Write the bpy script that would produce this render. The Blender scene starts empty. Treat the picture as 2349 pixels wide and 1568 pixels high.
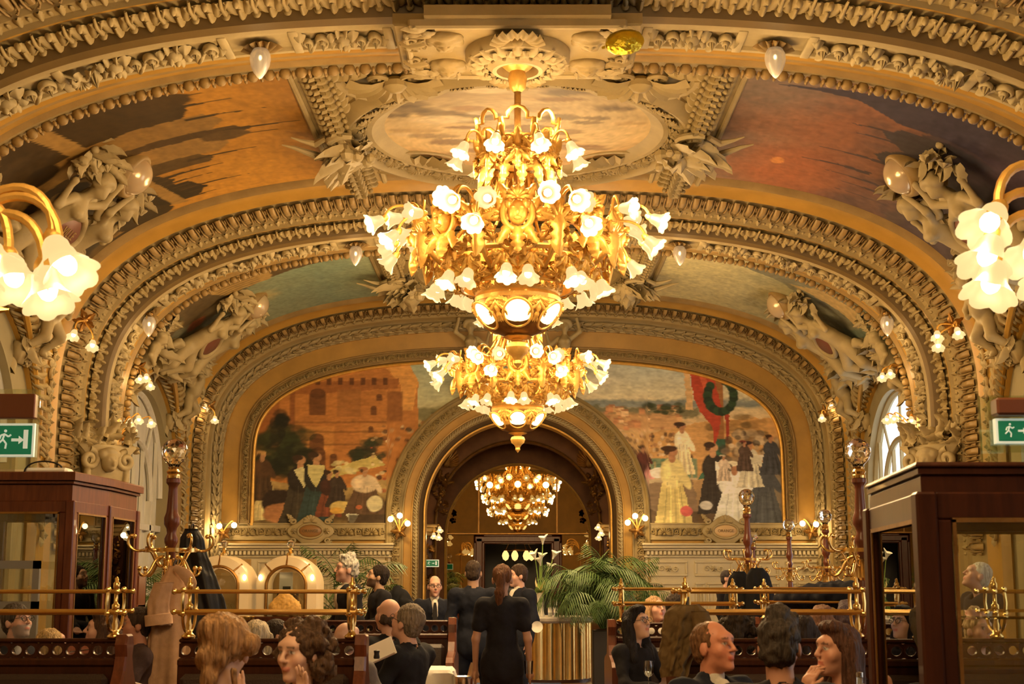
import bpy, bmesh, math, random
import numpy as np
from mathutils import Matrix, Vector, Quaternion
random.seed(7); rng = np.random.default_rng(7)
PI = math.pi
sc = bpy.context.scene
COL = sc.collection
# ---------------------------------------------------------------- camera
F_PX, CAM_H, VPX, VPY = 3262.5, 1.5, 1188.0, 1335.0
PITCH = math.atan((VPY - 784) / F_PX)
YAW = math.atan((VPX - 1174.5) / (F_PX / math.cos(PITCH)))
cam_d = bpy.data.cameras.new('camera'); cam = bpy.data.objects.new('camera', cam_d); COL.objects.link(cam)
cam_d.sensor_width = 36; cam_d.lens = F_PX / 2349 * 36
cam.location = (0, 0, CAM_H); cam.rotation_euler = (PI / 2 + PITCH, 0, YAW)
cam_d.clip_start = .05; cam_d.clip_end = 300
cam_d.dof.use_dof = True; cam_d.dof.focus_distance = 20.0; cam_d.dof.aperture_fstop = 8
sc.camera = cam
# ---------------------------------------------------------------- world, exposure
wd = bpy.data.worlds.new('sky'); sc.world = wd; wd.use_nodes = True
nt = wd.node_tree; bg = nt.nodes['Background']
bg.inputs[0].default_value = (.95, .97, 1.0, 1); bg.inputs[1].default_value = 2.6
sc.view_settings.view_transform = 'Standard'; sc.view_settings.look = 'None'
sc.view_settings.gamma = 1.0; sc.view_settings.exposure = 0.38; sc.view_settings.use_curve_mapping = False
cy = sc.cycles
cy.use_denoising = True; cy.max_bounces = 5; cy.diffuse_bounces = 2; cy.glossy_bounces = 3; cy.transmission_bounces = 4
cy.use_adaptive_sampling = True; cy.adaptive_threshold = .2; cy.transparent_max_bounces = 10; cy.sample_clamp_indirect = 4.0; cy.sample_clamp_direct = 0; cy.caustics_reflective = False; cy.caustics_refractive = False
LAMP = 3.9            # common factor on the chandeliers' light
def ray(px, py):
    x = (px - 1174.5) / F_PX; y = -(py - 784) / F_PX
    c, s = math.cos(PITCH), math.sin(PITCH); a, b = math.cos(YAW), math.sin(YAW)
    d = (x, c - s * y, s + c * y)
    return Vector((a * d[0] - b * d[1], b * d[0] + a * d[1], d[2]))
def at(px, py, Y):
    d = ray(px, py); return Vector((0, 0, CAM_H)) + d * (Y / d.y)
# ---------------------------------------------------------------- mesh helpers
class MB:
    """collects verts / faces (with material slot) into one mesh"""
    def __init__(s): s.v = []; s.f = []; s.m = []
    def add(s, vf, mat=0, T=None):
        v, f = vf; o = len(s.v)
        if T is not None:
            T = np.array(T); v = np.asarray(v, float) @ T[:3, :3].T + T[:3, 3]
            if np.linalg.det(T[:3, :3]) < 0: f = [tuple(reversed(q)) for q in f]
        s.v.extend(map(tuple, v)); s.f.extend(tuple(i + o for i in q) for q in f); s.m.extend([mat] * len(f)); return s
    def mesh(s, name, mats, smooth=True, sharp=None):
        me = bpy.data.meshes.new(name); me.from_pydata(s.v, [], s.f)
        for m in (mats if isinstance(mats, (list, tuple)) else [mats]): me.materials.append(m)
        me.polygons.foreach_set('material_index', s.m)
        me.polygons.foreach_set('use_smooth', [bool(smooth)] * len(s.f))
        if smooth and sharp: me.set_sharp_from_angle(angle=math.radians(sharp))
        me.update(); return me
def setp(o, label=None, cat=None, group=None, kind=None):
    if label: o['label'] = label
    if cat: o['category'] = cat
    if group: o['group'] = group
    if kind: o['kind'] = kind
    return o
def link(name, data, parent=None, M=None, **p):
    o = bpy.data.objects.new(name, data); COL.objects.link(o)
    if parent is not None: o.parent = parent
    if M is not None: o.matrix_basis = M
    return setp(o, **p)
def obj(name, mb, mats, parent=None, M=None, smooth=True, sharp=35, **p):
    return link(name, mb.mesh(name, mats, smooth, sharp), parent, M, **p)
def empty(name, loc=(0, 0, 0), rz=0, M=None, **p):
    o = bpy.data.objects.new(name, None); COL.objects.link(o); o.empty_display_size = .1
    o.matrix_basis = M if M is not None else Matrix.Translation(loc) @ Matrix.Rotation(rz, 4, 'Z')
    return setp(o, **p)
def copy_tree(o, parent=None, M=None, **p):
    c = o.copy(); COL.objects.link(c); c.parent = parent
    if M is not None: c.matrix_basis = M
    for ch in o.children: copy_tree(ch, c)
    return setp(c, **p)
def TR(x=0, y=0, z=0): return Matrix.Translation((x, y, z))
def RX(a): return Matrix.Rotation(a, 4, 'X')
def RY(a): return Matrix.Rotation(a, 4, 'Y')
def RZ(a): return Matrix.Rotation(a, 4, 'Z')
def SC(x, y=None, z=None):
    y = x if y is None else y; z = x if z is None else z
    return Matrix.Diagonal((x, y, z, 1))
def frame(o, X, Y, Z, s=1.0):
    if not isinstance(s, (tuple, list)): s = (s, s, s)
    m = Matrix.Identity(4)
    for i, (a, k) in enumerate(zip((X, Y, Z), s)):
        for j in range(3): m[j][i] = a[j] * k
    for j in range(3): m[j][3] = o[j]
    return m
def box(x0, x1, y0, y1, z0, z1, b=0):
    if b <= 0:
        v = [(x, y, z) for z in (z0, z1) for y in (y0, y1) for x in (x0, x1)]
        return v, [(0, 2, 3, 1), (4, 5, 7, 6), (0, 1, 5, 4), (1, 3, 7, 5), (3, 2, 6, 7), (2, 0, 4, 6)]
    v = []; ids = {}
    X, Y, Z = (x0, x1), (y0, y1), (z0, z1); b = min(b, (x1 - x0) * .49, (y1 - y0) * .49, (z1 - z0) * .49)
    for i in (0, 1):
        for j in (0, 1):
            for k in (0, 1):
                for a in range(3):
                    p = [X[i], Y[j], Z[k]]
                    for c, (n, s) in enumerate(((i, 1), (j, 1), (k, 1))):
                        if c != a: p[c] += b * (1 - 2 * n)
                    ids[i, j, k, a] = len(v); v.append(tuple(p))
    f = []
    for a in range(3):
        c, d = [(1, 2), (2, 0), (0, 1)][a]
        for s in (0, 1):
            q = []
            for (m, n) in ((0, 0), (1, 0), (1, 1), (0, 1)):
                t = [0, 0, 0]; t[a] = s; t[c] = m; t[d] = n; q.append(ids[t[0], t[1], t[2], a])
            f.append(tuple(q) if s else tuple(reversed(q)))
    for a in range(3):                       # edges along axis a
        c, d = [(1, 2), (2, 0), (0, 1)][a]
        for m in (0, 1):
            for n in (0, 1):
                t = [0, 0, 0]; t[c] = m; t[d] = n; u = t[:]; u[a] = 1
                q = (ids[(*t, c)], ids[(*u, c)], ids[(*u, d)], ids[(*t, d)])
                f.append(q if (m + n) % 2 else tuple(reversed(q)))
    for i in (0, 1):
        for j in (0, 1):
            for k in (0, 1):
                q = (ids[i, j, k, 0], ids[i, j, k, 1], ids[i, j, k, 2]); f.append(q if (i + j + k) % 2 else tuple(reversed(q)))
    return v, f
def gridf(nu, nv, wrapu=False, wrapv=False):
    f = []
    for i in range(nu if wrapu else nu - 1):
        for j in range(nv if wrapv else nv - 1):
            a, b = i, (i + 1) % nu; c, d = j, (j + 1) % nv
            f.append((a * nv + c, b * nv + c, b * nv + d, a * nv + d))
    return f
def lathe(prof, n=24, flute=None, a0=0, a1=2 * PI):
    full = abs(a1 - a0 - 2 * PI) < 1e-6; v = []
    for i in range(n if full else n + 1):
        a = a0 + (a1 - a0) * i / n; k = 1.0
        for (r, z) in prof:
            rr = r * (1 + flute[1] * abs(math.cos(flute[0] * a / 2))) if flute else r
            v.append((rr * math.cos(a), rr * math.sin(a), z))
    return v, gridf(n if full else n + 1, len(prof), full)
def tube(pts, r, n=8, caps=True, flat=None):
    P = np.array(pts, float); m = len(P); R = np.full(m, r) if np.isscalar(r) else np.array(r, float)
    T = np.gradient(P, axis=0); T /= np.linalg.norm(T, axis=1)[:, None] + 1e-12
    up = np.array([0, 0, 1.]) if abs(T[0][2]) < .9 else np.array([1., 0, 0])
    N = np.cross(T[0], up); N /= np.linalg.norm(N); v = []
    for i in range(m):
        N = N - T[i] * np.dot(N, T[i]); N /= np.linalg.norm(N) + 1e-12; B = np.cross(T[i], N)
        for k in range(n):
            a = 2 * PI * k / n; v.append(P[i] + R[i] * (math.cos(a) * N * (flat or 1) + math.sin(a) * B))
    f = gridf(m, n, False, True); f = [tuple(reversed(q)) for q in f]
    if caps: f.append(tuple(range(n))); f.append(tuple(reversed(range((m - 1) * n, m * n))))
    return v, f
def ell(c, r, nu=10, nv=7, R=None, z0=-1, z1=1):
    """ellipsoid (between the heights z0..z1 of the unit sphere)"""
    if np.isscalar(r): r = (r, r, r)
    v = []; ph = np.linspace(math.asin(z0), math.asin(z1), nv)
    for i in range(nu):
        a = 2 * PI * i / nu
        for p in ph: v.append((r[0] * math.cos(p) * math.cos(a), r[1] * math.cos(p) * math.sin(a), r[2] * math.sin(p)))
    v = np.array(v)
    if R is not None: v = v @ np.array(R)[:3, :3].T
    return v + np.array(c), gridf(nu, nv, True)
def prism(poly, z0, z1, bev=0):
    """extrude a ccw outline in xy; bev insets the top a little"""
    n = len(poly); P = np.array(poly, float)
    if bev:
        d0 = P - np.roll(P, 1, 0); d1 = np.roll(P, -1, 0) - P
        nn = np.stack([-(d0[:, 1] + d1[:, 1]), d0[:, 0] + d1[:, 0]], 1); nn /= np.linalg.norm(nn, axis=1)[:, None] + 1e-9
        Q = P + nn * bev
        rings = [(P, z0), (P, z1 - bev), (Q, z1)]
    else: rings = [(P, z0), (P, z1)]
    v = [(x, y, z) for R, z in rings for x, y in R]; f = []
    for k in range(len(rings) - 1):
        for i in range(n): j = (i + 1) % n; f.append((k * n + i, k * n + j, (k + 1) * n + j, (k + 1) * n + i))
    f.append(tuple(reversed(range(n)))); f.append(tuple((len(rings) - 1) * n + i for i in range(n)))
    return v, f
def spiral(turns=1.6, r0=.1, r1=.015, n=26, a0=0, rise=0):
    return [((r0 + (r1 - r0) * (t := i / (n - 1))) * math.cos(a0 + turns * 2 * PI * t), (r0 + (r1 - r0) * t) * math.sin(a0 + turns * 2 * PI * t), rise * t) for i in range(n)]
def leaf(L=1., W=.45, lobes=4, curl=.35, rel=.12, nu=13, nv=5):
    """acanthus-like leaf: base at the origin, growing along +y, relief to +z, tip curls up"""
    v = []
    for i in range(nu):
        t = i / (nu - 1); w = W * (math.sin(PI * min(1, t * .93 + .07)) ** .6) * (1 - .35 * t)
        w *= 1 - .38 * (abs(math.sin(lobes * PI * t)) < .5) * (0.15 < t < .97)
        for j in range(nv):
            u = -1 + 2 * j / (nv - 1)
            z = rel * (.55 * (1 - u * u) + .45 * abs(math.cos(u * PI * 1.5))) * math.sin(PI * (t * .85 + .12)) + curl * L * max(0, t - .45) ** 2 * 2
            v.append((u * w, L * (t - .22 * max(0, t - .7) - .08 * abs(u) * (1 - t)), z))
    return v, gridf(nu, nv)
def shell(R=1., ribs=9, rel=.18, nr=5):
    v = []; n = ribs * 4 + 1
    for i in range(n):
        a = PI * (-.08 + 1.16 * i / (n - 1)); w = .5 + .5 * math.cos(2 * PI * ribs * i / (n - 1) + PI)
        for k in range(nr):
            t = (k + .15) / (nr - .85); rr = R * t * (1 + .09 * w * t)
            v.append((rr * math.cos(a), rr * math.sin(a), rel * (math.sin(PI * t * .8) + .55 * w * t)))
    return v, gridf(n, nr)
def rosette(R=1., petals=6, rel=.22, nr=5):
    v = []; n = petals * 6
    for i in range(n):
        a = 2 * PI * i / n; w = abs(math.cos(petals * a / 2))
        for k in range(nr):
            t = k / (nr - 1); rr = R * t * (.62 + .38 * w)
            v.append((rr * math.cos(a), rr * math.sin(a), rel * (1.2 * math.exp(-18 * t * t) + math.sin(PI * min(1, t * .95 + .1)) * (.3 + .7 * w))))
    return v, gridf(n, nr, True)
def bez(p, n=12):
    P = np.array(p, float); t = np.linspace(0, 1, n)[:, None]; q = [P[i][None].repeat(n, 0) for i in range(len(P))]
    while len(q) > 1: q = [q[i] * (1 - t) + q[i + 1] * t for i in range(len(q) - 1)]
    return q[0]
def Nz(v, seed=0, s=1.0):
    """cheap smooth 3-D value noise, -1..1"""
    v = np.asarray(v, float) * s + seed * 17.3
    o = np.sin(v[..., 0] * 1.7 + 2.1 * np.sin(v[..., 1] * 1.3)) + np.sin(v[..., 1] * 2.1 + 1.7 * np.sin(v[..., 2] * 1.6 + 1)) + np.sin(v[..., 2] * 1.9 + 2.3 * np.sin(v[..., 0] * 1.1 + 2))
    return o / 3
# ---------------------------------------------------------------- materials
def mat(name, col, rough=.6, metal=0., var=0., vs=6., bump=0., bs=40., spec=.5, col2=None, stretch=None, emis=None, es=0., trans=0., alpha=1., coat=0., sheen=0., sss=0.):
    m = bpy.data.materials.new(name); m.use_nodes = True; t = m.node_tree; b = t.nodes['Principled BSDF']; I = b.inputs
    I['Base Color'].default_value = (*col, 1); I['Roughness'].default_value = rough; I['Metallic'].default_value = metal
    I['Specular IOR Level'].default_value = spec; I['Transmission Weight'].default_value = trans; I['Alpha'].default_value = alpha
    I['Coat Weight'].default_value = coat; I['Sheen Weight'].default_value = sheen
    if sss: I['Subsurface Weight'].default_value = sss; I['Subsurface Radius'].default_value = (.01, .004, .002)
    if emis: I['Emission Color'].default_value = (*emis, 1); I['Emission Strength'].default_value = es
    if var or bump or col2:
        tc = t.nodes.new('ShaderNodeTexCoord'); src = tc.outputs['Object']
        if stretch:
            mp = t.nodes.new('ShaderNodeMapping'); mp.inputs['Scale'].default_value = stretch; t.links.new(src, mp.inputs[0]); src = mp.outputs[0]
        if var or col2:
            n = t.nodes.new('ShaderNodeTexNoise'); n.inputs['Scale'].default_value = vs; n.inputs['Detail'].default_value = 5; n.inputs['Roughness'].default_value = .6; t.links.new(src, n.inputs['Vector'])
            r = t.nodes.new('ShaderNodeValToRGB'); r.color_ramp.elements[0].position = .32; r.color_ramp.elements[1].position = .68
            c2 = col2 or tuple(min(1, c * (1 + var)) for c in col); c1 = col if col2 else tuple(c * (1 - var) for c in col)
            r.color_ramp.elements[0].color = (*c1, 1); r.color_ramp.elements[1].color = (*c2, 1)
            t.links.new(n.outputs[0], r.inputs[0]); t.links.new(r.outputs[0], I['Base Color'])
        if bump:
            n = t.nodes.new('ShaderNodeTexNoise'); n.inputs['Scale'].default_value = bs; n.inputs['Detail'].default_value = 4; t.links.new(src, n.inputs['Vector'])
            bp = t.nodes.new('ShaderNodeBump'); bp.inputs['Strength'].default_value = bump; bp.inputs['Distance'].default_value = .02
            t.links.new(n.outputs[0], bp.inputs['Height']); t.links.new(bp.outputs[0], I['Normal'])
    return m
def vmat(name, rough=.6, spec=.35, bump=.0, bs=200, sss=0.):
    m = mat(name, (1, 1, 1), rough, spec=spec, bump=bump, bs=bs, sss=sss); t = m.node_tree
    a = t.nodes.new('ShaderNodeVertexColor'); a.layer_name = 'Col'; t.links.new(a.outputs[0], t.nodes['Principled BSDF'].inputs['Base Color']); return m
MT = {}
MT['stucco'] = mat('stucco', (.335, .25, .108), .62, var=.16, vs=2.2, bump=.12, bs=22, spec=.35)
MT['stucco_pale'] = mat('stucco_pale', (.40, .315, .16), .6, var=.12, vs=3, bump=.1, bs=22, spec=.35)
MT['stucco_gold'] = mat('stucco_gold', (.30, .195, .07), .5, var=.2, vs=2.5, bump=.1, bs=30, spec=.4)
MT['ochre'] = mat('ochre', (.43, .24, .042), .42, var=.15, vs=1.6, bump=.05, bs=14, spec=.45)
MT['brown'] = mat('brown_paint', (.15, .095, .03), .5, var=.12, vs=2)
MT['sage'] = mat('sage_paint', (.30, .25, .13), .6, var=.08, vs=1.5, bump=.05, bs=20)
MT['panel'] = mat('panel_paint', (.56, .48, .30), .5, var=.06, vs=1.5)
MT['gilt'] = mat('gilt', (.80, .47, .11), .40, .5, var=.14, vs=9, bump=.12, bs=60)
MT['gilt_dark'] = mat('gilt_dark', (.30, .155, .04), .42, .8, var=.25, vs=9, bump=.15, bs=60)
MT['brass'] = mat('brass', (.80, .55, .20), .2, 1., var=.05, vs=8)
MT['goldleaf'] = mat('goldleaf', (.80, .56, .2), .27, 1., var=.12, vs=5, bump=.05, bs=9)
MT['mahogany'] = mat('mahogany', (.030, .008, .004), .3, col2=(.058, .016, .007), vs=5, stretch=(6, 6, .8), spec=.3, coat=.08)
MT['mahogany_red'] = mat('mahogany_red', (.085, .021, .009), .3, col2=(.155, .043, .017), vs=5, stretch=(7, 7, .7), spec=.4, coat=.15)
MT['darkwood'] = mat('dark_wood', (.03, .012, .007), .35, col2=(.055, .02, .01), vs=4, stretch=(.8, 6, 6))
MT['leather'] = mat('leather', (.035, .02, .016), .4, bump=.25, bs=120)
MT['white'] = mat('white_cloth', (.80, .77, .70), .85, bump=.2, bs=14)
MT['paper'] = mat('paper', (.86, .83, .76), .8)
MT['black'] = mat('black', (.012, .011, .012), .5)
MT['glass'] = mat('clear_glass', (.95, .96, .96), .02, trans=1.)
MT['steel'] = mat('steel', (.7, .68, .64), .22, 1.)
MT['green_leaf'] = mat('palm_green', (.035, .085, .02), .5, col2=(.09, .15, .035), vs=9, spec=.4)
MT['bulb'] = mat('bulb_glow', (1, .9, .7), .4, emis=(1., .80, .42), es=7)
MT['shade'] = mat('frosted_shade', (.012, .009, .006), .5, emis=(1., .66, .27), es=.82)
for k in ('bulb', 'shade'): MT[k].cycles.emission_sampling = 'NONE'
def pane_mat(name, tint=(1, 1, 1), refl=.08, rough=.0):
    m = bpy.data.materials.new(name); m.use_nodes = True; t = m.node_tree; t.nodes.remove(t.nodes['Principled BSDF'])
    tr = t.nodes.new('ShaderNodeBsdfTransparent'); tr.inputs[0].default_value = (*tint, 1)
    gl = t.nodes.new('ShaderNodeBsdfGlossy'); gl.inputs['Roughness'].default_value = rough; gl.inputs[0].default_value = (1, 1, 1, 1)
    fr = t.nodes.new('ShaderNodeFresnel'); fr.inputs[0].default_value = 1.45
    ad = t.nodes.new('ShaderNodeMath'); ad.operation = 'ADD'; ad.use_clamp = True; ad.inputs[1].default_value = refl - .035
    mx = t.nodes.new('ShaderNodeMixShader'); t.links.new(fr.outputs[0], ad.inputs[0]); t.links.new(ad.outputs[0], mx.inputs[0])
    t.links.new(tr.outputs[0], mx.inputs[1]); t.links.new(gl.outputs[0], mx.inputs[2]); t.links.new(mx.outputs[0], t.nodes['Material Output'].inputs[0]); return m
MT['pane'] = pane_mat('pane_glass', (.93, .95, .93), .10)
MT['mirror'] = mat('mirror', (.46, .36, .20), .004, 1.)
def frost_mat(name, col, tmix=.5):
    """milky window glass: diffuse / translucent"""
    m = bpy.data.materials.new(name); m.use_nodes = True; t = m.node_tree; t.nodes.remove(t.nodes['Principled BSDF'])
    a = t.nodes.new('ShaderNodeBsdfTranslucent'); a.inputs[0].default_value = (*col, 1)
    b = t.nodes.new('ShaderNodeBsdfDiffuse'); b.inputs[0].default_value = (*col, 1)
    mx = t.nodes.new('ShaderNodeMixShader'); mx.inputs[0].default_value = 1 - tmix
    t.links.new(a.outputs[0], mx.inputs[1]); t.links.new(b.outputs[0], mx.inputs[2]); t.links.new(mx.outputs[0], t.nodes['Material Output'].inputs[0]); return m
MT['frost'] = frost_mat('milky_glass', (.9, .9, .88), .75)
MT['shutter'] = mat('shutter_paint', (.62, .60, .52), .55, var=.1, vs=3, stretch=(4, 4, .5))
def text_mesh(body, size, mt, ext=.003):
    tx = bpy.data.curves.new('t', 'FONT'); tx.body = body; tx.size = size; tx.align_x = 'CENTER'; tx.align_y = 'CENTER'; tx.extrude = ext
    o = bpy.data.objects.new('t', tx); me = bpy.data.meshes.new_from_object(o); me.materials.clear(); me.materials.append(mt); bpy.data.objects.remove(o); return me
# ---------------------------------------------------------------- soft solids (smooth union of round cones / ellipsoids -> one surface)
def cap(p0, p1, r0, r1=None, k=None): return ('c', np.array(p0, float), np.array(p1, float), r0, r0 if r1 is None else r1, k)
def elp(c, r, R=None, k=None): return ('e', np.array(c, float), np.array((r, r, r) if np.isscalar(r) else r, float), None if R is None else np.array(R)[:3, :3], 0, k)
def _bb(p):
    if p[0] == 'c': return np.minimum(p[1] - p[3], p[2] - p[4]), np.maximum(p[1] + p[3], p[2] + p[4])
    m = p[2].max() if p[3] is not None else p[2]; return p[1] - m, p[1] + m
def _dist(p, X, Y, Z):
    if p[0] == 'c':
        d = p[2] - p[1]; L = float(d @ d) + 1e-12; x, y, z = X - p[1][0], Y - p[1][1], Z - p[1][2]
        t = np.clip((x * d[0] + y * d[1] + z * d[2]) / L, 0, 1)
        return np.sqrt((x - t * d[0]) ** 2 + (y - t * d[1]) ** 2 + (z - t * d[2]) ** 2) - (p[3] + (p[4] - p[3]) * t)
    x, y, z = np.broadcast_arrays(X - p[1][0], Y - p[1][1], Z - p[1][2])
    if p[3] is not None: R = p[3].T; x, y, z = R[0, 0] * x + R[0, 1] * y + R[0, 2] * z, R[1, 0] * x + R[1, 1] * y + R[1, 2] * z, R[2, 0] * x + R[2, 1] * y + R[2, 2] * z
    r = p[2]; k0 = np.sqrt((x / r[0]) ** 2 + (y / r[1]) ** 2 + (z / r[2]) ** 2); k1 = np.sqrt((x / r[0] ** 2) ** 2 + (y / r[1] ** 2) ** 2 + (z / r[2] ** 2) ** 2) + 1e-9
    return k0 * (k0 - 1) / k1
def soft(prims, vox=.012, k=.02, noise=None, sub=(), ksub=.006, cut=None):
    """-> (verts, faces); noise: list of (amplitude, scale[, z-stretch])"""
    lo = np.min([_bb(p)[0] for p in prims], 0) - vox * 3 - k * .3; hi = np.max([_bb(p)[1] for p in prims], 0) + vox * 3 + k * .3
    n = np.ceil((hi - lo) / vox).astype(int) + 1; ax = [lo[i] + vox * np.arange(n[i]) for i in range(3)]
    D = np.full(n, .3, np.float32)
    def region(p, mg):
        a, b = _bb(p); i0 = np.clip(((a - mg - lo) / vox).astype(int), 0, n - 1); i1 = np.clip(((b + mg - lo) / vox).astype(int) + 2, 1, n)
        sl = tuple(slice(i0[i], i1[i]) for i in range(3)); return sl, ax[0][sl[0]][:, None, None], ax[1][sl[1]][None, :, None], ax[2][sl[2]][None, None, :]
    for p in prims:
        sl, X, Y, Z = region(p, k + 4 * vox); d = _dist(p, X, Y, Z); c = D[sl]; kk = p[5] or k; h = np.clip(.5 + .5 * (c - d) / kk, 0, 1); D[sl] = c * (1 - h) + d * h - kk * h * (1 - h)
    for p in sub:
        sl, X, Y, Z = region(p, ksub + 3 * vox); d = -_dist(p, X, Y, Z); c = D[sl]; h = np.clip(.5 + .5 * (d - c) / ksub, 0, 1); D[sl] = c * (1 - h) + d * h + ksub * h * (1 - h)
    if noise:
        G = np.stack(np.meshgrid(*ax, indexing='ij'), -1)
        for q in noise:
            if q[0] == 'strand': D += (q[1] * np.sin(q[2] * np.arctan2(G[..., 1] - q[4], G[..., 0] - q[3]) + 5 * G[..., 2] + 4 * Nz(G, 3, 14))).astype(np.float32); continue
            g = G * np.array([1, 1, q[2] if len(q) > 2 else 1]); D += (q[0] * Nz(g, q[3] if len(q) > 3 else 0, q[1])).astype(np.float32)
    if cut is not None: D = np.maximum(D, (cut - ax[2])[None, None, :])        # flat cut at the bottom
    D[[0, -1]] = np.maximum(D[[0, -1]], .01); D[:, [0, -1]] = np.maximum(D[:, [0, -1]], .01); D[:, :, [0, -1]] = np.maximum(D[:, :, [0, -1]], .01)
    S = D < 0; c = [n[i] - 1 for i in range(3)]; cnt = np.zeros(c, np.int8); pos = np.zeros((*c, 3), np.float32)
    cs = [(i, j, l) for i in (0, 1) for j in (0, 1) for l in (0, 1)]; sub_ = lambda A, o: A[o[0]:o[0] + c[0], o[1]:o[1] + c[1], o[2]:o[2] + c[2]]
    inside = sum(sub_(S, o).astype(np.int8) for o in cs); act = (inside > 0) & (inside < 8); I = np.argwhere(act)
    P = np.zeros((len(I), 3)); C = np.zeros(len(I)); dv = {o: D[I[:, 0] + o[0], I[:, 1] + o[1], I[:, 2] + o[2]] for o in cs}
    for o in cs:
        for a in range(3):
            if o[a] == 0:
                q = list(o); q[a] = 1; q = tuple(q); d0, d1 = dv[o], dv[q]; m = (d0 < 0) != (d1 < 0); t = np.where(m, d0 / (d0 - d1 + 1e-12), 0)
                w = np.array(o, float)[None, :].repeat(len(I), 0); w[:, a] += t; P[m] += w[m]; C[m] += 1
    V = lo + vox * (I + P / C[:, None]); idx = np.full(c, -1); idx[act] = np.arange(len(I)); F = []
    for a in range(3):
        b, e = [(1, 2), (2, 0), (0, 1)][a]; s0 = [slice(1, -1)] * 3; s1 = [slice(1, -1)] * 3; s0[a] = slice(0, -1); s1[a] = slice(1, None)
        A, B = S[tuple(s0)], S[tuple(s1)]; m = A != B; J = np.argwhere(m)
        if not len(J): continue
        off = np.ones(3, int); off[a] = 0; J = J + off; fl = A[m]
        def g(db, de): q = J.copy(); q[:, b] -= db; q[:, e] -= de; return idx[q[:, 0], q[:, 1], q[:, 2]]
        Q = np.stack([g(1, 1), g(0, 1), g(0, 0), g(1, 0)], 1); Q[~fl] = Q[~fl][:, ::-1]; F.append(Q)
    F = np.concatenate(F); return V, F
def soft_obj(name, VF, mats, parent=None, M=None, colf=None, **p):
    V, F = VF; me = bpy.data.meshes.new(name); me.vertices.add(len(V)); me.vertices.foreach_set('co', np.asarray(V, np.float32).ravel())
    me.loops.add(len(F) * 4); me.loops.foreach_set('vertex_index', F.astype(np.int32).ravel()); me.polygons.add(len(F)); me.polygons.foreach_set('loop_start', np.arange(0, len(F) * 4, 4, dtype=np.int32))
    me.polygons.foreach_set('use_smooth', np.ones(len(F), bool)); me.materials.append(mats)
    if colf is not None:
        c = np.ones((len(V), 4), np.float32); c[:, :3] = colf(np.asarray(V)); at_ = me.color_attributes.new('Col', 'FLOAT_COLOR', 'POINT'); at_.data.foreach_set('color', c.ravel())
    me.update(); me.validate(); return link(name, me, parent, M, **p)
# ---------------------------------------------------------------- the hall's section
A_, B_, Z0_, N_ = 6.15, 2.85, 3.9, 2.85
class Arc:
    """superelliptic arch standing on straight piers; s = arc length from the crown, r = outward offset"""
    def __init__(q, a=A_, b=B_, z0=Z0_, n=N_):
        ph = np.linspace(0, PI, 1601); c, s = np.cos(ph), np.sin(ph)
        x = -a * np.sign(c) * np.abs(c) ** (2 / n); z = z0 + b * np.abs(s) ** (2 / n)
        zz = np.linspace(0, z0, 40)[:-1]
        x = np.concatenate([np.full(39, -a), x, np.full(39, a)]); z = np.concatenate([zz, z, zz[::-1]])
        d = np.hypot(np.diff(x), np.diff(z)); k = np.concatenate([[True], d > 1e-6]); x, z = x[k], z[k]
        L = np.concatenate([[0], np.cumsum(np.hypot(np.diff(x), np.diff(z)))]); q.half = L[-1] / 2
        S = np.linspace(0, L[-1], 1400); x, z = np.interp(S, L, x), np.interp(S, L, z)
        ker = np.ones(9) / 9; xs = np.convolve(np.pad(x, 4, 'edge'), ker, 'valid'); zs = np.convolve(np.pad(z, 4, 'edge'), ker, 'valid'); zs[:5], zs[-5:] = z[:5], z[-5:]
        tx, tz = np.gradient(xs), np.gradient(zs); h = np.hypot(tx, tz) + 1e-9; tx /= h; tz /= h
        q.S = S - q.half; q.x, q.z, q.tx, q.tz = xs, zs, tx, tz
        q.zs = q.half - z0           # s at the springing
    def P(q, s, r=0.):
        s = np.asarray(s, float); f = lambda a: np.interp(s, q.S, a)
        tx, tz = f(q.tx), f(q.tz); return f(q.x) - tz * r, f(q.z) + tx * r     # outward normal = (-tz, tx)
    def fr(q, s, r, y):
        """frame for an ornament: origin, along the arch, towards +y, into the room"""
        x, z = q.P(s, r); tx, tz = np.interp(s, q.S, q.tx), np.interp(s, q.S, q.tz); h = math.hypot(tx, tz); tx /= h; tz /= h
        return (float(x), y, float(z)), (tx, 0, tz), (0, 1, 0), (tz, 0, -tx)
    def s_at_z(q, z, r, left=True):
        m = q.S <= 0; x, zz = q.P(q.S[m], r); s = np.interp(z, zz, q.S[m]); return s if left else -s
ARC = Arc()
DR = [-3.35, 4.9, 13.15, 21.4, 29.65]       # rib centres along the hall
Y_END = 29.62
stM = [MT['stucco'], MT['ochre'], MT['brown'], MT['stucco_pale'], MT['stucco_gold'], MT['gilt'], MT['sage']]
# rib section: (t along the hall, r outwards, material)
RIB = [(-2.25, .42, 4), (-2.2, .36, 4), (-2.12, .33, 4), (-2.04, .36, 1), (-1.96, .40, 1), (-1.72, .37, 1), (-1.6, .31, 0), (-1.54, .33, 0), (-1.12, .25, 0), (-1.08, .2, 0), (-.93, .19, 0), (-.90, .14, 1), (-.87, .14, 0),
       (-.85, .17, 0), (-.43, .14, 2), (-.40, .03, 2), (-.30, -.0, 3), (-.27, -.02, 3), (-.215, -.02, 3), (-.20, .02, 3), (.20, .02, 3), (.215, -.02, 3), (.27, -.02, 3), (.30, .0, 1), (.36, .05, 1), (.46, .02, 4),
       (.52, .02, 1), (.6, .09, 1), (.86, .13, 4), (.93, .09, 0), (1.0, .11, 0), (1.18, .15, 1), (1.2, .27, 1)]
def ssamp(lo, hi, n): return np.linspace(lo, hi, n)
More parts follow.
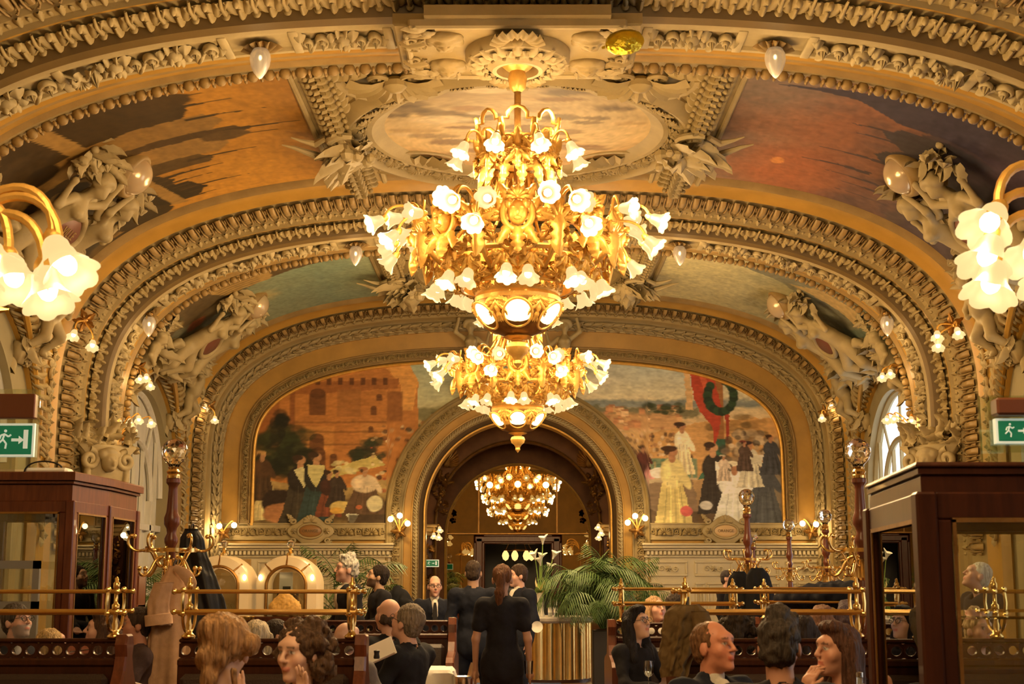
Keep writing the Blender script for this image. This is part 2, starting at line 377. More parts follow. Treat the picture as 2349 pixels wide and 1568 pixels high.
def sweep_rib(prof, yc, s):
    v = []; f = []; m = []
    for (t, r, _) in prof:
        x, z = ARC.P(s, r); z = np.where(np.abs(s) > ARC.half - 1e-6, 0, z); v += list(zip(x, np.full(len(s), yc + t), z))
    n = len(s)
    for i in range(len(prof) - 1):
        for j in range(n - 1): f.append((i * n + j, (i + 1) * n + j, (i + 1) * n + j + 1, i * n + j + 1)); m.append(prof[i][2])
    return v, f, m
SFULL = np.concatenate([[-ARC.half], ssamp(-ARC.zs - .3, ARC.zs + .3, 150), [ARC.half]])
ribs = []
for k, y in enumerate(DR):
    prof = [p for p in RIB if (k < 4 or p[0] <= -.84)]
    if k == 4: prof = prof + [(-.70, .12, 3), (-.12, .04, 3), (-.10, -.02, 1), (-.03, -.02, 1), (-.03, .1, 1)]
    v, f, m = sweep_rib(prof, y, SFULL); mb = MB(); mb.v, mb.f, mb.m = v, f, m
    lab = ['cream and gold transverse rib behind the camera', 'cream and gold transverse rib overhead near the camera', 'nearest carved transverse rib with relief panels, crossing the top of the picture', 'second carved transverse rib with relief panels, behind the large chandelier', 'carved arch rib framing the far wall murals'][k]
    ribs.append(obj('trim_%d' % (k + 1), mb, stM, kind='structure', label=lab, category='arch rib') if 0 else obj('trim_%d' % (k + 1), mb, stM, label=lab, cat='arch rib', kind='structure'))
# ---------------------------------------------------------------- vault bays with side arches
AW, AZ, AR = 2.55, 3.25, 2.0              # side arch: half width, springing, rise
XW = 6.63                                 # plane of the window walls
def arch_z(dy): return AZ + AR * math.sqrt(max(0, 1 - (dy / AW) ** 2))
def arch_curve(n=40, w=AW, zs=AZ, rise=AR):
    """(dy, z) from the floor up, over and down"""
    c = [(-w * math.cos(t), zs + rise * math.sin(t)) for t in np.linspace(0, PI, n)]
    return [(-w, 0.)] + c + [(w, 0.)]
bays = []; vaults = []
S_BAND = 2.15                              # the garland bands run at x = +-2.15
def vault_r(y, y0, y1): return .27 + (.42 - .27) * (y - y0) / (y1 - y0)
for k in range(4):
    y0, y1 = DR[k] + 1.2, DR[k + 1] - 2.25; yc = (y0 + y1) / 2; bays.append((y0, y1, yc))
    ys = sorted(set([y0, y1] + [yc + d for d in (-AW, AW)] + list(np.linspace(yc - AW, yc + AW, 49)) + list(np.linspace(y0, y1, 9))))
    root = empty('ceiling', label=['plastered vault bay behind the camera', 'plastered vault bay over the camera', 'vault bay with the round ceiling painting above the large chandelier', 'far vault bay behind the second chandelier'][k], cat='ceiling', kind='structure') if 0 else None
    for sd in (-1, 1):
        mb = MB(); cols = []
        for y in ys:
            r = vault_r(y, y0, y1); dy = y - yc
            lo = -ARC.half if abs(dy) > AW - 1e-6 else ARC.s_at_z(arch_z(dy), r)
            top = 0.0
            cols.append((y, r, np.concatenate([[lo], np.linspace(max(lo + .02, -ARC.zs - .35) if lo > -ARC.zs - .4 else -ARC.zs - .35, top, 44)])))
        v = []
        for (y, r, s) in cols:
            x, z = ARC.P(s, r); z[0] = max(z[0], 0) if s[0] > -ARC.half + 1e-3 else 0; v += [(sd * -xx, y, zz) for xx, zz in zip(x, z)] if sd > 0 else [(xx, y, zz) for xx, zz in zip(x, z)]
        f = gridf(len(cols), 45)
        mb.add((v, f), 0); nm = 'ceiling' if True else ''
        side = 'left' if sd < 0 else 'right'
        vaults.append(obj('ceiling', mb, [MT['stucco']], label='%s half of the plastered vault, bay %s' % (side, ['behind the camera', 'over the camera', 'with the round ceiling painting', 'next to the far wall'][k]), cat='ceiling', kind='structure'))
        # reveal of the side arch + window wall
        w = empty('wall_' + side, label='%s side wall with its arched window, bay %s' % (side, ['behind the camera', 'beside the camera', 'between the two chandeliers', 'next to the far wall'][k]), cat='wall', kind='structure')
        mb = MB(); n = 48
        oc = arch_curve(n); ic = arch_curve(n, 1.85, 3.05, 1.8)
        vv = []
        for (dy, z) in oc:
            r = vault_r(yc + dy, y0, y1); s = ARC.s_at_z(z, r) if z > .01 else -ARC.half; x, _ = ARC.P(s, r)
            vv += [(sd * abs(float(x)), yc + dy, z), (sd * 6.56, yc + dy, z), (sd * 6.57, yc + dy * .985, z - .03), (sd * XW, yc + dy * .985, z - .03)]
        mb.add((vv, gridf(len(oc), 4)), 1 if sd < 0 else 1)
        vv = []
        for (o, i) in zip(oc, ic): vv += [(sd * XW, yc + o[0] * .985, o[1] - .03 if o[1] > 0 else 0), (sd * (XW + .0), yc + i[0] * 1.03, i[1] + .04 if i[1] > 0 else 0), (sd * (XW - .05), yc + i[0] * 1.015, i[1] + .02 if i[1] > 0 else 0), (sd * (XW - .05), yc + i[0], i[1]), (sd * (XW + .3), yc + i[0], i[1])]
        mb.add((vv, gridf(len(oc), 5)), 6)
        obj('reveal', mb, stM, w)
        # window: milky panes behind a painted wooden frame with an inner arch
        win = empty('window_%d' % (k * 2 + (1 if sd < 0 else 2)), (sd * (XW + .12), yc, 0), label='%s arched window with painted tracery, bay %s' % (side, ['behind the camera', 'beside the camera', 'between the two chandeliers', 'next to the far wall'][k]), cat='window', kind='structure')
        fm = MT['shutter'] if sd < 0 else MT['sage']
        ic2 = arch_curve(32, 1.85, 3.05, 1.8); jc = arch_curve(32, 1.12, 2.95, 1.05)
        fr = MB(); fr.add(tube([(0, d, z) for d, z in ic2[1:-1]], .07, 6)); obj('window_frame', fr, fm, win)
        fr = MB(); fr.add(tube([(-.02 * sd, d, z) for d, z in jc[1:-1]], .055, 6)); fr.add(box(-.05, .05, -1.15, -1.05, 0, 2.96)); fr.add(box(-.05, .05, 1.05, 1.15, 0, 2.96)); obj('inner_arch', fr, fm, win)
        for d in (-.55, 0, .55):
            h = 2.95 + 1.05 * math.sqrt(1 - (d / 1.12) ** 2); obj('mullion', MB().add(box(-.03, .03, d - .03, d + .03, 0, h)), fm, win)
        for d in (-1.48, 1.48):
            h = 3.05 + 1.8 * math.sqrt(1 - (d / 1.85) ** 2); obj('mullion', MB().add(box(-.03, .03, d - .03, d + .03, 0, h)), fm, win)
        obj('transom', MB().add(box(-.05, .05, -1.85, 1.85, 2.42, 2.54, .01)), fm, win)
        for a in (50, 90, 130):
            c, s = math.cos(math.radians(a)), math.sin(math.radians(a)); obj('radial_bar', MB().add(tube([(0, 1.12 * c, 2.95 + 1.05 * s), (0, 1.85 * c, 3.05 + 1.8 * s)], .025, 6)), fm, win)
        bd = [-1.85, -1.48, -1.1, -.55, 0, .55, 1.1, 1.48, 1.85]
        for a, b in zip(bd[:-1], bd[1:]):
            dd = np.linspace(a, b, 7); tp = [(d, 3.05 + 1.8 * math.sqrt(max(0, 1 - (d / 1.85) ** 2))) for d in dd]
            for poly in ([(a, 0), (b, 0), (b, 2.46), (a, 2.46)], [(a, 2.46), (b, 2.46)] + tp[::-1]): obj('pane', MB().add(([(.05 * sd, d, z) for d, z in poly], [tuple(range(len(poly)))])), MT['frost'] if sd > 0 else MT['shutter'], win, smooth=False)
# floor
mb = MB(); mb.add(box(-7.4, 7.4, -5.6, 36, -.2, 0)); FLOOR = obj('floor', mb, mat('parquet', (.16, .075, .03), .3, col2=(.27, .14, .06), vs=3, stretch=(.6, 8, 1)), label='polished brown parquet floor', cat='floor', kind='structure')
# rear wall
mb = MB(); mb.add(box(-7.4, 7.4, -5.9, -5.6, 0, 7.6)); obj('wall_rear', mb, MT['ochre'], label='plain ochre wall behind the camera', cat='wall', kind='structure')
# ---------------------------------------------------------------- far wall
far = empty('wall_far', label='far end wall with two murals and the central arch', cat='wall', kind='structure')
RO, RI, CZ = 2.73, 1.93, 2.9             # central arch: outer / opening radius, springing
def far_band(r0, r1, y0, y1, mt, name, n=120, s_lo=None):
    """frontal ring following the big arch between the offsets r0 and r1"""
    s = np.concatenate([[-ARC.half], ssamp(-ARC.zs, ARC.zs, n), [ARC.half]]); v = []
    for r, y in ((r0, y0), (r1, y1)):
        x, z = ARC.P(s, r); z[0] = z[-1] = 2.66; v.append(list(zip(x, np.full(len(s), y), z)))
    V = [p for q in zip(*v) for p in q]
    return obj(name, MB().add((V, gridf(len(s), 2))), mt, far)
far_band(.1, -.36, Y_END - .02, Y_END + .02, MT['ochre'], 'ochre_band')
# carved strip bed, gold fillet (swept, so they have depth)
def far_sweep(prof, mt, name):
    s = ssamp(-ARC.zs, ARC.zs, 120); v = []; zb = 2.66
    x0 = ARC.P(-ARC.zs, 0)[0]
    s = np.concatenate([[-ARC.zs - (Z0_ - zb)], s, [ARC.zs + (Z0_ - zb)]])
    for (r, y) in prof:
        x, z = ARC.P(s, r); v.append(list(zip(x, np.full(len(s), Y_END + y), z)))
    V = [p for q in zip(*v) for p in q]
    return obj(name, MB().add((V, gridf(len(s), len(prof)))), mt, far)
far_sweep([(-.34, .02), (-.36, -.05), (-.39, -.05), (-.40, -.02), (-.56, -.02), (-.57, -.05), (-.60, -.05), (-.61, .0)], MT['stucco_gold'], 'carved_strip')
far_sweep([(-.61, .0), (-.625, -.05), (-.65, -.065), (-.675, -.05), (-.69, .03)], MT['gilt'], 'gold_fillet')
# arch mouldings (rings about the central arch, carried down as jambs)
def ring(prof, mt, name, n=72, parent=far, yb=Y_END, rbase=0, z_lo=0., cz=CZ):
    """prof: (radius, y)"""
    v = []; A = np.linspace(0, PI, n)
    for (R, y) in prof:
        v.append([(-R, yb + y, z_lo)] + [(-R * math.cos(a), yb + y, cz + R * math.sin(a)) for a in A] + [(R, yb + y, z_lo)])
    V = [p for q in zip(*v) for p in q]
    return obj(name, MB().add((V, gridf(n + 2, len(prof)))), mt, parent)
ring([(RO, .05), (RO, -.06), (RO - .03, -.085), (RO - .06, -.06), (RO - .07, -.03), (RO - .33, -.03), (RO - .34, -.06), (RO - .37, -.06)], MT['stucco'], 'archivolt')
ring([(RO - .37, -.06), (RO - .38, -.01), (RO - .52, .03), (RO - .53, -.02), (RO - .55, -.02)], MT['ochre'], 'ochre_ring')
ring([(RO - .55, -.02), (RO - .56, .02), (RO - .66, .06), (RO - .67, .02), (RO - .68, .02)], MT['stucco_gold'], 'leaf_ring')
ring([(RO - .68, .02), (RO - .69, .06), (RI + .045, .18), (RI + .04, .2)], mat('dark_grey_band', (.15, .10, .05), .5, spec=.2), 'dark_ring')
ring([(RI + .04, .2), (RI + .03, .14), (RI, .15), (RI - .015, .22), (RI - .015, .5)], MT['gilt'], 'gold_edge')
# plain wall behind the dado and between the frames
mb = MB(); A = np.linspace(0, PI, 60)
for sd in (-1, 1):
    pts = [(sd * (RO - .2), 0), (sd * 6.6, 0), (sd * 6.6, 2.70), (sd * (RO - .2), 2.70)]
    v = [(x, Y_END + .03, z) for x, z in pts]; mb.add((v, [(0, 1, 2, 3)]))
obj('lower_wall', mb, MT['ochre'], far, smooth=False)
# carved predella strip under the murals
for sd in (-1, 1):
    x0, x1 = sorted((sd * (RO - .02), sd * 6.13))
    obj('predella', MB().add(box(x0, x1, Y_END - .045, Y_END + .02, 2.36, 2.40, .01)).add(box(x0, x1, Y_END - .02, Y_END + .02, 2.40, 2.68)).add(box(x0, x1, Y_END - .05, Y_END + .02, 2.675, 2.71, .01)), MT['stucco_pale'], far, smooth=False)
# dado: cornice with dentils, frieze panels, tall panels
for sd in (-1, 1):
    xa, xb = (2.62, 6.35)
    T = TR(0, Y_END, 0) @ SC(sd, 1, 1)
    D = MB(); D.add(box(xa, xb, -.06, .03, 0, 2.02), 0, T); obj('dado', D, MT['panel'], far, smooth=False)
    D = MB()
    for (z0, z1, d) in ((2.0, 2.04, .1), (2.14, 2.19, .16), (2.19, 2.25, .22), (2.25, 2.29, .26)): D.add(box(xa - d * .3, xb, -d, .03, z0, z1, .008), 0, T)
    D.add(box(xa, xb, -.08, .03, 2.03, 2.15), 0, T); obj('cornice', D, MT['panel'], far, smooth=False)
    dm = MB().add(box(-.028, .028, -.15, .0, 2.055, 2.135, .005)).mesh('dentil', MT['panel'], False)
    n = 43
    for i in range(n): link('dentil', dm, far, TR(sd * (xa + .05 + (xb - xa - .1) * i / (n - 1)), Y_END, 0))
    def panel(x0, x1, z0, z1, depth=.03):
        q = MB(); b = .05
        for (u0, u1, w0, w1) in ((x0, x1, z0, z0 + b), (x0, x1, z1 - b, z1), (x0, x0 + b, z0 + b, z1 - b), (x1 - b, x1, z0 + b, z1 - b)): q.add(box(u0, u1, -.06 - depth, -.055, w0, w1, .012), 0, T)
        if z1 - z0 > .5: q.add(box(x0 + .13, x1 - .13, -.06 - depth * .6, -.055, z0 + .13, z1 - .13, .015), 0, T)
        obj('panel_moulding', q, MT['panel'], far, smooth=False)
    for i in range(4):
        w = (xb - xa) / 4; panel(xa + w * i + .07, xa + w * (i + 1) - .07, 1.62, 1.94); 
        D = MB()
        for e in (-1, 1):
            D.add(tube([(p[0] * 1 + e * .14, p[1], p[2]) for p in [(q[0], -.085, q[1]) for q in spiral(1.3, .07, .01, 16, 0 if e < 0 else PI)]], .014, 5))
        D.add(rosette(.07, 6, .05), 0, TR(0, -.075, 0) @ RX(PI / 2))
        obj('frieze_relief', D, MT['panel'], far, TR(sd * (xa + w * (i + .5)), Y_END, 1.78))
        panel(xa + w * i + .07, xa + w * i + w * .30, .25, 1.5); panel(xa + w * i + w * .34, xa + w * (i + 1) - .07, .25, 1.5)
# ---------------------------------------------------------------- vestibule with mirrors behind the arch
YV, YM = 31.6, 33.5
bw = mat('vestibule_brown', (.13, .05, .014), .5, var=.25, vs=3, spec=.15)
mb = MB()
for sd in (-1, 1): mb.add(box(*sorted((sd * 2.15, sd * 2.3)), Y_END + .3, YM, 0, 6.0))
mb.add(box(-2.3, 2.3, Y_END + .3, YM, 4.95, 5.1)); obj('wall_vestibule', mb, bw, label='dark brown vestibule walls seen through the central arch', cat='wall', kind='structure', smooth=False)
def arch_plate(R, cz, y0, y1, half, top, name, mt, z_lo=0, n=40, parent=None):
    """wall with an arched opening"""
    A = np.linspace(0, PI, n); inner = [(-R, z_lo)] + [(-R * math.cos(a), cz + R * math.sin(a)) for a in A] + [(R, z_lo)]
    outer = [(-half, z_lo)] + [(max(-half, min(half, -R * 3 * math.cos(a))), min(top, cz + R * 3 * math.sin(a))) for a in A] + [(half, z_lo)]
    v = []
    for i, o in zip(inner, outer): v += [(o[0], y0, o[1]), (i[0], y0, i[1]), (i[0], y1, i[1])]
    return obj(name, MB().add((v, gridf(n + 2, 3))), mt, parent)
vest = empty('trim_vestibule', label='inner brown and gilt arch of the vestibule', cat='arch', kind='structure'); vest.name = 'trim_6'
arch_plate(1.80, 2.78, YV, YV + .35, 2.2, 4.95, 'arch_wall', bw, parent=vest)
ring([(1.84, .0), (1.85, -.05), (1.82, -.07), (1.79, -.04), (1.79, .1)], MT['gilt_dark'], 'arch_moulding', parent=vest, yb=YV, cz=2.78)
mw = empty('wall_mirror', label='mirrored end wall of the vestibule around the dark doorway', cat='wall', kind='structure')
RM, CM = 1.68, 2.55
ring([(RM + .02, .0), (RM + .03, -.06), (RM - .01, -.08), (RM - .03, -.05), (RM - .03, .02)], MT['gilt'], 'gilt_moulding', parent=mw, yb=YM, cz=CM)
arch_plate(RM, CM, YM - .01, YM + .05, 2.2, 4.95, 'surround', bw, parent=mw)
DW, DT = .90, 2.62                      # doorway half width / top
def mirror_piece(x0, x1, z0, z1=None):
    n = 16; v = []
    for i in range(n):
        x = x0 + (x1 - x0) * i / (n - 1); t = CM + math.sqrt(max(0, RM ** 2 - x * x)) if z1 is None else z1; v += [(x, YM, z0), (x, YM, t)]
    obj('mirror_pane', MB().add((v, gridf(n, 2))), MT['mirror'], mw, smooth=False)
bk_ = MB()
for q in (box(-2.2, -DW, YM + .03, YM + .09, 0, 4.95), box(DW, 2.2, YM + .03, YM + .09, 0, 4.95), box(-DW, DW, YM + .03, YM + .09, DT - .1, 4.95)): bk_.add(q)
obj('backing', bk_, bw, mw, smooth=False)
mirror_piece(-RM, -DW - .03, DT); mirror_piece(DW + .03, RM, DT); mirror_piece(-DW, DW, DT)
mirror_piece(-RM, -DW - .12, 0, DT - .03); mirror_piece(DW + .12, RM, 0, DT - .03)
for x in (-DW - .015, DW + .015): obj('gilt_bead', MB().add(box(x - .02, x + .02, YM - .03, YM, DT, CM + math.sqrt(RM ** 2 - x * x), .005)), MT['gilt_dark'], mw)
obj('gilt_bead', MB().add(box(-RM, RM, YM - .03, YM, DT - .02, DT + .02, .005)), MT['gilt_dark'], mw)
door = empty('door_1', (0, YM, 0), label='dark wooden doorway under the arched mirrors', cat='door', kind='structure')
for x in (-DW, DW): obj('door_jamb', MB().add(box(x - .13, x + .13, -.1, .1, 0, DT - .02, .02)).add(box(x - .08, x + .08, -.14, .0, 0, DT - .1, .02)), MT['mahogany_red'], door)
obj('door_head', MB().add(box(-DW - .13, DW + .13, -.1, .1, DT - .24, DT - .02, .02)).add(box(-DW - .1, DW + .1, -.14, 0, DT - .2, DT - .06, .02)), MT['mahogany_red'], door)
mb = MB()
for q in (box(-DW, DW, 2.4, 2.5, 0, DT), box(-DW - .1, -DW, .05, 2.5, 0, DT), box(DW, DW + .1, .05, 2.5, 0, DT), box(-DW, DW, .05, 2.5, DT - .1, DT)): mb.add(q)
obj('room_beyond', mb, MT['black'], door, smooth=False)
# ---------------------------------------------------------------- stucco ornament pieces (x along the row, y across, z into the room)
ORN = {}
def orn(name, mb, mt, sharp=None): ORN[name] = mb.mesh(name, mt, True, sharp); return ORN[name]
def bulge(w, h, d, n=6):
    v = []
    for i in range(n + 1):
        for j in range(n + 1):
            x, y = -1 + 2 * i / n, -1 + 2 * j / n; v.append((w * x * (1 - .12 * y * y), h * y, d * max(0, 1 - x ** 4) ** .5 * max(0, 1 - y ** 6) ** .5))
    return v, gridf(n + 1, n + 1)
e = MB(); e.add(bulge(.052, .19, .05), 0); 
for sx in (-1, 1): e.add(tube([(sx * .066, -.17, .01), (sx * .07, .05, .035), (sx * .06, .16, .04), (sx * .035, .205, .05), (sx * .02, .19, .05)], [.01, .013, .014, .012, .008], 5))
e.add(leaf(.17, .028, 3, .1, .03, 8, 3), 0, TR(.095, -.12, .0)); e.add(ell((.095, .13, .02), (.022, .04, .03), 6, 5)); orn('egg', e, MT['stucco_gold'])
e = MB(); e.add(leaf(.17, .05, 3, .12, .035, 9, 5), 0, TR(0, -.09, 0)); e.add(leaf(.13, .03, 2, .1, .02, 6, 3), 0, TR(.09, .06, 0) @ RZ(PI)); orn('small_leaf', e, MT['stucco'])
e = MB()
for sx in (-1, 0, 1): e.add(leaf(.30, .075, 4, .22, .06, 12, 5), 0, TR(sx * .035, .15, .0) @ RZ(PI + sx * .28))
e.add(leaf(.2, .05, 3, .3, .06, 9, 5), 0, TR(0, .16, .03) @ RZ(PI)); e.add(ell((0, -.14, .07), (.03, .035, .035), 7, 5))
e.add(tube([(.135, .16, .0), (.14, .04, .05), (.13, -.08, .05), (.145, -.15, .02)], [.02, .026, .022, .012], 6)); e.add(ell((.138, .07, .06), (.04, .03, .03), 6, 5)); e.add(leaf(.14, .04, 3, .2, .04, 7, 3), 0, TR(.14, .0, .03) @ RZ(PI - .4)); e.add(leaf(.14, .04, 3, .2, .04, 7, 3), 0, TR(.14, .0, .03) @ RZ(PI + .4)); orn('acanthus', e, MT['stucco'])
e = MB(); e.add(ell((0, 0, .03), (.062, .045, .048), 9, 6)); e.add(leaf(.09, .035, 2, .3, .03, 6, 3), 0, TR(.055, 0, .02) @ RZ(PI / 2)); e.add(leaf(.09, .035, 2, .3, .03, 6, 3), 0, TR(-.055, 0, .02) @ RZ(-PI / 2)); e.add(ell((.083, .03, .045), (.022, .03, .03), 6, 5)); e.add(ell((.083, -.03, .045), (.02, .022, .025), 6, 5)); orn('bead', e, MT['stucco_gold'])
def reliefA():
    e = MB()
    for s in (-1, 1):
        e.add(tube([(p[0] * s + .09 * s, p[1] * s, .02 + p[2]) for p in spiral(1.5, .085, .015, 20, PI, .03)], np.linspace(.022, .012, 20), 6)); e.add(rosette(.045, 5, .04), 0, TR(.09 * s, 0, .03))
        e.add(leaf(.19, .06, 3, .2, .05, 9, 5), 0, TR(.02 * s, -.04 * s, .01) @ RZ(-s * .7)); e.add(leaf(.15, .05, 3, .25, .05, 8, 3), 0, TR(.13 * s, .06 * s, .01) @ RZ(-s * 2.0))
    return e
def reliefB():
    e = MB(); e.add(ell((0, 0, .02), (.10, .075, .05), 12, 6)); e.add(tube([(.115 * math.cos(a), .09 * math.sin(a), .02) for a in np.linspace(0, 2 * PI, 20)], .014, 5, False))
    for a in (.5, 1.3, 2.0, 2.7, 3.6, 4.4, 5.0, 5.8): e.add(leaf(.12, .045, 3, .25, .05, 7, 3), 0, TR(.10 * math.cos(a), .075 * math.sin(a), .01) @ RZ(a - PI / 2))
    e.add(ell((.03, .02, .06), (.035, .03, .03), 6, 5)); e.add(ell((-.03, -.015, .06), (.04, .03, .03), 6, 5)); return e
def reliefC():
    e = MB(); e.add(tube([(-.2, -.08, .02), (0, 0, .05), (.2, .09, .02)], [.012, .02, .01], 6)); e.add(tube([(-.19, .09, .02), (0, 0, .05), (.18, -.1, .02)], [.01, .018, .01], 6)); e.add(shell(.1, 7, .05), 0, TR(-.06, .0, .02) @ RZ(.6)); e.add(rosette(.07, 6, .06), 0, TR(.09, .03, .02))
    for a in (.2, 1.1, 2.3, 3.3, 4.2, 5.3): e.add(leaf(.13, .045, 3, .3, .05, 8, 3), 0, TR(.06 * math.cos(a), .03 * math.sin(a), .03) @ RZ(a - PI / 2))
    return e
orn('relief_a', reliefA(), MT['stucco_pale']); orn('relief_b', reliefB(), MT['stucco_pale']); orn('relief_c', reliefC(), MT['stucco_pale'])
e = MB()
for a in np.linspace(-1.3, 1.3, 7): e.add(leaf(.2, .05, 3, .25, .05, 9, 5), 0, TR(0, -.08, .01) @ RZ(a))
e.add(ell((0, -.08, .05), (.05, .045, .05), 8, 5))
for s in (-1, 1): e.add(tube([(s * (.1 + p[0] * .6), -.1 + p[1] * .6, .02) for p in spiral(1.2, .07, .01, 12)], .012, 5))
orn('coffer_leaf', e, MT['stucco_gold'])
e = MB(); e.add(box(-.045, .045, -.27, .27, -.02, .022, .008)); orn('panel_bar', e, MT['stucco_pale'])
e = MB(); e.add(shell(.14, 9, .06), 0, TR(0, -.07, 0)); e.add(ell((0, -.07, .05), (.035, .03, .03), 7, 5)); orn('shell', e, MT['stucco'])
e = MB()
for s in (-1, 1): e.add(tube([(s * (.075 + p[0]), p[1] * 1.1 - .01, .015 + p[2]) for p in spiral(1.4, .065, .01, 16, PI / 2, .02)], np.linspace(.018, .01, 16), 5))
e.add(leaf(.18, .05, 3, .2, .05, 9, 5), 0, TR(0, -.09, .01)); orn('scroll', e, MT['stucco'])
e = MB(); e.add(leaf(.34, .1, 4, .2, .07, 12, 5), 0, TR(0, 0, 0)); e.add(leaf(.22, .05, 3, .3, .06, 8, 3), 0, TR(.05, .03, .03) @ RZ(-.5)); e.add(leaf(.22, .05, 3, .3, .06, 8, 3), 0, TR(-.05, .03, .03) @ RZ(.5)); e.add(ell((0, .02, .05), (.03, .03, .03), 6, 4)); orn('spray', e, MT['stucco_pale'])
e = MB(); e.add(tube([(-.1, -.17, .0), (-.03, -.09, .05), (.02, .06, .06), (.05, .17, .0)], [.03, .042, .042, .03], 7)); e.add(tube([(.045, -.17, .0), (.075, -.06, .02), (.1, .1, .02)], .012, 5)); orn('gadroon', e, MT['stucco'])
e = MB()
for s in (-1, 1): e.add(leaf(.2, .06, 3, .25, .07, 9, 5), 0, TR(s * .03, -.02, .03) @ RZ(-s * .75)); e.add(leaf(.17, .045, 3, .3, .06, 7, 3), 0, TR(s * .075, -.02, .0) @ RZ(-s * 1.2))
e.add(ell((0, .05, .08), (.035, .045, .035), 7, 5)); orn('garland_leaf', e, MT['stucco'])
e = MB(); e.add(tube([(-.06, -.055, .0), (-.01, -.02, .022), (.03, .04, .02), (.06, .06, .0)], [.012, .02, .02, .01], 5)); e.add(leaf(.1, .03, 2, .2, .03, 6, 3), 0, TR(.0, -.05, .01) @ RZ(-.9)); orn('leaf_twist', e, MT['stucco_pale'])
def in_view(p, mg=160):
    d = Vector(p) - Vector((0, 0, CAM_H)); c, s = math.cos(YAW), math.sin(YAW); x, y, z = c * d.x + s * d.y, -s * d.x + c * d.y, d.z
    zf = math.cos(PITCH) * y + math.sin(PITCH) * z
    if zf < .5: return False
    u = 1174.5 + F_PX * x / zf; w = 784 - F_PX * (-math.sin(PITCH) * y + math.cos(PITCH) * z) / zf
    return -mg < u < 2349 + mg and -mg < w < 1568 + mg
def row(name, mesh, parent, yc, t, r, pitch, s0, s1, scale=1., rot=0., zmin=1.9, jit=0.):
    n = max(1, round((s1 - s0) / pitch)); k = 0
    for i in range(n):
        s = s0 + (s1 - s0) * (i + .5) / n; o, X, Y, Z = ARC.fr(s, r, yc + t)
        if o[2] < zmin or not in_view(o): continue
        M = frame(o, X, Y, Z, scale)
        if rot: M = M @ RZ(rot)
        if jit: M = M @ RZ(random.uniform(-jit, jit)) @ SC(random.uniform(.92, 1.08))
        link(name, mesh, parent, M); k += 1
    return k
LEND = ARC.zs + 2.2
for k in (2, 3, 4):
    y = DR[k]; R = ribs[k]
    row('egg', ORN['egg'], R, y, -1.33, .285, .19, -LEND, LEND, (1, 1, 1.5))
    row('small_leaf', ORN['small_leaf'], R, y, -1.0, .195, .19, -LEND, LEND, (1, 1, 1.6))
    for sg in (-1, 1): row('pier_relief', ORN['relief_a'], R, y, -1.84, .375, .36, *sorted((sg * (ARC.zs - .9), sg * LEND)), (.95, .62, 1.3))
    if k < 4:
        row('acanthus_leaf', ORN['acanthus'], R, y, -.635, .15, .285, -LEND, LEND, (1.05, 1.38, 1.35))
        row('bead', ORN['bead'], R, y, 1.075, .12, .168, -LEND, LEND, (1.05, 1.15, 1.35))
        # relief panels of the soffit
        cuts = [1.25, 2.16, 2.84, 4.45, 5.62, 6.2, ARC.zs + .3, LEND + .2]
        for sd in (-1, 1):
            for c in cuts:
                o, X, Y, Z = ARC.fr(sd * c, -.01, y)
                if in_view(o): link('panel_bar', ORN['panel_bar'], R, frame(o, X, Y, Z))
            for a, b in zip(cuts[:-1], cuts[1:]):
                L = b - a - .14; sq = abs(L - .54) < .1 or abs(b - 6.2) < .05
                n = 1 if sq else max(1, round(L / .30))
                for i in range(n):
                    o, X, Y, Z = ARC.fr(sd * (a + .07 + L * (i + .5) / n), .02, y)
                    if not in_view(o) or o[2] < 2.2: continue
                    m = ORN['coffer_leaf'] if sq else ORN['relief_' + 'abcab'[(i + int(a * 3)) % 5]]
                    M = frame(o, X, Y, Z, (L / n / .34 if not sq else 1.15, 1.35, 1.75))
                    link('relief', m, R, M @ RZ(PI if sq else (PI if i % 2 else 0)))
    else:
        for t, sg in ((-.56, 1), (-.28, -1)):
            row('laurel_spray', ORN['spray'], R, y, t, .09 if t < -.4 else .05, .21, -LEND, LEND, .95, sg * 1.15 + (PI if 0 else 0), jit=.25)
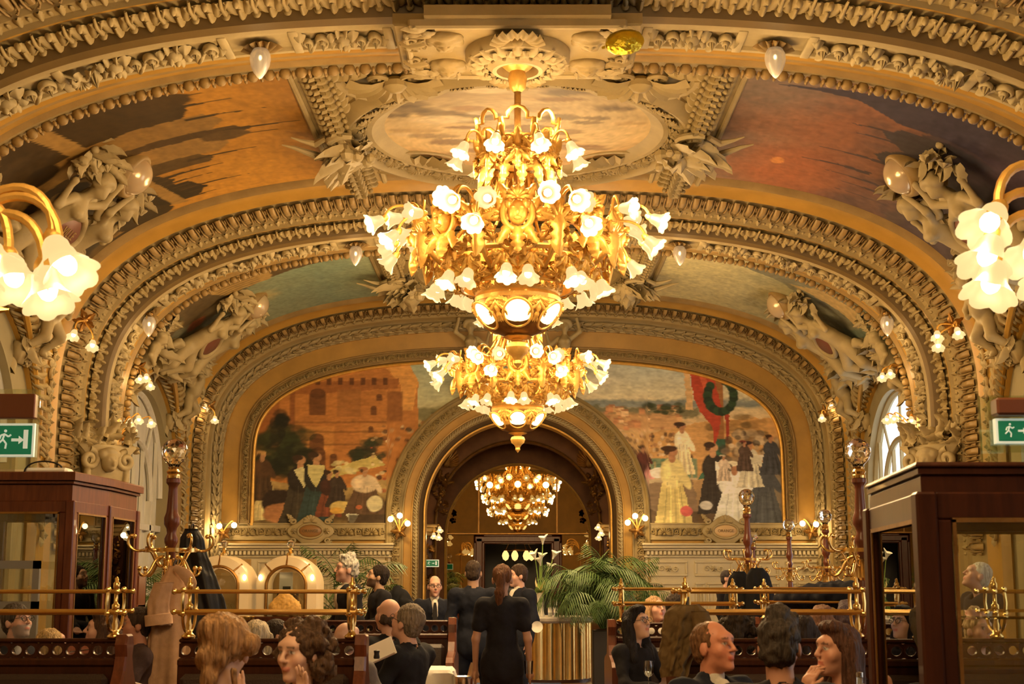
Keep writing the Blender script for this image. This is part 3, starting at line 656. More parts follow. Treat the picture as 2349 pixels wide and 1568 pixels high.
# ---------------------------------------------------------------- bands, corner shells and side arches of the bays in view
for k in (2, 3):
    y0, y1, yc = bays[k]; root = vaults[k * 2]
    for sd in (-1, 1):
        par = vaults[k * 2 + (0 if sd < 0 else 1)]
        sB = sd * (2.15 + .005); ln = y1 - y0
        r = vault_r(yc, y0, y1)
        o, X, Y, Z = ARC.fr(sB, r, 0); x0, z0 = o[0], o[2]
        # flat band with two fillets and a leaf roll
        b = MB(); b.add(box(-.33, .33, y0, y1, -.02, .06, .01)); b.add(box(-.36, -.29, y0, y1, 0, .10, .02)); b.add(box(.29, .36, y0, y1, 0, .10, .02)); b.add(tube([(0, y0, .05), (0, y1, .05)], .16, 12))
        obj('garland_band', b, MT['stucco'], par, frame((x0, 0, z0), X, Y, Z, 1), smooth=True)
        n = int(ln / .2)
        for i in range(n):
            yy = y0 + ln * (i + .5) / n
            for q in (-1, 1):
                link('garland_leaf', ORN['garland_leaf'], par, frame(tuple(np.array((x0, yy, z0)) + np.array(Z) * .14 + np.array(X) * .075 * q), X, Y, Z, 1.) @ RY(q * .75) @ RZ(PI if i < n / 2 else 0))
        # gadrooned band round the side arch, laid on the vault
        cv = arch_curve(64, AW + .22, AZ, AR + .2)[1:-1]; S = [0]; P3 = []
        for (dy, z) in cv:
            rr = vault_r(min(max(yc + dy, y0), y1), y0, y1); s = ARC.s_at_z(z, rr); s = -s if sd > 0 else s
            P3.append(ARC.fr(s, rr, yc + dy))
        for i in range(1, len(cv)): S.append(S[-1] + (Vector(P3[i][0]) - Vector(P3[i - 1][0])).length)
        n = int(S[-1] / .17); bed = MB()
        pts = [Vector(p[0]) + Vector(p[3]) * .03 for p in P3]
        bed.add(tube(pts, .07, 6), 0); obj('arch_roll', bed, MT['stucco_gold'], par)
        inn = []
        for (dy, z), p in zip(arch_curve(64)[1:-1], P3):
            rr = vault_r(yc + dy, y0, y1); s = ARC.s_at_z(z, rr); x, _ = ARC.P(s, rr); inn.append(Vector((sd * abs(float(x)), yc + dy, z)) + Vector(p[3]) * .05)
        obj('arch_edge', MB().add(tube(inn, .045, 6)), MT['ochre'], par)
        for i in range(n):
            t = S[-1] * (i + .5) / n; j = min(len(S) - 2, max(0, int(np.searchsorted(S, t)) - 1)); f = (t - S[j]) / (S[j + 1] - S[j] + 1e-9)
            o = Vector(P3[j][0]).lerp(Vector(P3[j + 1][0]), f); T = (Vector(P3[j + 1][0]) - Vector(P3[j][0])).normalized(); Zv = Vector(P3[j][3]); Yv = Zv.cross(T).normalized()
            if in_view(o): link('gadroon', ORN['gadroon'], par, frame(o + Zv * .02, T, Yv, Zv, 1.))
        # leaf twist on the edge of the reveal
        oc = arch_curve(90)[1:-1]; oc = [(-AW, z) for z in np.arange(2.2, AZ, .13)] + [q for i, q in enumerate(oc) if i % 2 == 0] + [(AW, z) for z in np.arange(AZ, 2.2, -.13)]
        for (dy, z), (dy2, z2) in zip(oc[:-1], oc[1:]):
            T = Vector((0, dy2 - dy, z2 - z)).normalized(); o = Vector((sd * 6.5, yc + dy, z)); inw = Vector((0, -dy, AZ - 1 - z if z > AZ else 0)).normalized() if abs(dy) > 0 else Vector((0, 0, -1))
            inw = (inw - T * inw.dot(T)).normalized(); link('leaf_twist', ORN['leaf_twist'], par, frame(o, T, T.cross(inw) * -1, inw, 1.3))
        # shells in the corners between the round frame and the ribs
        for e in (-1, 1):
            yy = yc + e * (ln / 2 - .72); c = ARC.fr(sd * 1.35, vault_r(yy, y0, y1) - .01, yy); F = frame(*c, 1.)
            F = F @ RZ(PI if e > 0 else 0) 
            sh = MB(); sh.add(shell(.5, 11, .12), 0, TR(0, -.1, .02)); sh.add(tube([(.62 * math.cos(a), -.1 + .62 * math.sin(a), .05) for a in np.linspace(-.1, PI + .1, 24)], .06, 6)); sh.add(ell((0, -.05, .1), (.14, .12, .1), 10, 6))
            for s in (-1, 1):
                sh.add(tube([(s * (.2 + p[0]), -.12 + p[1], .06) for p in spiral(1.4, .14, .02, 18, PI / 2)], .03, 6)); sh.add(leaf(.4, .1, 4, .25, .08), 0, TR(s * .3, -.2, .02) @ RZ(-s * 1.5))
            obj('corner_shell', sh, MT['stucco'], par, F)
# round painting frame
for k in (2, 3):
    y0, y1, yc = bays[k]; zc = 7.06; cyy = yc + .25
    fr = MB(); fr.add(lathe([(2.1, .02), (2.08, -.08), (2.0, -.15), (1.93, -.17), (1.88, -.14), (1.86, -.10), (1.72, -.06), (1.7, -.09), (1.64, -.09), (1.6, -.05), (1.52, -.02), (1.46, .0)], 96))
    F = obj('round_frame', fr, [MT['stucco']], vaults[k * 2], TR(0, cyy, zc) @ SC(1.1, 1.1, 1.15))
    for i in range(56):
        a = 2 * PI * i / 56; X = Vector((-math.sin(a), math.cos(a), 0)); Yv = Vector((math.cos(a), math.sin(a), 0)); Zv = Vector((0, 0, -1)); tl = Zv * .93 - Yv * .36
        Yt = Yv * .93 + Zv * .36; link('frame_shell' if i % 2 else 'frame_scroll', ORN['shell' if i % 2 else 'scroll'], F, frame(Yv * 1.79 + Vector((0, 0, -.08)), X * -1, Yt, tl, .85))
    # leafy sprays where the frame meets the bands
    for sd in (-1, 1):
        sp = MB()
        for j in range(26):
            a = random.uniform(-1.9, 1.9); L = random.uniform(.3, .75); sp.add(leaf(L, L * .3, 4, .35, .12, 10, 5), 0, TR(random.uniform(-.1, .1), random.uniform(-.25, .25), random.uniform(0, .12)) @ RZ(a - PI / 2 if sd > 0 else a + PI / 2) @ RX(random.uniform(0, .5)))
        for j in range(14): sp.add(ell((random.uniform(-.25, .25), random.uniform(-.3, .3), random.uniform(.1, .22)), random.uniform(.05, .1), 7, 5))
        for s in (-1, 1): sp.add(tube([(sd * .1 + p[0] * 1.6, s * .4 + p[1] * 1.6, .08) for p in spiral(1.3, .14, .02, 18, s)], .045, 6))
        sp.add(tube([(.35 * sd, -.5, .05), (.5 * sd, -.1, .1), (.75 * sd, .06, .05), (.9 * sd, .08, .02)], [.04, .05, .025, .008], 7)); sp.add(tube([(.3 * sd, .45, .05), (.45 * sd, .3, .08), (.62 * sd, .34, .05), (.74 * sd, .38, .02)], [.035, .045, .022, .008], 7))
        o, X, Y, Z = ARC.fr(sd * 2.0, .26, cyy); obj('leaf_cluster', sp, MT['stucco_pale'], vaults[k * 2 + (0 if sd < 0 else 1)], frame((o[0], o[1], o[2] - .12), (1, 0, 0), (0, -1, 0), (0, 0, -1), 1))
# crown plates with the chandelier rosettes
for k in (2, 3):
    y = DR[k] - .2; z = 6.66
    cp = empty('ceiling_rosette', (0, y, z), label='carved square ceiling plate with masks and a ringed rosette above the %s chandelier' % ('nearest large' if k == 2 else 'second'), cat='ceiling rosette')
    P = [(-1.15, -.55), (-.85, -.55), (-.85, -.75), (.85, -.75), (.85, -.55), (1.15, -.55), (1.15, .55), (1.0, .72), (-1.0, .72), (-1.15, .55)]
    b = MB(); b.add(prism([(x, yy) for x, yy in P], 0, .12, .02), 0, SC(1, 1, -1)); b.add(prism([(x * .9, yy * .88) for x, yy in P], .1, .17, .02), 0, SC(1, 1, -1)); obj('plate', b, MT['stucco'], cp, smooth=False)
    b = MB(); b.add(box(-1.0, 1.0, .60, .66, -.2, -.1, .02)); b.add(box(-1.0, 1.0, -.70, -.64, -.2, -.1, .02)); b.add(box(-1.06, -1.0, -.5, .52, -.2, -.1, .02)); b.add(box(1.0, 1.06, -.5, .52, -.2, -.1, .02)); obj('plate_border', b, MT['stucco_pale'], cp, smooth=False)
    b = MB(); b.add(lathe([(.50, -.14), (.50, -.24), (.47, -.29), (.42, -.3), (.36, -.27), (.30, -.3), (.24, -.36), (.2, -.36), (.19, -.2)], 48)); R = obj('ring', b, MT['stucco_pale'], cp)
    for i in range(16):
        a = 2 * PI * i / 16; link('ring_leaf', ORN['spray'], R, frame((.3 * math.cos(a), .3 * math.sin(a), -.31), (-math.sin(a), math.cos(a), 0), (math.cos(a) * .95, math.sin(a) * .95, .3), (math.cos(a) * .3, math.sin(a) * .3, -.95), (.8, .62, .9)))
    for i, (sx, sy) in enumerate(((-1, -1), (1, -1), (1, 1), (-1, 1))):
        mk = soft([elp((0, 0, .06), (.13, .16, .13)), elp((0, -.03, .17), (.03, .05, .05)), elp((-.05, -.11, .13), .045), elp((.05, -.11, .13), .045), elp((0, -.12, .12), (.06, .03, .05)), elp((-.13, .08, .04), (.08, .1, .08)), elp((.13, .08, .04), (.08, .1, .08)), elp((0, .16, .05), (.14, .07, .1)), elp((-.15, -.06, .03), (.06, .12, .07)), elp((.15, -.06, .03), (.06, .12, .07))], .014, .03, [(.006, 30)], [elp((-.05, .03, .18), (.03, .018, .03)), elp((.05, .03, .18), (.03, .018, .03)), elp((0, -.085, .19), (.035, .01, .03))])
        soft_obj('mask', mk, MT['stucco'], cp, frame((sx * .68, sy * .34, -.15), (1, 0, 0), (0, -1, 0), (0, 0, -1), (.85, .85, .6)) @ RZ(0))
        for a in (0, 1, 2):
            link('plate_leaf', ORN['spray'], cp, frame((sx * (.85 - .12 * a), sy * (.55 - .05 * a), -.16), (1, 0, 0), (0, -1, 0), (0, 0, -1), .75) @ RZ(sx * -1.2 - a * .7 * sx))
        link('plate_scroll', ORN['scroll'], cp, frame((sx * .97, sy * .25, -.15), (1, 0, 0), (0, -1, 0), (0, 0, -1), 1.4) @ RZ(sx * 1.5))
    for sy in (-1, 1): link('plate_shell', ORN['shell'], cp, frame((0, sy * .62, -.17), (1, 0, 0), (0, -1, 0), (0, 0, -1), 1.7) @ RZ(PI if sy > 0 else 0))
# ---------------------------------------------------------------- far wall carving
def far_row(r, pitch, y, z_lo=2.75):
    s1 = ARC.zs + (Z0_ - z_lo); n = round(2 * s1 / pitch)
    for i in range(n):
        s = -s1 + 2 * s1 * (i + .5) / n; x, z = ARC.P(s, r); tx, tz = np.interp(s, ARC.S, ARC.tx), np.interp(s, ARC.S, ARC.tz)
        if math.hypot(float(x), float(z) - CZ) < RO and z > CZ: continue
        yield i, frame((float(x), Y_END + y, float(z)), (tx, 0, tz), (-tz, 0, tx), (0, -1, 0), 1.)
for i, M in far_row(-.48, .155, -.03): link('strip_shell' if i % 3 == 0 else 'strip_scroll', ORN['shell' if i % 3 == 0 else 'scroll'], far, M @ SC(.62, .62, 1.2))
for i in range(52):
    n = 52; L = 2 * 0.2 + PI; a = -.0 + PI * (i + .5) / n; M = frame((-(RO - .2) * math.cos(a), Y_END - .035, CZ + (RO - .2) * math.sin(a)), (math.sin(a), 0, math.cos(a)), (-math.cos(a), 0, math.sin(a)), (0, -1, 0), 1.)
    link('archivolt_shell' if i % 4 == 0 else 'archivolt_scroll', ORN['shell' if i % 4 == 0 else 'scroll'], far, M @ SC(.95, .95, 1.5))
    if i % 1 == 0:
        for q in (0, .5):
            b = PI * (i + q) / n; link('ring_leaf', ORN['leaf_twist'], far, frame((-(RO - .61) * math.cos(b), Y_END + .02, CZ + (RO - .61) * math.sin(b)), (math.sin(b), 0, math.cos(b)), (-math.cos(b), 0, math.sin(b)), (0, -1, 0), .8))
for sd in (-1, 1):
    for i in range(17):
        z = CZ - .08 - .155 * i
        if z < .6: break
        link('archivolt_scroll', ORN['scroll'], far, frame((sd * (RO - .2), Y_END - .035, z), (0, 0, 1), (-1, 0, 0), (0, -1, 0), .95))
        for q in (0, .08): link('ring_leaf', ORN['leaf_twist'], far, frame((sd * (RO - .61), Y_END + .02, z - q), (0, 0, 1), (-1, 0, 0), (0, -1, 0), .8))
    for i in range(20):
        x = sd * (RO + .12 + 3.2 * i / 19)
        if abs(abs(x) - 4.27) < .52: continue
        link('predella_shell' if i % 3 == 1 else 'predella_scroll', ORN['shell' if i % 3 == 1 else 'scroll'], far, frame((x, Y_END - .02, 2.54), (1, 0, 0), (0, 0, 1), (0, -1, 0), (.95, .9, 1.5)))
# ---------------------------------------------------------------- stucco figures
def woman(m):
    """half reclining draped figure, m = +-1 mirrors; x right, y up, z out of the wall"""
    f = lambda x, y, z: (m * x, y, z)
    b = [cap(f(.46, -.30, .16), f(.5, -.02, .20), .145, .115), cap(f(.5, -.02, .20), f(.47, .22, .24), .115, .14), elp(f(.42, .20, .36), .07), elp(f(.54, .20, .35), .07), cap(f(.47, .30, .24), f(.47, .42, .25), .06, .05), elp(f(.46, .53, .27), (.085, .11, .10)), elp(f(.46, .50, .36), (.02, .03, .03)),
         cap(f(.34, .28, .24), f(.14, .42, .30), .055, .045), cap(f(.14, .42, .30), f(.20, .66, .28), .042, .032), elp(f(.21, .71, .27), .04), cap(f(.60, .28, .22), f(.80, .12, .26), .058, .046), cap(f(.80, .12, .26), f(.86, .38, .2), .042, .032), elp(f(.87, .42, .2), .04),
         cap(f(.42, -.32, .2), f(.22, -.55, .34), .12, .085), cap(f(.22, -.55, .34), f(.34, -.9, .2), .08, .05), cap(f(.54, -.34, .18), f(.62, -.66, .26), .12, .085), cap(f(.62, -.66, .26), f(.56, -.98, .14), .08, .05)]
    h = [elp(f(.46 + .11 * math.cos(a), .58 + .08 * math.sin(a), .25 + .03 * math.sin(3 * a)), .055) for a in np.linspace(-.3, PI + .3, 9)] + [elp(f(.46, .66, .24), (.13, .06, .1))]
    d = [cap(f(.3, -.42, .12), f(.75, -.38, .1), .09, .06), cap(f(.74, -.38, .12), f(.98, -.62, .05), .07, .03), cap(f(.3, -.45, .2), f(.1, -.78, .1), .08, .03), cap(f(.52, -.5, .12), f(.46, -.95, .06), .13, .08)]
    return b + h, d
def putto(m=1):
    f = lambda x, y, z: (m * x, y, z)
    return [cap(f(0, -.22, .14), f(.03, .1, .18), .13, .12), elp(f(.02, -.1, .2), (.13, .14, .12)), elp(f(.06, .30, .2), (.10, .115, .105)), elp(f(.06, .28, .3), .022), elp(f(.02, .36, .2), (.11, .07, .1)), cap(f(.12, .14, .18), f(.3, .22, .22), .055, .045), cap(f(.3, .22, .22), f(.28, .42, .16), .042, .035), elp(f(.28, .46, .15), .04), cap(f(-.08, .12, .18), f(-.24, -.02, .26), .055, .045), cap(f(-.24, -.02, .26), f(-.1, -.12, .34), .042, .032), elp(f(-.08, -.13, .34), .038),
            cap(f(-.06, -.26, .18), f(-.18, -.42, .34), .095, .075), cap(f(-.18, -.42, .34), f(-.12, -.68, .22), .07, .045), elp(f(-.12, -.73, .25), (.04, .035, .07)), cap(f(.08, -.28, .16), f(.2, -.5, .28), .095, .075), cap(f(.2, -.5, .28), f(.3, -.72, .14), .07, .045), elp(f(.32, -.76, .16), (.05, .035, .05)), cap(f(.2, .1, .06), f(.5, .3, .02), .09, .02), cap(f(.16, .0, .06), f(.46, .08, .02), .08, .02)]
def clutter(mb, n, box_, seed, size=.2, flowers=8):
    r = random.Random(seed)
    for _ in range(n):
        L = size * r.uniform(.6, 1.5); mb.add(leaf(L, L * .3, 3, .6, L * .3, 9, 5), 0, TR(r.uniform(box_[0], box_[1]), r.uniform(box_[2], box_[3]), r.uniform(.0, .14)) @ RZ(r.uniform(0, 6.3)) @ RX(r.uniform(.1, .8)))
    for _ in range(flowers): mb.add(rosette(size * r.uniform(.25, .45), 5, size * .2, 4), 0, TR(r.uniform(box_[0], box_[1]), r.uniform(box_[2], box_[3]), r.uniform(.08, .2)) @ RX(r.uniform(-.6, .6)) @ RY(r.uniform(-.6, .6)))
    for _ in range(flowers): mb.add(ell((r.uniform(box_[0], box_[1]), r.uniform(box_[2], box_[3]), r.uniform(.06, .16)), size * r.uniform(.15, .3), 7, 5))
bl, dl = woman(-1); br, dr = woman(1)
WL = soft(bl, .02, .035); WR = soft(br, .02, .035); DL = soft(dl, .022, .05, [(.018, 26, .4)]); DRP = soft(dr, .022, .05, [(.018, 26, .4, 3)])
PU = soft(putto(), .018, .035)
orn_set = MB(); clutter(orn_set, 46, (-1.1, 1.1, -.95, -.6), 1, .26, 16); clutter(orn_set, 26, (-.95, -.35, .5, .85), 2, .2, 10); clutter(orn_set, 26, (.35, .95, .5, .85), 3, .2, 10)
for s in (-1, 1): orn_set.add(tube([(s * (.25 + p[0]), .36 + p[1], .18 + p[2]) for p in spiral(1.6, .17, .03, 24, -PI / 2, .06)], np.linspace(.06, .035, 24), 7)); orn_set.add(tube(bez([(s * .25, .2, .15), (s * .36, 0, .2), (s * .3, -.25, .18), (s * .2, -.35, .12)]), .05, 7))
ORNS = orn_set.mesh('foliage', MT['stucco_pale'])
plq = MB().add(prism([(.27 * math.cos(a) * (1 + .15 * abs(math.cos(2 * a))), .2 * math.sin(a)) for a in np.linspace(0, 2 * PI, 28, endpoint=False)], .1, .2, .02)).mesh('plaque', mat('plaque_red', (.17, .055, .03), .5))
plr = MB().add(tube([(.32 * math.cos(a) * (1 + .12 * abs(math.cos(2 * a))), .24 * math.sin(a), .18) for a in np.linspace(0, 2 * PI, 30)], .045, 7, False)).mesh('plaque_rim', MT['stucco_pale'])
bor = MB().add(lathe([(.15, .0), (.25, .05), (.27, .14), (.25, .2), (.22, .22), (.2, .2)], 28)).mesh('boss_rim', MT['stucco_gold']); bod = MB().add(ell((0, 0, .18), (.205, .205, .17), 20, 10, None, 0, 1)).mesh('boss_dome', mat('boss_glass', (.62, .48, .3), .2, .3))
first = {}
def carve(name, VF, mt, par, M=None):
    if name in first: return link(name.split('#')[0], first[name], par, M)
    o = soft_obj(name.split('#')[0], VF, mt, par, M); first[name] = o.data; return o
for k in (2, 3):
    y0, y1, yc = bays[k]
    for sd in (-1, 1):
        s = -5.62; o, T, Yh, Z = ARC.fr(sd * abs(s), .22, yc); Yv = Vector(T) * (-sd); Zv = Vector(Z); Xv = Yv.cross(Zv)
        side = 'left' if sd < 0 else 'right'; where = 'beside the nearest %s ceiling painting' % side if k == 2 else 'over the far %s window' % side
        g = empty('stucco_sculpture', M=frame(o, Xv, Yv, Zv, 1.12), label='stucco women round a plaque and boss, ' + where, cat='sculpture', group='sculpture groups over the side arches')
        carve('figure#l', WL, MT['stucco_pale'], g); carve('figure#r', WR, MT['stucco_pale'], g); carve('drapery#l', DL, MT['stucco_pale'], g); carve('drapery#r', DRP, MT['stucco_pale'], g)
        link('foliage', ORNS, g); p = link('plaque', plq, g, TR(0, -.1, .06) @ RX(-.2)); link('plaque_rim', plr, p)
        b = link('boss', bor, g, TR(0, .82, .02) @ RX(-.35) @ SC(1.05)); link('boss_dome', bod, b)
        if k == 2 and sd < 0: link('plaque_lettering', text_mesh('VILLE', .15, MT['stucco_gold']), p, TR(0, 0, .205))
        for e in (-1, 1):
            yy = yc + e * 2.02; rr = vault_r(yy, y0, y1); sz = abs(float(ARC.s_at_z(5.28, rr))); o, T, Yh, Z = ARC.fr(sd * sz, rr - .02, yy); Yv2 = Vector(T) * (-sd); Zv2 = Vector(Z); X2 = Yv2.cross(Zv2)
            mir = 1 if (X2.y * e) < 0 else -1
            g2 = empty('stucco_cherub', M=frame(o, X2 * mir, Yv2, Zv2, .98), label='stucco cherub at the %s end of the %s side arch, %s bay' % ('near' if e < 0 else 'far', side, 'nearer' if k == 2 else 'farther'), cat='sculpture', group='cherubs on the side spandrels')
            carve('figure#p', PU, MT['stucco_pale'], g2)
            if 'pf' not in first:
                q = MB(); clutter(q, 26, (-.35, .5, .3, .75), 5, .2, 8); clutter(q, 26, (-.45, .3, -.95, -.6), 6, .22, 6); q.add(tube(bez([(-.35, -.6, .05), (-.45, -.2, .1), (-.4, .2, .1), (-.2, .6, .05)]), .06, 7)); q.add(tube([(-.3 + p[0], -.75 + p[1], .1) for p in spiral(1.4, .16, .03, 20)], .05, 7)); q.add(prism([(-.5, -.98), (.3, -.98), (.4, -.72), (-.2, -.6)], 0, .16, .03)); first['pf'] = q.mesh('foliage', MT['stucco_pale'])
            link('foliage', first['pf'], g2)
# two caryatids at the crown of the far arch
for sd in (-1, 1):
    g = empty('stucco_caryatid', M=frame((sd * .98, 28.75, 6.25), (1, 0, 0), (0, .0, 1), (0, -1, 0), .95), label='stucco half-figure with raised arm above the far arch, %s of the second chandelier' % ('left' if sd < 0 else 'right'), cat='sculpture', group='caryatids over the far arch'); carve('figure#r' if sd < 0 else 'figure#l', None, MT['stucco_pale'], g, TR(sd * .45, -.1, -.2)); carve('drapery#r' if sd < 0 else 'drapery#l', None, MT['stucco_pale'], g, TR(sd * .45, -.1, -.2))
# carved consoles at the foot of the second rib
for sd in (-1, 1):
    g = empty('carved_console', M=frame((sd * 6.12, 20.75, 3.2), (.7, -.714 * sd, 0), (0, 0, 1), (-.714 * sd, -.7, 0), .85), label='carved stucco console with mask and curling leaves on the %s pier' % ('left' if sd < 0 else 'right'), cat='sculpture', group='carved consoles on the piers')
    if 'con' not in first:
        q = MB(); q.add(prism([(-.28, -.7), (.28, -.7), (.4, .1), (.55, .32), (-.55, .32), (-.4, .1)], 0, .3, .04)); clutter(q, 40, (-.55, .55, .2, .62), 9, .3, 6); clutter(q, 14, (-.3, .3, -.75, -.1), 10, .2, 5)
        for s in (-1, 1): q.add(tube([(s * (.34 + p[0]), .05 + p[1], .3) for p in spiral(1.5, .17, .03, 22, PI / 2)], .055, 7)); q.add(tube(bez([(s * .36, -.1, .28), (s * .4, -.4, .32), (s * .2, -.6, .28), (s * .2, -.78, .1)]), .06, 7))
        first['con'] = q.mesh('console_block', MT['stucco_pale'])
    link('console_block', first['con'], g)
    carve('mask#c', soft([elp((0, .02, .36), (.14, .18, .14)), elp((0, -.02, .49), (.03, .05, .05)), elp((0, -.1, .45), (.06, .03, .04)), elp((-.12, .14, .34), .09), elp((.12, .14, .34), .09), elp((0, .2, .36), (.13, .07, .1))], .016, .03, None, [elp((-.055, .05, .5), (.03, .02, .03)), elp((.055, .05, .5), (.03, .02, .03))]), MT['stucco_pale'], g)
# cartouche plaques under the murals
for sd in (-1, 1):
    g = empty('mural_cartouche', M=frame((sd * 4.27, Y_END - .06, 2.54), (1, 0, 0), (0, 0, 1), (0, -1, 0), .95), label='carved cartouche with an oval name plaque under the %s mural' % ('left' if sd < 0 else 'right'), cat='cartouche', group='cartouches under the murals')
    if 'cart' not in first:
        q = MB(); q.add(prism([(.46 * math.cos(a) * (1 + .1 * math.cos(4 * a)), .3 * math.sin(a) * (1 + .12 * math.cos(4 * a))) for a in np.linspace(0, 2 * PI, 40, endpoint=False)], -.02, .07, .02)); q.add(tube([(.27 * math.cos(a), .155 * math.sin(a), .09) for a in np.linspace(0, 2 * PI, 30)], .025, 6, False)); q.add(shell(.14, 7, .06), 0, TR(0, .2, .06))
        for s in (-1, 1):
            for e in (-1, 1): q.add(tube([(s * (.38 + p[0]), e * (.2 + p[1] * .8), .08) for p in spiral(1.4, .08, .02, 16)], .026, 6)); q.add(leaf(.18, .06, 3, .4, .06), 0, TR(s * .4, e * .25, .05) @ RZ(-s * (.8 if e > 0 else 2.2)))
            q.add(rosette(.08, 6, .06), 0, TR(s * .36, 0, .07)); q.add(leaf(.16, .05, 3, .4, .05), 0, TR(s * .15, -.26, .05) @ RZ(PI - s * .9))
        first['cart'] = q.mesh('carved_frame', MT['stucco_pale'])
    link('carved_frame', first['cart'], g); obj('name_plaque', MB().add(ell((0, 0, .07), (.26, .145, .04), 28, 6, None, 0, 1)), mat('plaque_gold', (.30, .15, .045) if sd < 0 else (.62, .42, .2), .4), g)
    link('plaque_lettering', text_mesh('ORANGE', .085, MT['brown']), g, TR(0, 0, .118))
# ---------------------------------------------------------------- painted canvases (colour attribute on a fine mesh)
def s2l(c): c = np.asarray(c, float) / 255; return np.where(c <= .04045, c / 12.92, ((c + .055) / 1.055) ** 2.4)
def vnoise(U, V, sx, sy, seed):
    g = np.random.default_rng(seed).random((64, 64)); x, y = U * sx, V * sy; i, j = np.floor(x).astype(int), np.floor(y).astype(int); fx, fy = x - i, y - j; fx = fx * fx * (3 - 2 * fx); fy = fy * fy * (3 - 2 * fy)
    a = lambda p, q: g[(i + p) % 64, (j + q) % 64]; return (a(0, 0) * (1 - fx) + a(1, 0) * fx) * (1 - fy) + (a(0, 1) * (1 - fx) + a(1, 1) * fx) * fy
def fbm(U, V, sx, sy=None, seed=0, oc=4):
    sy = sy or sx; o = 0; w = 0
    for k in range(oc): o = o + vnoise(U, V, sx * 2 ** k, sy * 2 ** k, seed + k) * .55 ** k; w += .55 ** k
    return o / w
class Canvas:
    def __init__(q, U, V, seed=1): q.U, q.V = U, V; q.C = np.zeros((*U.shape, 3)); q.seed = seed; q.n1 = fbm(U, V, 9, 9, seed) - .5; q.n2 = fbm(U, V, 40, 40, seed + 9, 3) - .5
    def mix(q, m, col): q.C = q.C * (1 - m[..., None]) + s2l(col) * m[..., None]
    def grad(q, stops, W=None, jit=.12):
        W = q.V if W is None else W; W = W + jit * q.n1; cs = np.array([s2l(c) for _, c in stops]); ps = [p for p, _ in stops]
        q.C = np.stack([np.interp(W, ps, cs[:, k]) for k in range(3)], -1)
    def rect(q, u0, u1, v0, v1, col, a=1., soft=.004, wob=.0):
        U, V = q.U + wob * q.n1, q.V + wob * q.n2; m = np.clip((U - u0) / soft + .5, 0, 1) * np.clip((u1 - U) / soft + .5, 0, 1) * np.clip((V - v0) / soft + .5, 0, 1) * np.clip((v1 - V) / soft + .5, 0, 1); q.mix(m * a, col)
    def ell(q, u, v, ru, rv, col, a=1., soft=.15, wob=.25, ang=0):
        x, y = q.U - u, q.V - v; c, s = math.cos(ang), math.sin(ang); x, y = c * x + s * y, -s * x + c * y
        d = np.hypot(x / ru, y / rv) + wob * (q.n1 + q.n2); q.mix(np.clip((1 - d) / soft, 0, 1) * a, col)
    def poly(q, pts, col, a=1., wob=.006):
        U, V = q.U + wob * (q.n1 * 2 + q.n2), q.V + wob * (q.n2 * 2 - q.n1); m = np.zeros(U.shape, bool); n = len(pts)
        for i in range(n):
            (x0, y0), (x1, y1) = pts[i], pts[(i + 1) % n]
            if y0 == y1: continue
            c = ((y0 > V) != (y1 > V)) & (U < (x1 - x0) * (V - y0) / (y1 - y0) + x0); m ^= c
        q.mix(m * a, col)
    def blobs(q, n, box, size, cols, seed, asp=1., a=.9):
        r = random.Random(seed)
        for _ in range(n):
            u, v = r.uniform(box[0], box[1]), r.uniform(box[2], box[3]); s = size * r.uniform(.6, 1.4); q.ell(u, v, s, s * asp * r.uniform(.8, 1.3), r.choice(cols), a * r.uniform(.6, 1), .3, .4)
    def person(q, u, v, h, dress, top=None, hat=None, skin=(176, 120, 84), w=.16):
        """little painted figure standing on v"""
        top = top or dress; q.poly([(u - h * w * 1.1, v), (u + h * w * 1.1, v), (u + h * w * .55, v + h * .52), (u - h * w * .55, v + h * .52)], dress); q.ell(u, v + h * .62, h * w * .75, h * .2, top, 1, .12, .12)
        for (e, kk, al) in ((-.5, .55, .4), (.15, .6, .35), (.6, .5, .4), (-.15, 1.35, .4), (.4, 1.3, .35)): q.poly([(u + h * w * e * 1.1 - .004, v), (u + h * w * e * 1.1 + .006, v), (u + h * w * e * .5 + .002, v + h * .6)], tuple(min(255, c * kk) for c in dress), al, .004)
        q.ell(u - h * w * .3, v + h * .64, h * w * .3, h * .14, tuple(min(255, c * 1.3) for c in top), .4, .5, .3)
        q.ell(u + h * w * .7, v + h * .55, h * .04, h * .15, top, 1, .2, .1, .3); q.ell(u, v + h * .80, h * .03, h * .06, skin, 1, .2, .1); q.ell(u, v + h * .885, h * .05, h * .07, skin, 1, .2, .1); q.ell(u - h * .025, v + h * .92, h * (.055 if hat is None else .075), h * .045, hat or (60, 36, 22), 1, .2, .2); q.ell(u - h * .04, v + h * .88, h * .025, h * .045, (60, 36, 22), .9, .25, .2)
    def done(q, gain=(1, 1, 1), grain=.10):
        n3 = fbm(q.U + .02 * q.n1, q.V, 26, 90, q.seed + 31, 3) - .5; n4 = fbm(q.U, q.V, 70, 70, q.seed + 57, 2) - .5; m = q.C.mean(-1, keepdims=True); q.C = (q.C * .82 + m * np.array([1.15, .95, .6]) * .18) * (1 + .4 * n3 + .4 * n4)[..., None]
        C = q.C * (1 + grain * q.n2 * 2 + grain * q.n1)[..., None]; return np.clip(C * np.array(gain), .002, .95)
MT['canvas'] = vmat('painted_canvas', .55, .3, .06, 90)
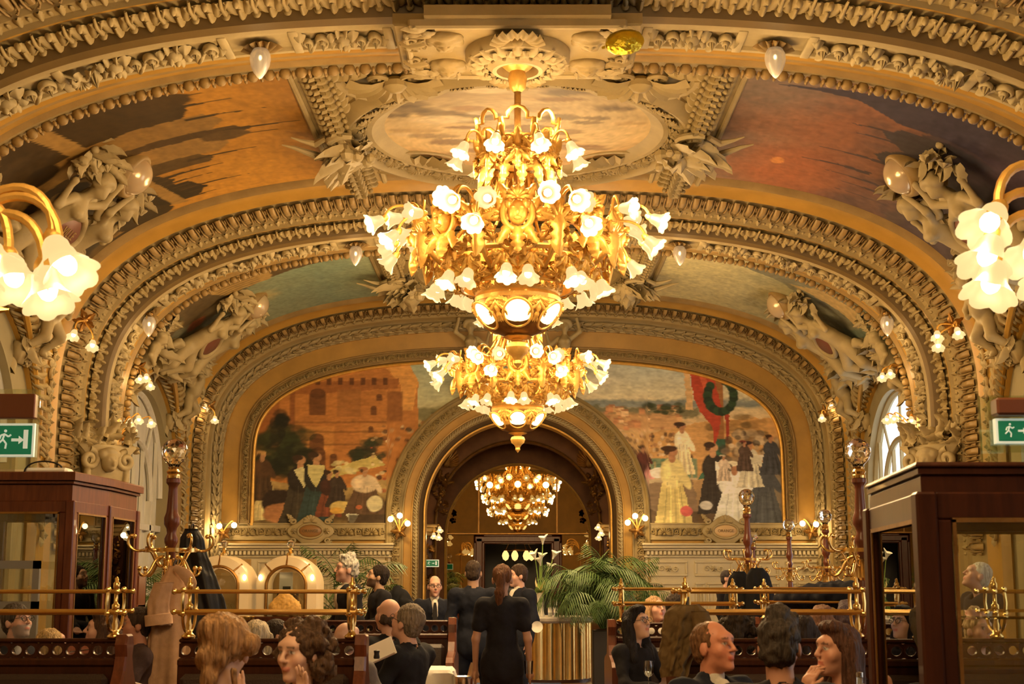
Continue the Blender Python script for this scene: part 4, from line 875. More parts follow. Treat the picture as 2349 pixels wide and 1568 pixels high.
def canvas_obj(name, P, C, parent=None, **p):
    nu, nv = P.shape[:2]; me = bpy.data.meshes.new(name); me.from_pydata(P.reshape(-1, 3).tolist(), [], gridf(nu, nv)); me.materials.append(MT['canvas'])
    c = np.ones((nu * nv, 4), np.float32); c[:, :3] = C.reshape(-1, 3); a = me.color_attributes.new('Col', 'FLOAT_COLOR', 'POINT'); a.data.foreach_set('color', c.ravel()); me.polygons.foreach_set('use_smooth', [True] * len(me.polygons)); me.update(); return link(name, me, parent, **p)
def mural(sd):
    sA = ssamp(-ARC.zs, 0, 400); xa, za = ARC.P(sA, -.66); nu, nv = 250, 250; xs = np.linspace(-5.485, -.0, nu); P = np.zeros((nu, nv, 3))
    for i, x in enumerate(xs):
        hi = np.interp(x, xa, za); lo = 2.70 if abs(x) >= RO - .02 else CZ + math.sqrt((RO - .02) ** 2 - x * x)
        P[i, :, 0] = x; P[i, :, 2] = np.linspace(lo, hi, nv); P[i, :, 1] = Y_END + .0
    U = (P[..., 0] + 5.49) / 5.49; V = (P[..., 2] - 2.7) / 3.36
    if sd > 0: P[..., 0] *= -1; P = P[::-1]; U = (P[..., 0]) / 5.49; V = V[::-1]
    return P, U, V
P, U, V = mural(-1); c = Canvas(U, V, 3)
c.grad([(0, (150, 120, 70)), (.5, (170, 130, 80)), (.78, (176, 168, 138)), (1, (150, 160, 150))])
c.rect(.5, 1.05, .62, .72, (120, 110, 80), 1, .02, .02); c.blobs(60, (.62, 1, .6, .7), .012, [(170, 120, 70), (140, 90, 50), (90, 80, 50), (190, 150, 100)], 4)
c.poly([(0, .28), (0, .95), (.56, .99), (.585, .99), (.62, .88), (.62, .5), (.58, .3), (.3, .2)], (178, 104, 40), 1, .004)
c.poly([(.44, .99), (.5, .96), (.55, .86), (.56, .7), (.60, .7), (.62, .88), (.585, .99)], (206, 136, 62)); c.poly([(0, .86), (.54, .9), (.54, .84), (0, .78)], (150, 82, 32))
for i in range(9): c.rect(.14 + i * .043, .158 + i * .043, .86, .905, (84, 42, 20), .9, .004, .004)
for (a, b, d, e, col) in ((.0, .09, .5, .84, (146, 76, 30)), (.13, .15, .4, .86, (124, 62, 26)), (.31, .40, .66, .83, (150, 88, 38)), (.50, .56, .63, .82, (128, 70, 30)), (.40, .5, .45, .62, (190, 118, 50)), (.18, .3, .42, .6, (196, 122, 50))): c.rect(a, b, d, e, col, .75, .006, .006)
for (u, v, w, h) in ((.235, .76, .032, .09), (.235, .5, .028, .05), (.24, .4, .03, .08), (.3, .39, .014, .05), (.45, .7, .012, .03), (.47, .78, .012, .02), (.44, .58, .01, .02)): c.rect(u - w, u + w, v - h, v + h * .5, (92, 48, 22), .85, .006, .004); c.ell(u, v + h * .5, w, w * 1.1, (92, 48, 22), .85, .1, .1)
for v in (.62, .56, .48): c.rect(.14, .5, v, v + .012, (110, 64, 30), .6, .006, .01)
c.blobs(50, (.0, .2, .3, .56), .05, [(34, 38, 20), (46, 50, 24), (26, 28, 16), (60, 58, 28)], 5); c.blobs(10, (.06, .12, .5, .68), .026, [(26, 26, 18), (34, 32, 20)], 6, 1.6); c.blobs(26, (.38, .5, .38, .5), .032, [(36, 42, 22), (50, 54, 28), (28, 30, 18)], 7)
c.poly([(.2, .24), (.5, .36), (.46, .42), (.3, .34)], (186, 160, 90)); c.blobs(20, (.3, .44, .3, .38), .014, [(210, 190, 140), (170, 150, 100), (200, 180, 120)], 8)
c.blobs(260, (.44, .98, .18, .6), .010, [(60, 36, 24), (120, 80, 50), (180, 140, 100), (90, 50, 30), (210, 180, 140), (50, 40, 30), (150, 60, 36)], 9); c.rect(0, .6, .0, .16, (66, 40, 24), .85, .05, .03)
c.person(.04, .02, .30, (196, 170, 120), (210, 190, 140)); c.person(.03, .14, .32, (70, 46, 30), (80, 50, 32), (196, 140, 80)); c.ell(.1, .12, .07, .11, (44, 28, 22)); c.ell(.11, .06, .075, .07, (170, 106, 66))
c.person(.175, .0, .44, (62, 50, 40), (40, 30, 26)); c.poly([(.15, .33), (.185, .35), (.20, .25), (.19, .22)], (200, 184, 140)); c.person(.235, .0, .46, (44, 62, 62), (40, 36, 34), None, (176, 120, 84), .14); c.poly([(.2, .36), (.268, .36), (.262, .3), (.234, .22), (.205, .3)], (196, 178, 120))
c.person(.285, .04, .3, (120, 56, 34), (60, 30, 24)); c.person(.315, .1, .24, (56, 40, 34)); c.ell(.335, .1, .05, .04, (206, 170, 96)); c.ell(.315, .08, .026, .022, (210, 150, 50)); c.poly([(.35, .07), (.405, .07), (.375, -.02)], (220, 214, 200)); c.person(.42, .06, .3, (92, 62, 44), (196, 166, 140), (150, 90, 50), w=.24); c.rect(.36, .56, .0, .055, (62, 42, 28), .9, .01, .01); c.ell(.46, .12, .03, .05, (206, 186, 150)); c.ell(.4, .10, .012, .014, (190, 90, 50))
canvas_obj('mural_canvas', P, c.done((1.25, 1.42, 1.35)), label='painted mural of an orange ruin with trees and villagers, left of the arch', cat='mural')
P, U, V = mural(1); c = Canvas(U, V, 13)
c.grad([(0, (120, 96, 66)), (.3, (178, 140, 92)), (.55, (200, 158, 100)), (.8, (196, 188, 160)), (1, (160, 172, 170))], jit=.08)
c.ell(.2, .88, .2, .04, (214, 206, 186), .8, .5, .4); c.rect(0, 1, .72, .765, (104, 118, 122), .9, .02, .03); c.rect(0, .7, .66, .725, (70, 76, 50), .8, .02, .06); c.rect(0, .62, .58, .68, (190, 140, 90), .85, .02, .03)
r = random.Random(3)
for i in range(70): u, v = r.uniform(0, .62), r.uniform(.56, .7); w = r.uniform(.01, .03); c.rect(u, u + w, v, v + w * 1.2, r.choice([(206, 160, 110), (176, 120, 78), (196, 130, 84), (222, 186, 140)]), .9, .004, .004); c.rect(u, u + w, v + w * 1.2, v + w * 1.6, (160, 96, 60), .8, .004)
c.blobs(16, (.48, .62, .68, .74), .022, [(38, 50, 28), (54, 66, 34)], 5, .8); c.poly([(.5, .55), (.7, .62), (1, .66), (1, .3), (.4, .3)], (196, 146, 84), 1, .02); c.blobs(24, (.72, .98, .5, .66), .03, [(150, 110, 56), (110, 84, 44), (176, 130, 70)], 6, .7)
c.blobs(420, (.05, .66, .3, .56), .0085, [(70, 42, 28), (120, 84, 56), (200, 166, 126), (60, 40, 32), (216, 190, 150), (150, 100, 70), (96, 62, 44)], 7, 1.5); c.poly([(.05, .5), (.36, .44), (.4, .47), (.06, .54)], (214, 182, 130), .7)
c.poly([(.64, .94), (.66, .94), (.67, .70), (.64, .70)], (200, 160, 110)); c.rect(.752, .785, .27, .94, (150, 96, 48), 1, .004); c.rect(.75, .79, .27, .52, (48, 96, 74), 1, .004); c.poly([(.68, .27), (.70, .27), (.765, .44), (.75, .44)], (54, 104, 82))
c.poly([(.662, .94), (.75, .94), (.76, .84), (.78, .70), (.76, .54), (.748, .44), (.74, .60), (.70, .68), (.67, .78)], (176, 48, 26)); c.poly([(.70, .92), (.72, .92), (.745, .68), (.72, .7)], (200, 78, 44)); c.poly([(.79, .7), (.81, .7), (.80, .52), (.792, .5)], (160, 44, 26))
for a in np.linspace(.9, 5.9, 16): c.ell(.775 + .05 * math.cos(a + PI / 2), .79 + .10 * math.sin(a + PI / 2), .02, .032, (30, 50, 34) if int(a * 3) % 2 else (40, 66, 42), 1, .2, .3)
c.blobs(70, (.78, 1, .3, .56), .02, [(70, 56, 46), (120, 100, 80), (176, 150, 116), (60, 50, 44), (200, 180, 150)], 8, 1.3); c.rect(.78, 1.02, .0, .4, (112, 104, 92), .8, .05, .03); c.rect(.44, .8, .0, .1, (92, 72, 52), .9, .04, .03)
c.poly([(.45, .26), (.66, .28), (.68, .08), (.55, .06), (.46, .10)], (128, 104, 80), 1, .01); c.poly([(.45, .27), (.67, .30), (.68, .27), (.46, .24)], (176, 156, 124)); c.rect(.5, .68, .28, .4, (52, 128, 108), .75, .006, .006)
for i in range(6): c.rect(.515 + .028 * i, .523 + .028 * i, .28, .38, (170, 150, 100), .8, .003)
c.person(.475, .27, .22, (70, 28, 24), (84, 32, 26), (34, 20, 16)); c.ell(.505, .30, .026, .03, (214, 140, 140)); c.ell(.53, .31, .03, .035, (226, 220, 210)); c.person(.625, .3, .34, (224, 206, 160), (232, 220, 184), (60, 34, 20), w=.13); c.person(.585, .0, .5, (206, 186, 112), (216, 200, 132), (70, 40, 20), w=.13); c.ell(.635, .075, .024, .034, (206, 84, 84))
c.person(.74, .06, .46, (54, 46, 40), (50, 42, 36), None, (190, 140, 100), .13); c.poly([(.745, .38), (.765, .38), (.77, .26), (.755, .24)], (226, 220, 204)); c.ell(.71, .11, .026, .03, (186, 182, 176)); c.person(.82, -.02, .42, (214, 216, 208), (222, 222, 214), (216, 206, 180), w=.2); c.person(.78, .26, .17, (190, 170, 150), (200, 180, 160), (190, 176, 150)); c.person(.93, .0, .44, (74, 78, 84), (70, 74, 82), (196, 190, 180), w=.15); c.person(.88, .22, .3, (196, 190, 170), None, (60, 40, 40)); c.person(.96, .3, .26, (60, 62, 70)); c.person(.86, .32, .2, (80, 60, 50), None, (110, 44, 40))
canvas_obj('mural_canvas', P, c.done((1.25, 1.3, 1.35)), label='painted mural of promenaders, a red drape and a sunlit town, right of the arch', cat='mural')
def vault_canvas(k, sd):
    y0, y1, yc = bays[k]; nu, nv = 190, 150; ys = np.linspace(y0 + .02, y1 - .02, nu); P = np.zeros((nu, nv, 3)); U = np.zeros((nu, nv)); V = np.zeros((nu, nv))
    for i, y in enumerate(ys):
        r = vault_r(y, y0, y1) - .02; lo = -6.75 if abs(y - yc) > AW + .3 else max(-6.75, float(ARC.s_at_z(arch_z(min(AW, abs(y - yc))) + .5, r))); s = np.linspace(lo, -2.48, nv); x, z = ARC.P(s, r)
        P[i, :, 0] = x * (-sd); P[i, :, 1] = y; P[i, :, 2] = z; U[i] = (y - y0) / (y1 - y0); V[i] = (s + 6.75) / 4.27
    if sd > 0: P = P[::-1].copy(); U = 1 - U[::-1]; V = V[::-1]
    return P, U, V
P, U, V = vault_canvas(2, -1); c = Canvas(U, V, 21); c.grad([(0, (70, 50, 18)), (.3, (110, 80, 26)), (.55, (164, 118, 30)), (.8, (176, 126, 28)), (1, (140, 98, 24))], jit=.2)
c.ell(.9, .62, .3, .4, (190, 138, 36), .7, .8, .5); c.rect(0, .62, .0, .5, (128, 98, 46), .9, .03, .04)
for (u0, u1, v1, col) in ((.0, .1, .62, (54, 40, 18)), (.08, .3, .68, (60, 46, 22)), (.28, .40, .74, (136, 106, 52)), (.40, .46, .8, (74, 56, 28)), (.45, .58, .72, (142, 112, 58)), (.57, .66, .66, (84, 66, 34)), (.66, .8, .52, (56, 46, 26)), (.78, .93, .58, (48, 40, 24)), (.9, 1.0, .46, (56, 46, 26))): c.poly([(u0, .2), (u1, .2), (u1, v1), ((u0 + u1) / 2 + .01, v1 + .04), (u0, v1)], col, 1, .012)
for (u, v, w) in ((.2, .68, .014), (.13, .64, .01), (.43, .82, .012), (.48, .76, .01), (.7, .55, .014), (.76, .52, .008), (.84, .6, .012), (.93, .48, .012), (.3, .75, .008), (.61, .68, .01)): c.poly([(u - w, v - .06), (u + w, v - .06), (u, v + .17)], (58, 46, 24), 1, .006)
c.ell(.15, .66, .06, .09, (66, 50, 24)); c.ell(.47, .76, .04, .07, (88, 68, 36)); c.poly([(.0, .34), (.95, .50), (.96, .54), (.0, .39)], (150, 120, 62), 1, .004); c.poly([(.3, .06), (.98, .3), (.98, .33), (.3, .10)], (136, 108, 56), 1, .004)
for u in (.3, .5): c.ell(u, .30 + .1 * (u - .3), .05, .055, (46, 34, 16), 1, .1, .08)
for i in range(14): c.rect(.36 + .04 * i, .366 + .04 * i, .40 + .012 * i, .45 + .012 * i, (84, 64, 32), .7, .004)
c.rect(.0, .4, .0, .2, (92, 64, 28), .8, .05, .08); c.poly([(.0, .2), (.3, .0), (.55, .0), (.0, .32)], (120, 90, 42), .8); c.blobs(20, (.6, 1, .0, .3), .05, [(66, 56, 30), (96, 78, 40), (52, 46, 28)], 4, .8); c.ell(.62, .2, .05, .03, (196, 150, 40)); c.ell(.76, .1, .04, .02, (190, 146, 44))
canvas_obj('ceiling_painting', P, c.done((1.15, 1.05, .92), .14), label='golden ceiling painting of a harbour town with dark spires, left of the large chandelier', cat='ceiling painting')
P, U, V = vault_canvas(2, 1); c = Canvas(U, V, 31); c.grad([(0, (60, 46, 44)), (.3, (74, 58, 56)), (.5, (104, 74, 58)), (.7, (150, 88, 46)), (.88, (150, 100, 60)), (1, (124, 96, 66))], jit=.3)
c.ell(.2, .78, .3, .22, (176, 92, 36), .8, .8, .4); c.ell(.9, .86, .3, .2, (112, 100, 80), .7, .8, .4)
c.poly([(0, 0), (1, 0), (1, .66), (.9, .62), (.86, .5), (.7, .5), (.6, .42), (.4, .5), (.3, .4), (.1, .45), (0, .4)], (74, 60, 60), .85, .03)
c.poly([(.74, .2), (.98, .2), (.98, .6), (.9, .70), (.88, .82), (.87, .94), (.86, .82), (.84, .70), (.76, .58)], (62, 54, 60), 1, .01); c.poly([(.4, .2), (.74, .2), (.72, .56), (.66, .6), (.58, .52), (.5, .58), (.42, .5)], (66, 60, 58), 1, .02)
for (u, v) in ((.33, .74), (.45, .7), (.62, .66), (.12, .56), (.2, .6), (.68, .68), (.26, .62)): c.poly([(u - .012, v - .2), (u + .012, v - .2), (u, v + .04)], (62, 54, 54), .9, .006)
c.blobs(26, (0, 1, .0, .4), .09, [(82, 62, 66), (66, 54, 58), (100, 72, 64), (56, 46, 48)], 6, .6, .6); c.ell(.26, .80, .035, .022, (214, 130, 40)); c.blobs(14, (0, .5, .3, .5), .06, [(120, 84, 60), (96, 80, 62)], 9, .4, .5)
canvas_obj('ceiling_painting', P, c.done((1.0, 1.05, 1.4), .14), label='dusky violet and orange ceiling painting of a domed skyline, right of the large chandelier', cat='ceiling painting')
P, U, V = vault_canvas(3, -1); c = Canvas(U, V, 41); c.grad([(0, (70, 66, 42)), (.25, (92, 92, 66)), (.5, (124, 128, 98)), (.8, (112, 128, 104)), (1, (130, 136, 104))], jit=.25)
c.ell(.55, .5, .14, .12, (176, 152, 90), .8, .7, .6); c.ell(.8, .4, .2, .1, (170, 150, 96), .6, .7, .6); c.poly([(0, .0), (.0, .95), (.16, .9), (.3, .5), (.5, .3), (.3, 0)], (84, 64, 38), 1, .02); c.poly([(.06, .35), (.3, .42), (.28, .6), (.1, .62)], (156, 116, 56), 1, .01); c.poly([(.3, .2), (.7, .5), (.95, .34), (1, .0), (.3, .0)], (96, 88, 66), .9, .03)
for i in range(7): c.rect(.08 + .03 * i, .09 + .03 * i, .40, .56, (96, 70, 36), .8, .004)
c.blobs(30, (.1, .8, .0, .26), .04, [(66, 60, 38), (110, 96, 56), (140, 110, 60), (150, 70, 40)], 5, .7)
canvas_obj('ceiling_painting', P, c.done((1.5, 1.75, 1.95), .14), label='teal ceiling painting of a hillside town and lake, left of the second chandelier', cat='ceiling painting')
P, U, V = vault_canvas(3, 1); c = Canvas(U, V, 51); c.grad([(0, (48, 42, 30)), (.2, (84, 78, 54)), (.4, (128, 126, 98)), (.7, (176, 164, 118)), (1, (188, 172, 120))], jit=.25)
c.poly([(.55, .1), (.9, .2), (.95, .6), (.82, .72), (.7, .5), (.58, .42)], (110, 108, 90), 1, .03); c.poly([(.7, .2), (.85, .2), (.85, .4), (.74, .5)], (176, 142, 84), .8, .02); c.poly([(.3, .0), (1, .0), (1, .3), (.7, .2), (.4, .26)], (84, 96, 82), .9, .02); c.blobs(40, (.0, .5, .0, .3), .05, [(44, 38, 26), (60, 50, 32), (76, 62, 40)], 5, .6); c.blobs(14, (.1, .6, .45, .6), .05, [(140, 126, 80), (120, 108, 74)], 6, .25, .6)
canvas_obj('ceiling_painting', P, c.done((1.4, 1.5, 1.55), .14), label='pale ceiling painting of a rocky bay under cream clouds, right of the second chandelier', cat='ceiling painting')
for k in (2, 3):
    y0, y1, yc = bays[k]; a = np.linspace(0, 2 * PI, 121); r = np.linspace(0.01, 1.5, 44); A, R = np.meshgrid(a, r, indexing='ij'); P = np.stack([R * 1.1 * np.cos(A), yc + .25 + R * 1.1 * np.sin(A), np.full(A.shape, 7.045)], -1)[::-1]
    U, V = P[..., 0] / 3 + .5, (P[..., 1] - yc) / 3 + .5; c = Canvas(U, V, 61 + k); c.grad([(0, (120, 96, 60)), (.4, (196, 172, 124)), (.7, (214, 186, 130)), (1, (188, 150, 92))], jit=.4)
    c.blobs(26, (0, 1, 0, 1), .09, [(120, 82, 44), (150, 108, 62), (206, 186, 146), (96, 66, 36), (170, 140, 90)], 70 + k, .35); c.blobs(9, (.1, .9, .55, .95), .12, [(110, 72, 36), (134, 92, 50)], 80 + k, .3); c.blobs(8, (.0, .4, .2, .5), .1, [(90, 70, 42), (216, 200, 166)], 90 + k, .4); c.blobs(10, (.6, 1., .1, .5), .1, [(86, 64, 36), (110, 90, 56)], 95 + k, .4)
    canvas_obj('ceiling_painting', P, c.done((1.0, .96, .9)), label='round ceiling painting of drifting brown and cream clouds %s' % ('behind the large chandelier' if k == 2 else 'behind the second chandelier'), cat='ceiling painting')
# ---------------------------------------------------------------- chandeliers, sconces, pendant lamps
def flower_mesh(R=.1, L=.14, n=40, petals=7):
    """bell shade opening towards +z, scalloped rim; base at the origin"""
    v = []; prof = [(0.16, 0), (.34, .06), (.46, .22), (.5, .42), (.58, .62), (.8, .82), (1.0, .93)]
    for i in range(n):
        a = 2 * PI * i / n; w = abs(math.cos(petals * a / 2)) ** .7
        for j, (r, z) in enumerate(prof):
            t = j / (len(prof) - 1); rr = R * r * (1 - .16 * (1 - w) * t ** 2); v.append((rr * math.cos(a), rr * math.sin(a), L * (z + .12 * w * t ** 4 + .03 * math.sin(3 * a) * t ** 4)))
    return MB().add((v, gridf(n, len(prof), True)))
SHADE = flower_mesh().mesh('lamp_shade', MT['shade'])
BULB = MB().add(ell((0, 0, .085), (.034, .034, .042), 12, 8)).mesh('bulb', MT['bulb'])
CUP = MB().add(lathe([(0, -.05), (.014, -.045), (.03, -.02), (.034, .0), (.022, .02), (.03, .035), (.012, .03)], 12)).mesh('lamp_cup', MT['gilt'])
def toward(o, d, s=1.0, roll=0):
    """matrix whose +z points along d"""
    return Matrix.Translation(o) @ Vector(d).normalized().to_track_quat('Z', 'Y').to_matrix().to_4x4() @ RZ(roll) @ SC(s)
def flower(parent, o, d, s=1.0, e=0):
    h = link('lamp_shade', SHADE, parent, toward(o, d, s, random.uniform(0, 1))); link('bulb', BULB, h); link('lamp_cup', CUP, h)
    if e: point(h, (0, 0, .155), e, .045)
    return h
def point(parent, loc, e, r=.08, col=(1, .66, .30)):
    l = bpy.data.lights.new('lamp_or_fill_light', 'POINT'); l.energy = e; l.color = col; l.shadow_soft_size = r; o = bpy.data.objects.new('lamp_or_fill_light', l); COL.objects.link(o); o.parent = parent; o.location = loc; return o
G = [MT['gilt'], MT['gilt_dark']]
g = MB()                                                    # big acanthus with scrolls, upright, relief +z
g.add(leaf(.34, .12, 4, .35, .1, 14, 5)); 
for s in (-1, 1):
    g.add(leaf(.26, .08, 4, .4, .08, 10, 5), 0, TR(s * .03, .02, .02) @ RZ(-s * .7)); g.add(leaf(.2, .06, 3, .4, .06, 8, 5), 0, TR(s * .05, 0, .02) @ RZ(-s * 1.35))
    g.add(tube([(s * (.13 + p[0]), .06 + p[1], .03 + p[2]) for p in spiral(1.5, .085, .012, 20, PI / 2, .03)], np.linspace(.024, .012, 20), 6)); g.add(rosette(.04, 5, .04), 0, TR(s * .13, .06, .05))
GL = g.mesh('acanthus', G[0])
g = MB()                                                    # cartouche with a mask
g.add(tube([(.125 * math.cos(a), .15 * math.sin(a), .02) for a in np.linspace(0, 2 * PI, 24)], .028, 7, False)); g.add(ell((0, 0, .02), (.085, .11, .09), 12, 8)); g.add(ell((0, -.02, .11), (.018, .035, .03), 6, 5)); g.add(ell((0, -.065, .09), (.035, .02, .03), 7, 5))
for s in (-1, 1): g.add(ell((s * .035, .025, .095), (.022, .014, .016), 6, 5)); g.add(ell((s * .07, .07, .05), (.04, .05, .04), 7, 5)); g.add(leaf(.2, .06, 3, .4, .06, 9, 5), 0, TR(s * .08, -.12, .02) @ RZ(PI + s * .5)); g.add(leaf(.16, .06, 3, .5, .06, 9, 5), 0, TR(s * .07, .12, .02) @ RZ(-s * .6))
g.add(leaf(.24, .08, 4, .3, .08), 0, TR(0, -.13, .02) @ RZ(PI)); g.add(shell(.09, 7, .05), 0, TR(0, .13, .03)); GM = g.mesh('mask_cartouche', G[0])
g = MB()
for s in (-1, 1): g.add(tube([(s * (.11 + p[0]), p[1], .0) for p in spiral(1.25, .1, .02, 20, PI)], np.linspace(.02, .012, 20), 6)); g.add(leaf(.17, .05, 3, .4, .05, 8, 5), 0, TR(s * .02, -.06, .0) @ RZ(-s * 1.0)); g.add(leaf(.15, .05, 3, .4, .05, 8, 5), 0, TR(s * .2, .02, .0) @ RZ(-s * 2.2))
g.add(rosette(.065, 8, .06), 0, TR(.11, 0, .02)); g.add(rosette(.065, 8, .06), 0, TR(-.11, 0, .02)); GS = g.mesh('rosette_scroll', G[0])
g = MB()                                                    # open crown frame
o = [(-.1, -.12), (-.125, -.02), (-.125, .07), (-.07, .07), (-.07, .12), (-.04, .17), (0, .19), (.04, .17), (.07, .12), (.07, .07), (.125, .07), (.125, -.02), (.1, -.12)]
g.add(tube([(x, y, 0) for x, y in o], .017, 6)); 
for s in (-1, 1): g.add(tube([(s * (.06 + p[0]), -.13 + p[1], .0) for p in spiral(1.1, .065, .015, 16, -PI / 2 if s > 0 else -PI / 2)], .015, 6))
g.add(leaf(.2, .05, 3, .3, .05, 9, 5), 0, TR(0, -.2, .01)); GC = g.mesh('crown_frame', G[0])
RIBM = None
def chandelier(loc, label, k=1.0):
    root = empty('chandelier', loc, label=label, cat='chandelier')
    # heights relative to the main ring
    A = lambda a, r, z: (r * math.cos(a), r * math.sin(a), z)
    def radial(a, r, z, tilt=0.): X = Vector((-math.sin(a), math.cos(a), 0)); O = Vector((math.cos(a), math.sin(a), 0)); U = Vector((0, 0, 1)); n = O * math.cos(tilt) + U * math.sin(tilt); u = U * math.cos(tilt) - O * math.sin(tilt); return frame(A(a, r, z), X, u, n, 1.)
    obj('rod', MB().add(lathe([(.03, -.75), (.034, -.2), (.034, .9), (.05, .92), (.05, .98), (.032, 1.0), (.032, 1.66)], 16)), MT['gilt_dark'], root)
    cn = MB(); cn.add(lathe([(.035, 1.42), (.07, 1.46), (.085, 1.56), (.07, 1.62), (.12, 1.66), (.2, 1.74), (.24, 1.80), (.23, 1.85)], 24, (8, .08))); obj('canopy', cn, MT['gilt'], root)
    # upper crown
    zc = .77
    obj('crown_ring', MB().add(lathe([(.33, zc - .03), (.36, zc - .03), (.37, zc), (.36, zc + .03), (.33, zc + .03), (.32, zc), (.33, zc - .03)], 32)), MT['gilt'], root)
    for i in range(8):
        a = 2 * PI * i / 8 + PI / 8 + PI / 8
        link('crown_frame', GC, root, radial(a, .36, zc + .21, -.2) @ SC(1.3, .95, 1.3)); link('acanthus', GL, root, radial(a + PI / 8, .34, zc - .02) @ SC(.55)); link('acanthus', GL, root, radial(a, .36, zc - .02, 0) @ RZ(PI) @ SC(.6))
    nA = 9
    for i in range(nA):
        a = -PI / 2 + 2 * PI * (i + .5) / nA; p = bez([A(a, .34, zc), A(a, .38, zc + .26), A(a, .54, zc + .24), A(a, .55, zc + .07)])
        obj('lamp_arm', MB().add(tube(p, .012, 6)), MT['gilt'], root); flower(root, A(a, .55, zc + .07), A(a, .45, -.9), 1.0, 7 * LAMP * k)
    # rods spreading from the crown to the basket
    g = MB(); g.add(tube(bez([(.27, 0, .68), (.3, 0, .45), (.42, 0, .26), (.66, 0, .02)]), .016, 6)); g.add(tube(bez([(.24, 0, .5), (.3, 0, .2), (.36, 0, .2), (.5, 0, .0)]), .012, 6))
    g.add(leaf(.28, .07, 4, .3, .06), 0, frame((.3, 0, .69), (0, 1, 0), (.1, 0, -1), (1, 0, .1), 1.)); g.add(tube([(.33 + p[0] * .8, 0, .62 + p[1] * .8) for p in spiral(1.2, .08, .015, 14)], .014, 6)); sm = g.mesh('stay', MT['gilt'])
    for i in range(12): link('stay', sm, root, RZ(2 * PI * i / 12 + .12))
    # basket: two bands, S ribs, openwork
    obj('main_band', MB().add(lathe([(.84, -.05), (.88, -.05), (.89, -.01), (.88, .03), (.84, .03), (.84, -.05)], 48)), MT['gilt'], root)
    obj('lower_band', MB().add(lathe([(.50, -.50), (.53, -.50), (.54, -.46), (.53, -.43), (.5, -.43), (.5, -.5)], 40)), MT['gilt'], root)
    obj('middle_band', MB().add(lathe([(.78, -.28), (.80, -.28), (.805, -.25), (.79, -.23), (.78, -.28)], 40)), MT['gilt'], root)
    g = MB(); g.add(tube(bez([(.86, 0, .07), (.98, 0, -.02), (.96, 0, -.26), (.66, 0, -.34), (.52, 0, -.46)], 18), .03, 7)); g.add(leaf(.42, .1, 5, .25, .09), 0, frame((.93, 0, .02), (0, 1, 0), (-.12, 0, -1), (1, 0, -.12), 1.)); g.add(tube([(.92 + p[0], 0, .06 + p[1]) for p in spiral(1.3, .09, .02, 16, PI)], .022, 6)); rm = g.mesh('rib', MT['gilt'])
    for i in range(8):
        a = -PI / 2 + PI / 8 + 2 * PI * i / 8; link('rib', rm, root, RZ(a))
        link('mask_cartouche' if i % 1 == 0 else '', GM, root, radial(a - PI / 8, .90, .0, .05) @ SC(1.05)); link('acanthus', GL, root, radial(a, .93, -.04, .1) @ SC(.8))
        for e in (-1, 1): link('rosette_scroll', GS, root, radial(a + e * PI / 16 - PI / 8, .84, -.17, -.25) @ RZ(e * .5) @ SC(.95)); link('acanthus', GL, root, radial(a + e * PI / 12, .88, .0, .05) @ RZ(e * .5) @ SC(.62)); link('acanthus', GL, root, radial(a + e * PI / 14, .74, -.3, -.6) @ RZ(PI) @ SC(.62))
        link('rosette_scroll', GS, root, radial(a, .62, -.42, -.6) @ SC(.8)); link('acanthus', GL, root, radial(a - PI / 8, .55, -.5, -.1) @ SC(.5))
    # main tier of flowers: bunches on the ribs
    for i in range(8):
        a = -PI / 2 + PI / 8 + 2 * PI * i / 8
        for (da, r, z, tz, r0) in ((-.17, 1.08, .13, -.15, .9), (.15, 1.0, .10, -.1, .9), (-.02, 1.30, .06, -.5, .92), (.10, 1.22, -.09, -.9, .92)):
            b = a + da; p = bez([A(a, r0, .06), A(a + da * .4, r0 + .08, z + .16), A(b, r - .05, z + .2), A(b, r, z)]); obj('lamp_arm', MB().add(tube(p, .013, 6)), MT['gilt'], root); flower(root, A(b, r, z), A(b, 1, tz), 1.05, 9 * LAMP * k if r > 1.05 else 0)
    # lower tier
    for i in range(16):
        a = -PI / 2 + 2 * PI * (i + .5) / 16 + (.07 if i % 2 else -.07); r = .76 if i % 2 else .70; p = bez([A(a, .53, -.46), A(a, .58, -.2), A(a, r, -.2), A(a, r, -.42)]); obj('lamp_arm', MB().add(tube(p, .012, 6)), MT['gilt'], root); flower(root, A(a, r, -.42), A(a, .4, -.9), 1.05, 7 * LAMP * k if i % 2 else 0)
    a = -PI / 2; 
    # bowl with glowing glass panels
    obj('bowl_rim', MB().add(lathe([(.36, -.60), (.39, -.62), (.40, -.585), (.385, -.555), (.40, -.53), (.37, -.52), (.36, -.6)], 40)), MT['gilt'], root)
    for i in range(16):
        b = 2 * PI * i / 16; link('acanthus', GL, root, radial(b, .385, -.53, -.05) @ SC(.34))
    prof = [(.375, -.62), (.37, -.69), (.345, -.77), (.285, -.85), (.2, -.905), (.11, -.935)]
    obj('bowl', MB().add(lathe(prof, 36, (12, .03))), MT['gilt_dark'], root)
    for i in range(6):
        a = -PI / 2 + 2 * PI * i / 6; gm = MB(); v = []
        for q in range(20):
            t = 2 * PI * q / 20; v.append((.125 * math.cos(t), .145 * math.sin(t), 0))
        gm.add((v + [(0, 0, .05)], [(q, (q + 1) % 20, 20) for q in range(20)])); pn = obj('glass_panel', gm, MT['panelglow'], root, radial(a, .335, -.77, -.72)); obj('panel_rim', MB().add(tube([(.13 * math.cos(t), .15 * math.sin(t), 0) for t in np.linspace(0, 2 * PI, 24)], .014, 6, False)), MT['gilt'], pn)
        for e in (-1, 0, 1): link('acanthus', GL, root, radial(a + PI / 6 + e * .07, .385, -.64, -.6) @ RZ(PI - e * .2) @ SC(.5, .7, .6))
